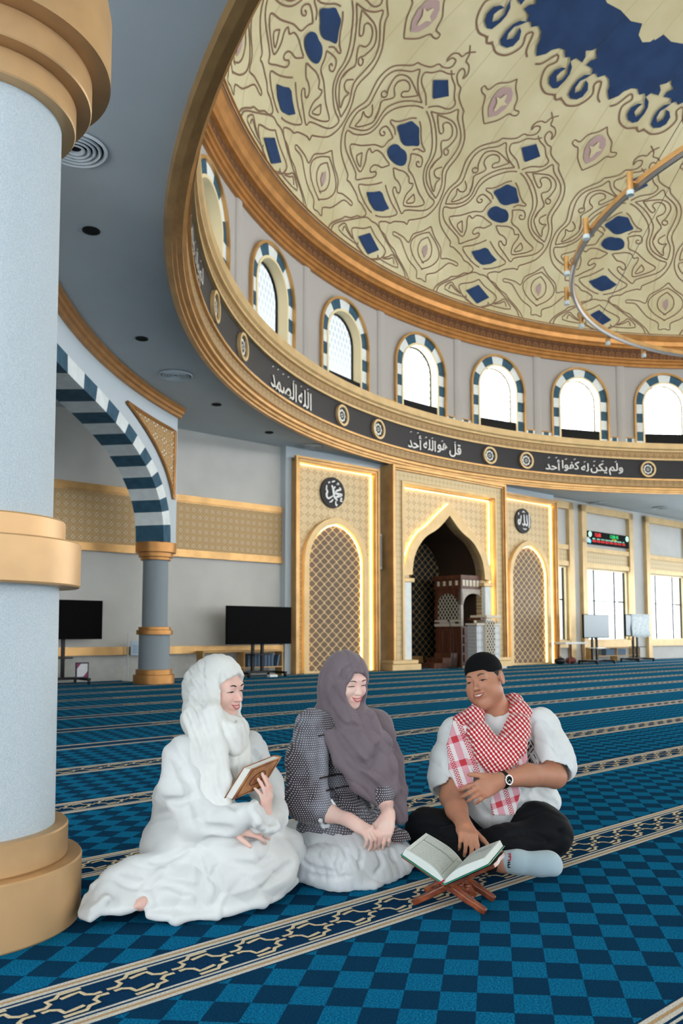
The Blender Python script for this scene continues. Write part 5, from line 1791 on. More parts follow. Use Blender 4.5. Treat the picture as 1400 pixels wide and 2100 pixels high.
def hand_prims(F, wrist, fwd, up, thumb_side, curls, thumb=(0.75, 0.55, -0.25, 15, 20), spread=6, s=1.0, k=0.008):
    """Palm, four fingers and thumb grown onto field F. thumb_side +1 where the thumb lies towards fwd x up."""
    wrist, fwd = np.array(wrist, float), unit(fwd)
    up = unit(up - fwd * float(np.dot(up, fwd)))
    r = np.cross(fwd, up) * thumb_side
    offs = (0.029, 0.0095, -0.0095, -0.027)
    mets = (0.088, 0.091, 0.086, 0.078)
    lens = ((0.042, 0.025, 0.021), (0.046, 0.029, 0.022), (0.042, 0.027, 0.021), (0.033, 0.020, 0.018))
    F.cap(wrist - fwd * 0.01 * s, wrist + fwd * 0.035 * s, 0.024 * s, 0.026 * s, 0.02)
    for i in range(4):
        b = wrist + s * (r * offs[i] * 0.55 + fwd * 0.015)
        kn = wrist + s * (r * offs[i] + fwd * mets[i])
        F.cap(b, kn, 0.014 * s, 0.0112 * s, 0.016)
    F.ell(wrist + s * (fwd * 0.050 - up * 0.006), (0.040 * s, 0.036 * s, 0.013 * s), np.array([fwd, r, up]), 0.014)
    for i in range(4):
        kn = wrist + s * (r * offs[i] + fwd * mets[i])
        a = math.radians(spread * (1.5 - i) / 1.5)
        d = unit(fwd * math.cos(a) + r * math.sin(a)); n_ = up
        rr = (0.0094, 0.0096, 0.0090, 0.0080)[i] * s
        p = kn
        for j in range(3):
            d, n_ = rot_to(d, n_, curls[i][j])
            q = p + d * lens[i][j] * s
            F.cap(p, q, rr * (1 - 0.08 * j), rr * (0.94 - 0.09 * j), 0.004 if j else 0.007)
            p = q
    a, b, c, c1, c2 = thumb
    p = wrist + s * (r * 0.020 + fwd * 0.016 - up * 0.004)
    d = unit(r * a + fwd * b + up * c)
    ax = unit(np.cross(d, up)) if abs(np.dot(d, up)) < 0.98 else fwd
    for j, (L, ra, rb, cu) in enumerate(((0.042, 0.0145, 0.0115, 0), (0.033, 0.0115, 0.0100, c1), (0.028, 0.0100, 0.0080, c2))):
        d = unit(d * math.cos(math.radians(cu)) + fwd * math.sin(math.radians(cu)))
        q = p + d * L * s
        F.cap(p, q, ra * s, rb * s, 0.012 if j == 0 else 0.004)
        p = q
    return r

def folds(dirs, patch=0.30):
    """Cloth folds: bent creases that come and go over the cloth. dirs: (direction, wavelength, amplitude, bend direction, bend wavelength, bend size)."""
    D = [(_v(unit(a)), 2 * PI / w_, am, _v(unit(b)), 2 * PI / wb, bs) for a, w_, am, b, wb, bs in dirs]
    def f(P):
        P = P.astype(np.float32)
        d = 0
        for q, (a, w_, am, b, wb, bs) in enumerate(D):
            u, v = P @ a, P @ b
            c = P @ _v(np.cross(a, b))
            t = u + bs * np.sin(v * wb + 1.7 * q) + 0.35 * bs * np.sin(v * wb * 2.3 + c * 9 + q)
            m_ = 0.55 + 0.45 * np.sin(u * 2 * PI / patch + 2.1 * q + 3 * np.sin(v * 4 + q)) * np.sin(v * 2 * PI / (patch * 1.4) + q)
            d = d + am * m_ * (1 - 2 * np.sqrt(np.abs(np.sin(t * w_ * 0.5)) + 0.01))
        return d.astype(np.float32)
    return f
# ================================================================== the three people
def skin(name, col, blush):
    m = Mat(name, col, 0.5, 0, 0.35)
    m.vary(col, blush, 26, 0.35, 0.7, 2)
    m.set('Subsurface Weight', 0.12); m.set('Subsurface Radius', (0.012, 0.005, 0.003)); m.set('Subsurface Scale', 0.6)
    return m.m
M['skin_fair'] = skin('fair_skin', (226, 190, 176), (232, 184, 170))
M['skin_light'] = skin('light_skin', (232, 200, 186), (236, 190, 178))
M['skin_tan'] = skin('tan_skin', (178, 128, 102), (188, 128, 100))
M['lash'] = plain('dark_lashes', (38, 26, 24), 0.6)
M['brow'] = plain('brown_eyebrow_hair', (72, 54, 48), 0.8)
M['brow_man'] = plain('dark_eyebrow_hair', (92, 74, 66), 0.85)
M['lip_pink'] = plain('pink_lips', (196, 104, 104), 0.4)
M['lip_man'] = plain('brown_pink_lips', (158, 92, 80), 0.45)
M['teeth'] = plain('white_teeth', (236, 230, 220), 0.3)
M['eye_white'] = plain('eye_white', (214, 206, 202), 0.3)
M['iris'] = plain('dark_brown_iris', (40, 26, 20), 0.2)
def cloth(name, col, rough=0.8, weave=700, sheen=0.2, var=0.04):
    m = Mat(name, col, rough, 0, 0.15)
    c = lin(col)
    m.vary(tuple(x * (1 - var) for x in c[:3]) + (1,), tuple(min(1, x * (1 + var)) for x in c[:3]) + (1,), 9)
    m.bump(m.noise(weave, 2), 0.15, 0.001)
    m.set('Sheen Weight', sheen)
    return m
M['white_gown'] = cloth('white_gown_cloth', (218, 220, 219)).m
M['white_scarf'] = cloth('white_jersey_headscarf', (222, 223, 219)).m

def cut_above(V, F, fn):
    """Keep faces whose middle satisfies fn."""
    mid = V[F].mean(1)
    return F[fn(mid)]

# ------------------------------------------------------------------ woman in white
def woman_white():
    root = thing('person', 'woman in white gown and white headscarf sitting with a brown book in her hands', 'person', tuple(px(400, 1850, 3.05) * [1, 1, 0]))
    H = Frame(px(449, 1408, 3.27), 60, 9, 2, 1.0)
    S = Field(); head_prims(S, H, smile=0.8)
    neck = px(432, 1492, 3.28)
    S.cap(H(0, -0.025, -0.07), neck, 0.052, 0.055, 0.02)
    chest, pelvis = px(428, 1580, 3.27), px(392, 1735, 3.27)
    sr, sl = px(378, 1553, 3.14), px(506, 1540, 3.42)
    S.chain([neck, chest, pelvis], [0.06, 0.10, 0.12], 0.05)
    S.cap(sr, sl, 0.055, 0.055, 0.05)
    er, wr = px(412, 1682, 3.03), px(470, 1690, 2.99)
    S.chain([sr, er, wr], [0.048, 0.04, 0.026], 0.03)
    el, wl = px(560, 1668, 3.28), px(541, 1680, 3.03)
    S.chain([sl, el, wl], [0.048, 0.038, 0.025], 0.03)
    hand_prims(S, wl, px(552, 1600, 2.99) - wl, unit([0.85, -0.4, 0.1]), 1, ((18, 18, 12), (14, 16, 12), (16, 20, 14), (20, 26, 18)), (0.35, 0.9, -0.1, 6, 4), 5, 0.92)
    hand_prims(S, wr, px(545, 1700, 2.99) - wr, unit([0.1, -0.75, 0.6]), 1, ((20, 30, 20), (20, 30, 20), (22, 32, 20), (26, 34, 20)), (0.6, 0.7, 0.1, 8, 8), 5, 0.92)
    # folded legs and the bare foot that shows under the hem
    kn1, kn2 = px(585, 1748, 3.36), px(560, 1772, 3.12)
    S.cap(pelvis, kn1, 0.07, 0.04, 0.04); S.cap(pelvis, kn2, 0.07, 0.04, 0.04)
    an = px(322, 1842, 2.965)
    S.cap(kn2, an, 0.038, 0.030, 0.03)
    toe = px(288, 1855, 2.885)
    S.chain([an, toe], [0.032, 0.022], 0.02)
    for i in range(5):
        b = toe + np.array([-0.004 + 0.002 * i, -0.018 + 0.010 * i, -0.012 + 0.006 * (4 - i) * 0.6])
        S.cap(b, b + np.array([-0.020 + 0.002 * i, -0.004, -0.008]), 0.0095, 0.0075, 0.005)
    S.floor(0.004)
    lo, hi = px(255, 1900, 2.80), px(620, 1330, 3.3)
    V, F = S.mesh((min(lo[0], -0.85), 2.70, -0.01), (0.06, 3.62, 0.96), 0.0042)
    mesh_obj('body', V, F, M['skin_fair'], root)
    face_parts(S, H, root, M['brow'], M['lip_pink'], True, 0.3, 0.024, 0.008)

    # gown: bodice with loose sleeves, long skirt spread over the folded legs
    G = Field()
    G.chain([neck - [0, 0, 0.03], chest, px(385, 1650, 3.27)], [0.085, 0.125, 0.135], 0.06)
    G.cap(sr, sl, 0.072, 0.070, 0.06)
    G.ell(px(462, 1575, 3.20), (0.07, 0.075, 0.08), None, 0.05)
    G.ell(px(360, 1628, 3.24), (0.080, 0.10, 0.050), None, 0.02)         # blouse hanging over the waist
    G.chain([sr, px(375, 1610, 3.07), er, px(470, 1686, 2.98)], [0.074, 0.080, 0.076, 0.052], 0.04, 0.03)
    G.chain([px(470, 1684, 2.98), px(515, 1668, 2.96)], [0.052, 0.040], 0.03)
    G.chain([sl, px(545, 1610, 3.36), px(558, 1672, 3.2), px(540, 1690, 3.02)], [0.070, 0.066, 0.055, 0.044], 0.04, 0.03)
    # ruffled cuffs
    for c, ax, rr in ((px(528, 1672, 2.955), unit([0.75, -0.1, 0.25]), 0.042), (px(540, 1690, 3.0), unit([0.1, -0.35, 0.9]), 0.042)):
        n1 = unit(np.cross(ax, [0, 0, 1.0])); n2 = np.cross(ax, n1)
        pts = [c + (n1 * math.cos(a) + n2 * math.sin(a)) * (rr + 0.006 * math.sin(5 * a)) + ax * 0.008 * math.sin(4 * a + 1) for a in np.linspace(0, 2 * PI, 19)]
        G.chain(pts, [0.009] * 19, 0.01)
    G.cap(px(392, 1665, 3.27), px(374, 1725, 3.27), 0.122, 0.145, 0.025)
    G.ell(px(374, 1738, 3.24), (0.152, 0.18, 0.125), None, 0.05)
    G.chain([px(390, 1725, 3.24), px(500, 1725, 3.22), px(585, 1742, 3.33)], [0.135, 0.118, 0.080], 0.05)
    G.chain([px(400, 1760, 3.12), px(490, 1772, 3.06), px(572, 1768, 3.18)], [0.135, 0.110, 0.075], 0.05)
    G.chain([px(560, 1795, 3.12), px(440, 1815, 3.00), px(350, 1830, 2.95)], [0.070, 0.085, 0.060], 0.06)
    G.chain([px(400, 1835, 2.98), px(500, 1828, 3.02)], [0.06, 0.05], 0.06)
    # hem lying on the carpet
    G.sheet([px(306, 1866, 2.90), px(360, 1868, 2.92), px(440, 1860, 2.95), px(520, 1838, 3.03), px(590, 1795, 3.22)], [0.030, 0.05, 0.055, 0.05, 0.04], 0.010, unit([0.25, 1, 0.22]), 0.03)
    # train of the gown trailing behind to the column
    G.chain([px(330, 1790, 3.02), px(275, 1800, 3.0), px(222, 1812, 2.96)], [0.075, 0.062, 0.042], 0.05)
    G.sheet([px(300, 1815, 2.95), px(245, 1828, 2.92), px(205, 1845, 2.88), px(185, 1866, 2.85)], [0.085, 0.078, 0.055, 0.020], 0.011, unit([0.35, 0.75, 0.45]), 0.03)
    G.sheet([px(218, 1808, 2.98), px(190, 1840, 2.90), px(178, 1868, 2.86), px(190, 1880, 2.83)], [0.03, 0.03, 0.022, 0.01], 0.010, unit([0.6, 0.3, 0.5]), 0.02)
    # the foot shows through a gap between train and hem
    G.ell(px(283, 1857, 2.82), (0.030, 0.085, 0.030), None, 0.008, True)
    G.floor(0.004)
    wr_ = folds([((0.72, 0.25, -0.65), 0.085, 0.0050, (0.65, 0.1, 0.75), 0.6, 0.03), ((0.30, 0.45, 0.85), 0.075, 0.0040, (0.95, 0.1, -0.3), 0.5, 0.03)])
    crease(G, [[(345, 1521), (357, 1550), (379, 1596), (400, 1657), (414, 1692)], [(414, 1697), (446, 1701), (471, 1702)], [(421, 1621), (454, 1640), (486, 1655)], [(327, 1637), (350, 1645), (375, 1646)],
               [(312, 1768), (350, 1761), (393, 1746)], [(321, 1800), (350, 1814), (379, 1823), (407, 1825)], [(412, 1761), (412, 1800), (406, 1850)], [(545, 1812), (575, 1793), (598, 1772)],
               [(304, 1690), (325, 1672), (350, 1668)], [(430, 1720), (480, 1722), (530, 1712)], [(470, 1770), (520, 1775), (560, 1760)], [(365, 1560), (385, 1600), (392, 1640)], [(240, 1800), (270, 1812), (300, 1812)],
               [(440, 1780), (450, 1820), (440, 1850)], [(520, 1540), (528, 1570), (524, 1600)]], 0.0075, 0.028)
    zz = []                                                   # embroidered seams stand a little proud of the cloth
    for P in ([(505, 1712), (516, 1740), (520, 1772), (514, 1800)], [(560, 1792), (530, 1812), (490, 1828), (450, 1840)]):
        Q = smooth_line(P, 6)
        for w_ in (-1, 1): zz.append([(q[0] + 3.2 * w_ * (1 if i % 2 else -1), q[1] + 2.0 * w_ * (1 if i % 2 else -1)) for i, q in enumerate(Q)])
    crease(G, zz, 0.0034, 0.006, None, True)
    crease(G, [[(290, 1826), (329, 1790), (379, 1762), (398, 1748)]], 0.007, 0.02, None, True)
    V, F = G.mesh((-0.98, 2.70, -0.01), (0.12, 3.62, 0.72), 0.0050, wr_, 0.02)
    o = mesh_obj('gown', V, F, M['white_gown'], root)
    # headscarf
    K = Field()
    K.ell(H(0, -0.010, 0.026), (0.090, 0.112, 0.102), H.R, 0.0)
    K.ell(H(0, -0.095, -0.012), (0.072, 0.070, 0.078), H.R, 0.05)
    K.ell(H(0, 0.005, -0.050), (0.085, 0.098, 0.088), H.R, 0.04)
    K.chain([H(0, -0.045, -0.07), px(415, 1475, 3.25)], [0.092, 0.085], 0.05)
    K.chain([H(0, 0.025, -0.105), px(466, 1500, 3.20), px(470, 1530, 3.17)], [0.060, 0.075, 0.062], 0.04)
    fd = unit(H.f * [1, 1, 0])
    K.sheet([px(418, 1405, 3.22), px(414, 1465, 3.12), px(428, 1545, 3.06), px(443, 1610, 3.02), px(449, 1648, 3.0)], [0.025, 0.050, 0.048, 0.040, 0.032], 0.018, unit([0.85, -0.35, -0.1]), 0.05)
    K.sheet([px(478, 1530, 3.14), px(488, 1570, 3.10), px(497, 1600, 3.08)], [0.055, 0.040, 0.012], 0.012, unit([0.9, 0.3, 0]), 0.03)
    K.ell(H(0, 0.115, -0.020), (0.0580, 0.088, 0.0900), H.R, 0.012, True)
    K.ell(H(-0.030, 0.105, -0.022), (0.046, 0.080, 0.080), H.R, 0.012, True)
    K.ell(H(0.05, 0.12, -0.01), (0.05, 0.07, 0.075), H.R, 0.010, True)
    # draped loops under the chin
    for i, (dz, rr) in enumerate(((0.0, 0.010), (0.022, 0.011), (0.045, 0.011), (0.068, 0.010), (0.088, 0.009))):
        a, b, c = px(447 + 2 * i, 1470 + 4 * i, 3.14), px(478, 1492 + 12 * i, 3.085), px(496 + 2 * i, 1478 + 9 * i, 3.16)
        pts = [((1 - t) ** 2) * a + 2 * t * (1 - t) * (2 * b - (a + c) / 2) + t * t * c for t in np.linspace(0, 1, 7)]
        K.chain(pts, [rr] * 7, 0.018)
    wk = folds([((0.88, 0.30, 0.36), 0.030, 0.0034, (-0.3, 0.2, 0.93), 0.5, 0.02)], 0.2)
    crease(K, [[(416, 1350), (414, 1393), (419, 1432), (416, 1452)], [(457, 1378), (455, 1407), (453, 1440)], [(397, 1418), (410, 1471), (427, 1521), (439, 1586), (447, 1629)], [(386, 1457), (402, 1500), (416, 1550), (425, 1596)],
               [(385, 1380), (392, 1410), (405, 1430)], [(398, 1352), (400, 1375), (410, 1400)]], 0.0058, 0.018)
    V, F = K.mesh((-0.75, 2.85, 0.28), (-0.20, 3.52, 0.97), 0.0038, wk, 0.02)
    mesh_obj('headscarf', V, F, M['white_scarf'], root)
    # waist tie
    return S, G, H
S1, G1, H1 = woman_white()

# ------------------------------------------------------------------ woman in grey
m = cloth('dark_dotted_chiffon', (80, 72, 76), 0.7)
X, Y, Z = m.xyz('Object')
def dots(mm, c0, c1, cd, step, rad):
    X, Y, Z = mm.xyz('Object')
    u = (X * 0.93 + Y * 0.36) / step; v = Z / step
    r_ = v.floor().mod(2.0) * 0.5
    fu, fv = (u + r_).fract() - 0.5, v.fract() - 0.5
    on = (fu * fu + fv * fv).lt(rad * rad)
    n_ = ((mm.noise(7, 3) - 0.42) * 4.5).max(0).min(1)
    mm.color(mm.mix(on, mm.mix(n_, c0, c1), cd))
dots(m, (66, 56, 60), (120, 122, 132), (196, 198, 206), 0.0085, 0.25)
M['dotted'] = m.m
M['mauve_scarf'] = cloth('mauve_grey_headscarf', (118, 106, 112), 0.85).m
M['white_skirt'] = cloth('white_tiered_skirt', (216, 220, 222)).m

def woman_grey():
    root = thing('person', 'woman in mauve grey headscarf and dotted blouse sitting with hands in her lap', 'person', tuple(px(700, 1800, 3.4) * [1, 1, 0]))
    H = Frame(px(711, 1394, 3.60), 34, 14, 3, 0.98)
    S = Field(); head_prims(S, H, smile=0.9)
    neck = px(712, 1478, 3.64)
    chest, pelvis = px(706, 1570, 3.64), px(695, 1700, 3.64)
    sr, sl = px(640, 1492, 3.55), px(772, 1495, 3.68)
    S.cap(H(0, -0.025, -0.07), neck, 0.048, 0.05, 0.02)
    S.chain([neck, chest, pelvis], [0.055, 0.095, 0.12], 0.05)
    S.cap(sr, sl, 0.05, 0.05, 0.05)
    er, wr = px(632, 1662, 3.44), px(716, 1682, 3.31)
    S.chain([sr, er], [0.045, 0.040], 0.03); S.chain([er, px(675, 1668, 3.37), wr], [0.037, 0.034, 0.024], 0.02)
    el, wl = px(786, 1622, 3.53), px(796, 1672, 3.37)
    S.chain([sl, el], [0.045, 0.038], 0.03); S.chain([el, px(790, 1648, 3.45), wl], [0.032, 0.029, 0.023], 0.02)
    hand_prims(S, wr, unit([0.88, -0.32, -0.42]), unit([0.35, -0.35, 0.87]), -1, ((34, 34, 18), (36, 36, 20), (38, 38, 20), (40, 36, 20)), (0.50, 0.85, -0.15, 8, 8), 5, 0.96)
    hand_prims(S, wl, unit([-0.25, -0.62, -0.68]), unit([0.1, -0.62, 0.78]), 1, ((28, 34, 18), (30, 36, 20), (32, 38, 20), (36, 36, 20)), (0.55, 0.8, -0.2, 8, 8), 6, 0.94)
    S.chain([pelvis, px(800, 1740, 3.42)], [0.08, 0.055], 0.04); S.chain([pelvis, px(720, 1762, 3.35)], [0.08, 0.055], 0.04)
    S.chain([px(800, 1745, 3.42), px(620, 1760, 3.42)], [0.05, 0.03], 0.03)
    S.floor(0.004)
    V, F = S.mesh((-0.22, 3.02, -0.01), (0.36, 3.9, 0.96), 0.0042)
    mesh_obj('body', V, F, M['skin_light'], root)
    face_parts(S, H, root, M['brow'], M['lip_pink'], True, 0.0, 0.025, 0.009, 0.0017)

    # white skirt on the floor
    G = Field()
    G.ell(px(690, 1722, 3.58), (0.19, 0.20, 0.13), None, 0.0)
    G.chain([px(650, 1745, 3.48), px(730, 1752, 3.40), px(815, 1756, 3.42)], [0.10, 0.105, 0.065], 0.06)
    G.chain([px(640, 1772, 3.34), px(700, 1782, 3.30), px(770, 1775, 3.36)], [0.062, 0.075, 0.06], 0.06)
    G.sheet([px(622, 1785, 3.36), px(690, 1800, 3.30), px(750, 1796, 3.33), px(812, 1770, 3.45)], [0.05, 0.06, 0.06, 0.05], 0.014, unit([0.1, 1, 0.30]), 0.04)
    G.chain([px(815, 1756, 3.42), px(832, 1764, 3.41)], [0.055, 0.030], 0.03)
    G.ell(px(592, 1722, 3.70), (0.080, 0.10, 0.075), None, 0.05)
    G.chain([px(640, 1735, 3.56), px(580, 1712, 3.66)], [0.085, 0.055], 0.04)
    G.floor(0.004)
    wr_ = folds([((0.95, 0.25, 0.15), 0.034, 0.0030, (0.1, 0.2, 1), 0.4, 0.015), ((0.25, 0.5, 0.8), 0.11, 0.0045, (1, 0.1, 0.2), 0.6, 0.05)])
    crease(G, [[(711, 1744), (709, 1764), (701, 1786)], [(742, 1744), (737, 1780)], [(774, 1749), (782, 1772), (769, 1789)], [(690, 1745), (684, 1770)], [(621, 1762), (643, 1779), (690, 1790)], [(800, 1745), (806, 1765)],
               [(660, 1735), (652, 1760)], [(640, 1795), (680, 1800), (720, 1796)]], 0.0045, 0.018)
    V, F = G.mesh((-0.36, 3.0, -0.01), (0.36, 3.9, 0.32), 0.0050, wr_, 0.02)
    mesh_obj('skirt', V, F, M['white_skirt'], root)

    # dotted tunic with puffed sleeves
    T = Field()
    T.chain([neck - [0, 0, 0.02], chest, px(700, 1640, 3.64)], [0.08, 0.118, 0.120], 0.06)
    T.cap(sr, sl, 0.066, 0.064, 0.05)
    T.ell(px(722, 1560, 3.55), (0.075, 0.06, 0.06), None, 0.05)
    T.ell(px(694, 1690, 3.60), (0.165, 0.175, 0.125), None, 0.05)
    T.chain([px(700, 1690, 3.52), px(760, 1714, 3.44), px(820, 1724, 3.40)], [0.112, 0.086, 0.042], 0.05)
    T.chain([px(650, 1704, 3.50), px(720, 1724, 3.41), px(775, 1727, 3.39)], [0.085, 0.074, 0.052], 0.05)
    T.chain([sr + [0.0, 0, 0.012], px(629, 1560, 3.47), px(630, 1640, 3.42)], [0.068, 0.082, 0.086], 0.03, 0.04)
    T.chain([px(630, 1640, 3.42), px(658, 1662, 3.38)], [0.084, 0.050], 0.04)
    T.chain([sl, px(786, 1560, 3.62), px(784, 1618, 3.56)], [0.064, 0.066, 0.058], 0.03, 0.04)
    T.chain([px(785, 1612, 3.54), px(785, 1634, 3.46)], [0.056, 0.044], 0.03)
    # waist: gathered bands
    def below(P): return (1.0 - (1712 - 1298) / 1670 * 3.42) - P[:, 2] - 0.10 * (P[:, 1] - 3.42) + 0.03 * (P[:, 0] - 0.05)
    T.add(below, 0, 'clip')
    tw = folds([((0.85, 0.25, 0.45), 0.055, 0.0040, (-0.3, 0.2, 0.93), 0.35, 0.02), ((0.3, 0.2, 0.9), 0.06, 0.0030, (0.95, 0.2, -0.2), 0.3, 0.02)], 0.2)
    crease(T, [[(653, 1492), (656, 1537), (653, 1583), (645, 1605)], [(648, 1608), (634, 1628), (626, 1646)], [(610, 1600), (625, 1612), (640, 1612)], [(672, 1612), (690, 1640), (720, 1660)], [(740, 1620), (752, 1650), (770, 1680)],
               [(618, 1560), (626, 1590)], [(690, 1530), (700, 1560), (712, 1580)]], 0.0065, 0.024)
    V, F = T.mesh((-0.26, 3.05, 0.04), (0.36, 3.9, 0.74), 0.0048, tw, 0.02)
    mesh_obj('dotted_tunic', V, F, M['dotted'], root)
    # belt and placket bands in plain dark cloth
    mb = MB()
    for P in ([(655, 1597), (680, 1590), (712, 1585), (730, 1584)], [(668, 1622), (700, 1614), (735, 1610)], [(728, 1588), (731, 1612), (735, 1640)], [(652, 1510), (668, 1506), (674, 1500)]):
        pts = []
        for q in smooth_line(P, 4):
            p, n_ = hitpx(T, q[0], q[1], disp=tw); pts.append(p + n_ * 0.001)
        mb.tube(pts, 0.0045, 6)
    o = mb.build('tunic_bands', plain('dark_brown_band', (50, 40, 42), 0.8), root); o.matrix_parent_inverse = Matrix.Translation(-root.location)
    # white undersleeve frill
    fr = Field()
    c = px(671, 1669, 3.378)
    ax = unit(px(716, 1682, 3.31) - px(640, 1655, 3.44)); n1 = unit(np.cross(ax, [0, 0, 1.0])); n2 = np.cross(ax, n1)
    fr.chain([c + (n1 * math.cos(a) + n2 * math.sin(a)) * (0.046 + 0.006 * math.sin(6 * a)) + ax * 0.008 * math.sin(5 * a) - n2 * 0.0 for a in np.linspace(0, 2 * PI, 21)], [0.008] * 21, 0.006)
    V, F = fr.mesh(c - 0.09, c + 0.09, 0.0035); mesh_obj('undersleeve_frill', V, F, M['white_skirt'], root)

    # headscarf with a long drape over the left shoulder
    K = Field()
    K.ell(H(0, -0.012, 0.026), (0.090, 0.110, 0.100), H.R, 0.0)
    K.ell(H(0, -0.075, -0.020), (0.075, 0.062, 0.085), H.R, 0.05)
    K.ell(H(0, 0.004, -0.050), (0.083, 0.094, 0.088), H.R, 0.04)
    K.chain([H(-0.01, -0.045, -0.07), px(690, 1475, 3.66)], [0.088, 0.092], 0.05)
    K.chain([H(0, 0.020, -0.115), px(728, 1480, 3.56)], [0.055, 0.072], 0.04)
    K.chain([px(676, 1482, 3.64), px(770, 1490, 3.66)], [0.075, 0.078], 0.05)
    wx = unit([0.9, 0.25, 0.35])
    K.sheet([px(716, 1488, 3.52), px(742, 1540, 3.46), px(768, 1590, 3.46), px(792, 1630, 3.47)], [0.105, 0.105, 0.085, 0.050], 0.020, wx, 0.04)
    K.sheet([px(786, 1500, 3.62), px(800, 1560, 3.56), px(812, 1620, 3.52), px(822, 1682, 3.50)], [0.035, 0.045, 0.035, 0.014], 0.016, unit([0.8, 0.5, 0.0]), 0.03)
    K.sheet([px(690, 1450, 3.55), px(720, 1500, 3.49), px(756, 1535, 3.46), px(784, 1540, 3.50)], [0.03, 0.03, 0.03, 0.03], 0.018, unit([0.5, 0.0, 0.9]), 0.03)
    K.ell(H(0, 0.118, -0.022), (0.0560, 0.090, 0.0860), H.R, 0.012, True)
    wk = folds([((0.84, 0.2, 0.50), 0.046, 0.0052, (0.5, 0, -0.85), 0.6, 0.03)], 0.26)
    crease(K, [[(679, 1362), (665, 1393), (667, 1436), (683, 1466), (703, 1487), (727, 1502)], [(684, 1411), (694, 1436), (716, 1455), (742, 1463), (766, 1466)], [(668, 1455), (691, 1502), (716, 1537), (737, 1562), (752, 1570), (767, 1552), (777, 1524)],
               [(711, 1497), (721, 1490), (740, 1494)], [(782, 1490), (795, 1520), (805, 1562), (808, 1600)], [(735, 1362), (711, 1374), (697, 1393)], [(740, 1585), (765, 1610), (785, 1625)]], 0.0070, 0.022)
    V, F = K.mesh((-0.20, 3.30, 0.10), (0.38, 3.92, 0.97), 0.0040, wk, 0.02)
    mesh_obj('headscarf', V, F, M['mauve_scarf'], root)
    return S, T, H
S2, T2_, H2 = woman_grey()

# ------------------------------------------------------------------ man
M['black_cap'] = cloth('black_felt_cap', (10, 11, 14), 0.9, 300, 0.0).m
M['white_shirt'] = cloth('white_cotton_shirt', (218, 222, 222)).m
M['black_trousers'] = cloth('black_trouser_cloth', (16, 18, 22), 0.8, 700, 0.02).m
M['sock'] = cloth('pale_blue_grey_sock', (170, 190, 198), 0.9, 500).m
M['hair'] = plain('grey_black_hair', (52, 46, 44), 0.8)
m = cloth('red_white_checked_scarf', (230, 226, 224), 0.85)
X, Y, Z = m.xyz()
u, v = (X * 0.80 + Z * 0.60) / 0.0150, (Z * 0.80 - X * 0.60) / 0.0150
par = (u.floor() + v.floor()).mod(2.0)
fu, fv = u.fract() - 0.5, v.fract() - 0.5
on = (fu.abs() * 1.0 + fv.abs() * 0.55).lt(0.45) + par * (fu.abs().lt(0.20) * fv.abs().lt(0.47))
M['keffiyeh'] = m.color(m.mix(on.min(1.0), (228, 222, 218), (186, 38, 48))).m
m = cloth('pink_white_scarf_border', (230, 222, 222), 0.85)
X, Y, Z = m.xyz()
u, v = (X * 0.95 + Z * 0.30) / 0.085, (Z * 0.95 - X * 0.30) / 0.10
st = ((u.fract() - 0.5).abs().lt(0.17)).max((v.fract() - 0.5).abs().lt(0.13))
both = ((u.fract() - 0.5).abs().lt(0.17)) * ((v.fract() - 0.5).abs().lt(0.13))
zg = ((((X * 0.95 + Z * 0.30) / 0.016).fract() - 0.5).abs() * 2 + (Z * 0.95 - X * 0.30) / 0.011).fract().lt(0.5)
bandz = ((u + 0.5).fract() - 0.5).abs().lt(0.13)
c = m.mix(st, (232, 226, 226), (224, 164, 174)); c = m.mix(both, c, (202, 66, 76)); c = m.mix(bandz * zg, c, (190, 40, 52))
M['keffiyeh_border'] = m.color(c).m

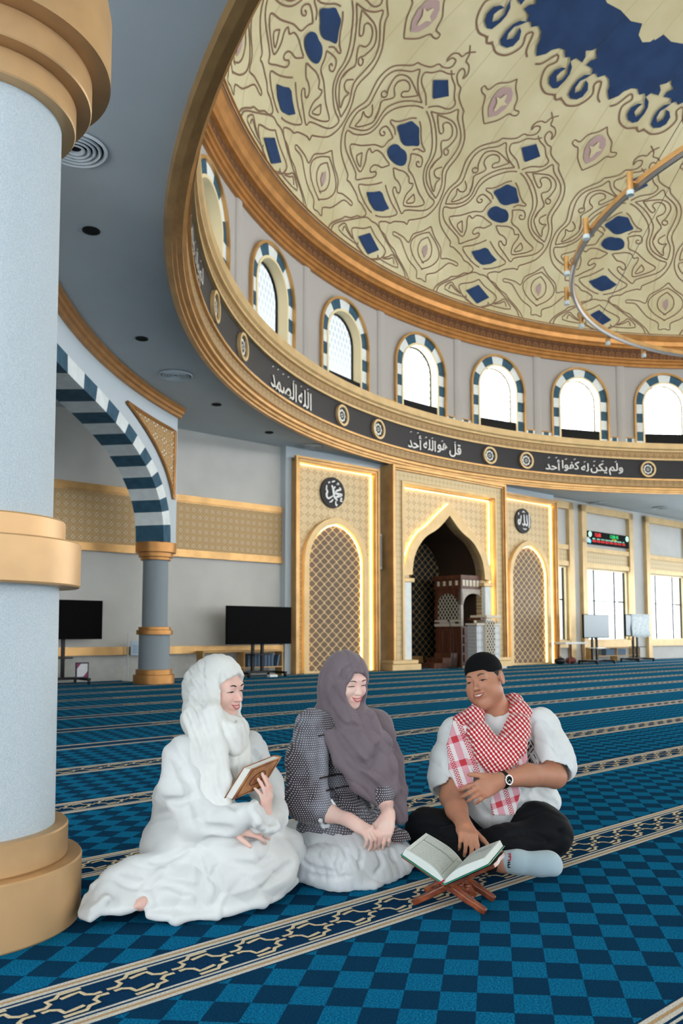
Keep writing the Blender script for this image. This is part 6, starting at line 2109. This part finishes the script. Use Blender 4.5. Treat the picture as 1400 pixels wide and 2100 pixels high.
def man():
    root = thing('person', 'laughing man in black cap, white shirt and red checked scarf sitting cross-legged', 'person', tuple(px(1010, 1780, 3.5) * [1, 1, 0]))
    H = Frame(px(993, 1393, 3.78), -34, 2, 13, 1.06)
    S = Field(); head_prims(S, H, True, 1.0)
    # fuller cheeks and jaw
    for s in (-1, 1): S.ell(H(s * 0.046, 0.040, -0.055), (0.026, 0.034, 0.034), H.R, 0.03)
    S.ell(H(0, 0.045, -0.100), (0.034, 0.032, 0.020), H.R, 0.025)
    neck = px(1016, 1468, 3.82)
    chest, belly, pelvis = px(1022, 1560, 3.84), px(1022, 1640, 3.82), px(1022, 1700, 3.88)
    sl, sr = px(1108, 1492, 3.80), px(938, 1508, 3.82)
    S.cap(H(0, -0.02, -0.07), neck, 0.062, 0.066, 0.025)
    S.chain([neck, chest, belly, pelvis], [0.07, 0.11, 0.12, 0.12], 0.05)
    S.cap(sl, sr, 0.055, 0.055, 0.05)
    el, wl = px(1137, 1592, 3.62), px(1026, 1600, 3.44)
    S.chain([sl, el], [0.058, 0.050], 0.03); S.chain([el, px(1085, 1590, 3.53), wl], [0.050, 0.047, 0.030], 0.02)
    er, wr = px(926, 1634, 3.66), px(950, 1690, 3.42)
    S.chain([sr, er], [0.056, 0.052], 0.03); S.chain([er, px(936, 1660, 3.55), wr], [0.052, 0.046, 0.030], 0.02)
    hand_prims(S, wl, px(958, 1634, 3.40) - wl, unit([0.05, -0.93, 0.35]), 1, ((22, 26, 16), (26, 30, 18), (28, 32, 18), (30, 30, 18)), (0.55, 0.85, 0.05, 5, 10), 8, 1.06)
    hand_prims(S, wr, unit(px(968, 1735, 3.24) - wr), unit([0.1, -0.72, 0.7]), -1, ((30, 40, 26), (34, 44, 28), (36, 46, 28), (38, 46, 28)), (0.6, 0.75, -0.25, 8, 8), 5, 1.06)
    # crossed legs
    kr, kl = px(874, 1700, 3.60), px(1126, 1704, 3.56)
    S.chain([pelvis, kr], [0.085, 0.06], 0.04); S.chain([pelvis, kl], [0.085, 0.06], 0.04)
    ank = px(1030, 1768, 3.34)
    S.chain([kr, px(960, 1745, 3.42), ank], [0.055, 0.048, 0.036], 0.03)
    S.chain([kl, px(1010, 1745, 3.58), px(920, 1740, 3.55)], [0.055, 0.05, 0.036], 0.03)
    S.chain([ank, px(1080, 1772, 3.33), px(1128, 1776, 3.30)], [0.036, 0.034, 0.028], 0.03)
    S.floor(0.004)
    V, F = S.mesh((0.30, 3.12, -0.01), (1.08, 4.05, 0.96), 0.0045)
    mesh_obj('body', V, F, M['skin_tan'], root)
    face_parts(S, H, root, M['brow_man'], M['lip_man'], True, 0.35, 0.028, 0.007, 0.0030)
    # short grey hair below the cap
    hf = Field()
    hf.ell(H(0, -0.014, 0.026), (0.0815, 0.101, 0.090), H.R, 0.0)
    hf.ell(H(0, 0.165, -0.02), (0.12, 0.135, 0.16), H.R, 0.01, True)
    hf.ell(H(0, -0.01, -0.095), (0.10, 0.12, 0.06), H.R, 0.01, True)
    V, F = hf.mesh(H.c - 0.14, H.c + 0.16, 0.004); mesh_obj('hair', V, F, M['hair'], root)
    # cap
    cp = Field()
    cp.ell(H(0, -0.012, 0.040), (0.083, 0.103, 0.084), H.R, 0.0)
    nrm = unit(H.u * 1.0 + H.f * 0.10); c0 = H(0, 0, 0.024)
    cp.add(lambda P: -((P - c0.astype(np.float32)) @ nrm.astype(np.float32)), 0, 'clip')
    V, F = cp.mesh(H.c - 0.16, H.c + 0.18, 0.004); mesh_obj('black_cap', V, F, M['black_cap'], root)

    # trousers
    P_ = Field()
    P_.ell(px(1022, 1705, 3.86), (0.19, 0.15, 0.12), None, 0.0)
    P_.chain([px(975, 1705, 3.82), kr], [0.11, 0.082], 0.05); P_.chain([px(1060, 1705, 3.80), px(1105, 1700, 3.62), px(1128, 1706, 3.55)], [0.118, 0.105, 0.088], 0.05)
    P_.chain([kr, px(950, 1742, 3.44), px(1003, 1762, 3.35)], [0.078, 0.070, 0.052], 0.05)
    P_.chain([px(1128, 1715, 3.54), px(1040, 1735, 3.50), px(930, 1740, 3.55)], [0.075, 0.080, 0.06], 0.05)
    P_.floor(0.004)
    pw = folds([((0.6, 0.3, 0.7), 0.06, 0.0040, (0.8, 0, -0.5), 0.4, 0.03)], 0.22)
    crease(P_, [[(1051, 1686), (1074, 1675), (1108, 1664)], [(1123, 1736), (1143, 1721), (1152, 1703)], [(1040, 1715), (1080, 1712), (1120, 1722)], [(890, 1700), (915, 1715), (940, 1720)], [(880, 1685), (905, 1690), (935, 1688)]], 0.007, 0.022)
    V, F = P_.mesh((0.26, 3.15, -0.01), (1.10, 4.08, 0.34), 0.0052, pw, 0.02)
    mesh_obj('trousers', V, F, M['black_trousers'], root)
    # sock
    K = Field()
    K.chain([px(1038, 1767, 3.335), px(1062, 1768, 3.33), px(1105, 1772, 3.31), px(1134, 1778, 3.29)], [0.042, 0.043, 0.042, 0.036], 0.03)
    K.ell(px(1128, 1762, 3.31), (0.035, 0.05, 0.030), None, 0.03)
    K.floor(0.003)
    V, F = K.mesh((0.60, 3.18, -0.01), (0.98, 3.46, 0.2), 0.0036); so_ = mesh_obj('sock', V, F, M['sock'], root)
    mb = MB(); mk = MB()
    for q, mbx in (([(1042, 1752), (1046, 1751), (1046, 1756), (1043, 1757), (1047, 1758), (1046, 1764), (1041, 1765)], mb), ([(1046, 1768), (1041, 1769), (1042, 1773), (1046, 1772), (1041, 1774), (1042, 1779), (1046, 1778)], mk)):
        pts = [hitpx(K, x, y, 3.1, 3.5) for x, y in q]
        mbx.tube([p + n_ * 0.001 for p, n_ in pts], 0.0028, 6)
    o = mb.build('red_sock_letter', plain('red_knit', (196, 44, 48), 0.8), so_)
    o = mk.build('black_sock_letter', plain('black_knit', (28, 28, 32), 0.8), so_)

    # shirt
    G = Field()
    G.chain([neck - [0, 0, 0.05], chest, belly], [0.10, 0.140, 0.165], 0.06)
    G.cap(sl, sr, 0.078, 0.078, 0.06)
    G.ell(px(1018, 1622, 3.76), (0.165, 0.13, 0.13), None, 0.05)
    G.ell(px(1024, 1660, 3.80), (0.200, 0.155, 0.085), None, 0.04)
    G.ell(px(1100, 1640, 3.80), (0.105, 0.12, 0.085), None, 0.04)
    G.chain([sl, px(1128, 1540, 3.72), px(1141, 1566, 3.67)], [0.080, 0.084, 0.086], 0.04)
    G.chain([sr, px(922, 1560, 3.76), px(915, 1600, 3.72)], [0.078, 0.080, 0.082], 0.04)
    # sleeves are open tubes
    for a, b in ((px(1141, 1566, 3.67), el), (px(915, 1600, 3.72), px(930, 1660, 3.62))):
        d = unit(b - a)
        G.cap(a + d * 0.02, a + d * 0.16, 0.066, 0.09, 0.004, True)
    G.cap(neck + [0, -0.03, 0.0], neck + [-0.01, -0.05, 0.12], 0.052, 0.07, 0.006, True)
    gw = folds([((0.75, 0.2, 0.6), 0.075, 0.0045, (0.55, 0.2, -0.8), 0.5, 0.03), ((-0.5, 0.2, 0.8), 0.08, 0.0034, (0.85, 0.2, 0.5), 0.4, 0.03)], 0.28)
    crease(G, [[(1089, 1479), (1086, 1510), (1095, 1550), (1108, 1572)], [(1098, 1622), (1114, 1638), (1140, 1648)], [(1055, 1650), (1075, 1630), (1090, 1605)], [(945, 1520), (938, 1555), (946, 1585)], [(1125, 1500), (1138, 1530), (1148, 1555)],
               [(1110, 1480), (1128, 1500)], [(1060, 1610), (1080, 1640), (1085, 1660)], [(975, 1620), (985, 1650), (1000, 1670)]], 0.0065, 0.024)
    V, F = G.mesh((0.36, 3.40, 0.10), (1.12, 4.06, 0.72), 0.0050, gw, 0.02)
    mesh_obj('shirt', V, F, M['white_shirt'], root)
    # stand-up collar
    cf = Field()
    pts = [neck + np.array([0.072 * math.sin(a), 0.0 - 0.066 * math.cos(a), 0.012 + 0.018 * (1 - math.cos(a)) / 2]) for a in np.linspace(0.25, 2 * PI - 0.25, 22)]
    cf.sheet(pts, [0.020] * 22, 0.004, np.array([0, 0, 1.0]), 0.004)
    V, F = cf.mesh(neck - 0.12, neck + 0.12, 0.0034); mesh_obj('shirt_collar', V, F, M['white_shirt'], root)
    # embroidered lozenges on the chest
    mb = MB()
    for cx, cy in ((1084, 1531), (1090, 1560)):
        for sx, sy in ((-1, 0), (1, 0), (0, -1), (0, 1)):
            q = [(cx + 4.2 * sx - 3.4, cy + 6.0 * sy), (cx + 4.2 * sx, cy + 6.0 * sy - 5.0), (cx + 4.2 * sx + 3.4, cy + 6.0 * sy), (cx + 4.2 * sx, cy + 6.0 * sy + 5.0)]
            mb.face([sum(zip(hitpx(G, x, y, disp=gw)), ())[0] + hitpx(G, x, y, disp=gw)[1] * 0.0015 for x, y in q])
        ring_ = [(cx - 10, cy - 3), (cx - 4, cy - 13), (cx + 4, cy - 13), (cx + 10, cy - 3), (cx + 10, cy + 4), (cx + 4, cy + 13), (cx - 4, cy + 13), (cx - 10, cy + 4)]
        pr = [hitpx(G, x, y, disp=gw) for x, y in ring_]
        pr = [p + n_ * 0.001 for p, n_ in pr]
        for i in (0, 2, 4, 6): mb.tube([pr[i], pr[i + 1]], 0.0024, 6)
    o = mb.build('embroidery', plain('dark_brown_thread', (58, 42, 36), 0.8), root); o.matrix_parent_inverse = Matrix.Translation(-root.location)
    # checked scarf: a thick roll round the neck hanging to a point on the chest
    K = Field()
    pts = [px(1022, 1452, 3.92), px(1052, 1444, 3.86), px(1066, 1462, 3.76), px(1062, 1500, 3.66), px(1048, 1535, 3.60), px(1022, 1558, 3.57), px(995, 1540, 3.58), px(978, 1505, 3.62), px(972, 1470, 3.70), px(985, 1452, 3.82), px(1022, 1452, 3.92)]
    K.chain(pts, [0.036, 0.042, 0.044, 0.046, 0.050, 0.052, 0.044, 0.040, 0.038, 0.034, 0.036], 0.03)
    K.sheet([px(1062, 1480, 3.68), px(1045, 1530, 3.60), px(1020, 1568, 3.57)], [0.030, 0.055, 0.030], 0.022, unit([0.8, -0.2, 0.5]), 0.03)
    K.sheet([px(985, 1500, 3.61), px(1005, 1545, 3.57), px(1020, 1575, 3.57)], [0.035, 0.05, 0.025], 0.020, unit([0.8, 0.2, -0.5]), 0.03)
    K.ell(px(950, 1480, 3.74), (0.050, 0.05, 0.040), None, 0.03)
    kw = folds([((0.45, 0.3, 0.85), 0.040, 0.0048, (0.9, 0.2, -0.2), 0.4, 0.02)], 0.2)
    V, F = K.mesh((0.46, 3.44, 0.30), (0.92, 4.02, 0.80), 0.0042, kw, 0.02)
    mesh_obj('checked_scarf', V, F, M['keffiyeh'], root)
    B_ = Field()
    B_.sheet([px(952, 1485, 3.70), px(944, 1530, 3.66), px(945, 1575, 3.64), px(955, 1612, 3.62)], [0.045, 0.050, 0.045, 0.030], 0.009, unit([0.95, -0.2, 0.1]), 0.015)
    B_.sheet([px(968, 1510, 3.64), px(980, 1560, 3.60), px(992, 1588, 3.60)], [0.030, 0.035, 0.020], 0.009, unit([0.9, -0.1, 0.2]), 0.015)
    B_.sheet([px(1062, 1500, 3.64), px(1056, 1550, 3.60), px(1046, 1590, 3.58)], [0.025, 0.045, 0.040], 0.009, unit([0.95, 0.2, 0.1]), 0.015)
    B_.sheet([px(1036, 1585, 3.52), px(1035, 1625, 3.56), px(1032, 1668, 3.58)], [0.050, 0.060, 0.045], 0.008, unit([0.95, 0.05, 0.3]), 0.015)
    bw = folds([((0.9, 0.1, 0.1), 0.05, 0.002, (0, 0, 1), 0.2, 0.01)])
    V, F = B_.mesh((0.46, 3.36, 0.08), (0.92, 3.82, 0.66), 0.0042, bw, 0.015)
    mesh_obj('scarf_border', V, F, M['keffiyeh_border'], root)
    # wrist watch
    d = unit(wl - px(1085, 1590, 3.53)); c = wl - d * 0.012
    n1 = unit(np.cross(d, [0, 0, 1.0])); n2 = np.cross(d, n1)
    w_ = thing('wrist_watch', 'round dark faced wrist watch with a black strap on the left wrist of the man', 'watch', tuple(c))
    mb = MB(); mb.tube([((n1 * math.cos(a) + n2 * math.sin(a)) * 0.0345) for a in np.linspace(0, 2 * PI, 28, endpoint=False)], 0.003, 6, closed=True)
    st = MB()
    for off in (-0.008, -0.004, 0.0, 0.004, 0.008): st.tube([d * off + (n1 * math.cos(a) + n2 * math.sin(a)) * 0.0335 for a in np.linspace(0, 2 * PI, 28, endpoint=False)], 0.0032, 6, closed=True)
    st.build('strap', M['black_metal'], w_)
    fn = unit([0.12, -0.97, 0.12]); fn = unit(fn - d * float(fn @ d)); ta = np.cross(fn, d)
    cc = fn * 0.036
    def disc(r, z0, z1, n=28):
        q = MB()
        ring0 = [cc + fn * z0 + (d * math.cos(2 * PI * i / n) + ta * math.sin(2 * PI * i / n)) * r for i in range(n)]
        ring1 = [p + fn * (z1 - z0) for p in ring0]
        q.face(ring1)
        for i in range(n): q.face([ring0[i], ring0[(i + 1) % n], ring1[(i + 1) % n], ring1[i]])
        return q
    disc(0.0205, -0.006, 0.004).build('steel_case', plain('brushed_steel', (190, 194, 198), 0.25, 0.9, 0.5), w_)
    disc(0.0165, 0.0035, 0.0046).build('dark_dial', M['black_gloss'], w_)
    hb = MB()
    for a, L in ((0.6, 0.011), (2.2, 0.014)):
        v = d * math.cos(a) + ta * math.sin(a); p = np.cross(fn, v)
        hb.face([cc + fn * 0.0052 + p * 0.0008, cc + fn * 0.0052 - p * 0.0008, cc + fn * 0.0052 + v * L - p * 0.0005, cc + fn * 0.0052 + v * L + p * 0.0005])
    for i in range(12):
        v = d * math.cos(PI * i / 6) + ta * math.sin(PI * i / 6); p = np.cross(fn, v)
        hb.face([cc + fn * 0.0052 + v * 0.0125 + p * 0.0006, cc + fn * 0.0052 + v * 0.0125 - p * 0.0006, cc + fn * 0.0052 + v * 0.0152 - p * 0.0006, cc + fn * 0.0052 + v * 0.0152 + p * 0.0006])
    hb.build('hands_and_markers', M['silver'], w_)
    return S, G, H
S3, G3, H3 = man()
# ================================================================== books and the folding stand
def world_mesh(mb, name, mat_, parent):
    o = mb.build(name, mat_, parent)
    o.matrix_parent_inverse = Matrix.Translation(-Vector(parent.location))
    return o
def hexa(mb, P, T):
    """Box-like solid: quad P extruded by T."""
    Q = [p + T for p in P]
    mb.face(P); mb.face(Q)
    for i in range(4): mb.face([P[i], P[(i + 1) % 4], Q[(i + 1) % 4], Q[i]])

# brown book in the hands of the woman in white
def held_book():
    A, B, D = px(514, 1577, 2.985), px(576, 1552, 3.09), px(474, 1641, 2.925)
    C_ = B + (D - A)
    root = thing('book', 'thick brown covered book held open-handed by the woman in white', 'book', tuple((A + C_) / 2))
    n_ = unit(np.cross(B - A, D - A))
    if n_[0] > 0: n_ = -n_
    th = 0.038
    u, v = unit(B - A), unit(D - A)
    m = Mat('brown_leather_cover', (150, 92, 52), 0.35, 0, 0.5)
    m.vary((112, 58, 30), (190, 134, 84), 16, 0.3, 0.7, 4)
    c = MB()
    hexa(c, [A, B, C_, D], -n_ * 0.004 * -1 * -1)
    Pb = [p + n_ * th for p in (A, B, C_, D)]
    hexa(c, Pb, n_ * 0.004)
    c.build_name = None
    sp = MB(); hexa(sp, [B, C_, C_ + n_ * th, B + n_ * th], u * 0.004)
    o = world_mesh(c, 'cover', m.m, root); world_mesh(sp, 'spine', m.m, root)
    pg = MB()
    i_ = 0.004
    Pp = [A + u * i_ + v * i_, B - u * 0.001 + v * i_, C_ - u * 0.001 - v * i_, D + u * i_ - v * i_]
    hexa(pg, Pp, n_ * th)
    pm = Mat('page_block', (226, 226, 220), 0.7)
    q = pm.noise(60, 2, stretch=(1, 1, 1)); pm.bump(q, 0.3, 0.001)
    world_mesh(pg, 'pages', pm.m, root)
    # tooled frame on the cover
    fr = MB()
    def pt(a, b): return A + (B - A) * a + (D - A) * b - n_ * 0.0048
    for (a0, b0, a1, b1) in ((0.08, 0.06, 0.92, 0.06), (0.92, 0.06, 0.92, 0.94), (0.92, 0.94, 0.08, 0.94), (0.08, 0.94, 0.08, 0.06)):
        fr.tube([pt(a0, b0), pt(a1, b1)], 0.0012, 6)
    fr.tube([pt(0.5 + 0.22 * math.cos(a), 0.5 + 0.22 * math.sin(a)) for a in np.linspace(0, 2 * PI, 30, endpoint=False)], 0.0015, 6, closed=True)
    world_mesh(fr, 'tooled_frame', plain('dark_tooling', (84, 44, 26), 0.5), root)
held_book()

# carved folding stand
E1 = unit([0.10, 0.24, 0]); E2 = np.array([E1[1], -E1[0], 0.0]); EZ = np.array([0, 0, 1.0])
C0 = np.array([0.418, 3.105, 0.0])
m = Mat('carved_red_brown_wood', (128, 62, 36), 0.3, 0, 0.5)
m.vary((96, 42, 24), (150, 80, 48), 30, 0.3, 0.7, 4)
m.bump(m.noise(45, 3), 0.5, 0.004)
M['carved'] = m.m
def stand():
    root = thing('book_stand', 'carved red brown folding wooden book stand on the carpet border in front of the man', 'book stand', tuple(C0))
    # each board lives in the plane spanned by E1 (along the spine) and a slope direction
    for sg, nm in ((-1, 'left_board'), (1, 'right_board')):
        top = E2 * (0.172 * sg) + EZ * 0.178; foot = E2 * (-0.135 * sg) + EZ * 0.008
        mid = EZ * 0.085
        up_ = unit(top - mid); dn = unit(foot - mid)
        Lu, Ld = np.linalg.norm(top - mid), np.linalg.norm(foot - mid)
        nrm = unit(np.cross(E1, up_))
        def prof(pts, base, dirv, mb, th=0.013):
            Q = [C0 + base + E1 * a + dirv * b for a, b in pts]
            tris = tessellate_polygon([[Vector((a, b, 0)) for a, b in pts]])
            n2 = unit(np.cross(E1, dirv))
            for o_ in (-th / 2, th / 2): mb.mesh([q + n2 * o_ for q in Q], tris)
            for i in range(len(Q)):
                j = (i + 1) % len(Q)
                mb.face([Q[i] - n2 * th / 2, Q[j] - n2 * th / 2, Q[j] + n2 * th / 2, Q[i] + n2 * th / 2])
        mb = MB()
        prof([(-0.095, 0.0), (0.095, 0.0), (0.095, Lu), (0.06, Lu + 0.006), (0.0, Lu + 0.0), (-0.06, Lu + 0.006), (-0.095, Lu)], mid, up_, mb)
        # finger knuckles at the crossing
        for k in range(5):
            a0 = -0.095 + 0.038 * k + (0.019 if sg > 0 else 0)
            if a0 + 0.019 <= 0.096: prof([(a0, -0.022), (a0 + 0.019, -0.022), (a0 + 0.019, 0.012), (a0, 0.012)], mid, up_, mb, 0.020)
        ob = world_mesh(mb, 'board', M['carved'], root)
        for a, w_ in ((-0.075, 0.020), (0.075, 0.020)):
            lg = MB()
            b0 = 0.0
            prof([(a - w_, b0), (a + w_, b0), (a + w_ * 0.75, Ld * 0.35), (a + w_ * 1.05, Ld * 0.5), (a + w_ * 0.62, Ld * 0.72), (a + w_ * 0.75, Ld * 0.9), (a + w_ * 0.5, Ld), (a - w_ * 0.5, Ld), (a - w_ * 0.75, Ld * 0.9), (a - w_ * 0.62, Ld * 0.72), (a - w_ * 1.05, Ld * 0.5), (a - w_ * 0.75, Ld * 0.35)], mid, dn, lg, 0.024)
            o = world_mesh(lg, 'leg', M['carved'], root)
            bv = o.modifiers.new('round', 'BEVEL'); bv.width = 0.006; bv.segments = 3; bv.limit_method = 'ANGLE'
        ap = MB()
        prof([(-0.06, 0.0), (0.06, 0.0), (0.05, Ld * 0.30), (0.025, Ld * 0.42), (0.0, Ld * 0.62), (-0.025, Ld * 0.42), (-0.05, Ld * 0.30)], mid, dn, ap, 0.016)
        for a, b, r in ((-0.03, 0.18, 0.012), (0.03, 0.18, 0.012), (0.0, 0.32, 0.013), (-0.02, 0.36, 0.008), (0.02, 0.36, 0.008)):
            ap.ball(C0 + mid + E1 * a + dn * (Ld * b) + unit(np.cross(E1, dn)) * 0.008, (r, r, r * 0.7), 10, 6)
            ap.ball(C0 + mid + E1 * a + dn * (Ld * b) - unit(np.cross(E1, dn)) * 0.008, (r, r, r * 0.7), 10, 6)
        world_mesh(ap, 'carved_apron', M['carved'], root)
stand()

def open_book():
    root = thing('open_book', 'open book with green edged cover lying on the carved stand', 'book', tuple(C0 + EZ * 0.12))
    hl = 0.132                                   # half length along the spine
    Wp = 0.180
    sl_ = math.atan2(0.093, 0.172)
    base = C0 + EZ * 0.105
    def pt(a, s, h, sg):
        """a along spine, s across the page from the spine, h above the board."""
        x = s * math.cos(sl_) - h * math.sin(sl_); z = s * math.sin(sl_) + h * math.cos(sl_)
        return base + E1 * a + E2 * (x * sg) + EZ * z
    def page_h(s): 
        t = s / Wp
        return 0.008 + 0.020 * (1 - (2 * min(t, 0.5) - 1) ** 2) * 0.9 + 0.004 * math.sin(PI * t) + (0.0 if t < 0.5 else -0.002 * (t - 0.5))
    page_top = {}
    for sg in (-1, 1):
        pg = MB()
        S_ = [Wp * (i / 16) for i in range(17)]
        V = []
        for s in S_:
            h = page_h(s) if s > 0 else 0.006
            for a in (-hl, hl):
                V.append(pt(a, s, h, sg)); V.append(pt(a, s, 0.002, sg))
        F = []
        for i in range(16):
            b = i * 4; c = b + 4
            F += [(b, b + 2, c + 2, c), (b + 1, c + 1, c + 3, b + 3), (b, c, c + 1, b + 1), (b + 2, b + 3, c + 3, c + 2)]
        F += [(64, 66, 67, 65), (0, 1, 3, 2)]
        pg.mesh(V, F)
        world_mesh(pg, 'page_block', M['paper'], root)
        # printed panel with lines of script
        tx = MB(); fr = MB(); gr = MB()
        def onp(s, a, o=0.0008): return pt(a, s, page_h(s) + o, sg)
        def bar(mb, s0, s1, a0, a1, n=6, o=0.0008):
            for i in range(n):
                x0, x1 = s0 + (s1 - s0) * i / n, s0 + (s1 - s0) * (i + 1) / n
                mb.face([onp(x0, a0, o), onp(x1, a0, o), onp(x1, a1, o), onp(x0, a1, o)])
        m0, m1 = 0.026, Wp - 0.016
        a0, a1 = -hl + 0.014, hl - 0.014
        for k in range(15):
            a = a0 + 0.010 + (a1 - a0 - 0.02) * k / 14
            s = m0 + 0.006
            random.seed(k + (50 if sg > 0 else 0))
            while s < m1 - 0.008:
                l = random.uniform(0.003, 0.010)
                w_ = random.uniform(0.0012, 0.0026)
                bar(tx, s, min(s + l, m1 - 0.006), a - w_ / 2, a + w_ / 2, 1)
                if random.random() < 0.4: bar(tx, s + l * 0.4, s + l * 0.4 + 0.0012, a + 0.0022, a + 0.0034, 1)
                s += l + random.uniform(0.001, 0.003)
        for q in ((m0, m1, a0, a0 + 0.0016), (m0, m1, a1 - 0.0016, a1), (m0, m0 + 0.0016, a0, a1), (m1 - 0.0016, m1, a0, a1)): bar(fr, *q, 8, 0.0006)
        aa = a1 - (a1 - a0) * 0.30
        bar(gr, m0, m1, aa - 0.0022, aa + 0.0022, 10, 0.0010)
        world_mesh(tx, 'script_lines', M['ink'], root)
        world_mesh(fr, 'printed_frame', plain('grey_green_ink', (120, 136, 132), 0.7), root)
        world_mesh(gr, 'chapter_bar', plain('dark_green_ink', (60, 80, 76), 0.7), root)
        cv = MB()
        P = [pt(-hl - 0.004, 0.0, 0.0, sg), pt(-hl - 0.004, Wp + 0.005, 0.0, sg), pt(hl + 0.004, Wp + 0.005, 0.0, sg), pt(hl + 0.004, 0.0, 0.0, sg)]
        hexa(cv, P, -(pt(0, 0.1, 0.0025, sg) - pt(0, 0.1, 0.0, sg)))
        world_mesh(cv, 'cover', plain('green_cover', (44, 140, 116), 0.45), root)
    rb = MB()
    rb.tube([base - E1 * (hl + 0.002) + EZ * 0.016, base - E1 * (hl + 0.010) + EZ * 0.008 - E2 * 0.01, base - E1 * (hl + 0.008) + EZ * 0.002 - E2 * 0.022], 0.003, 6)
    world_mesh(rb, 'red_ribbon', plain('red_ribbon', (170, 40, 44), 0.6), root)
M['paper'] = plain('printed_paper', (214, 220, 214), 0.75, 0, 0.2)
M['ink'] = plain('grey_ink', (104, 112, 110), 0.8)
open_book()
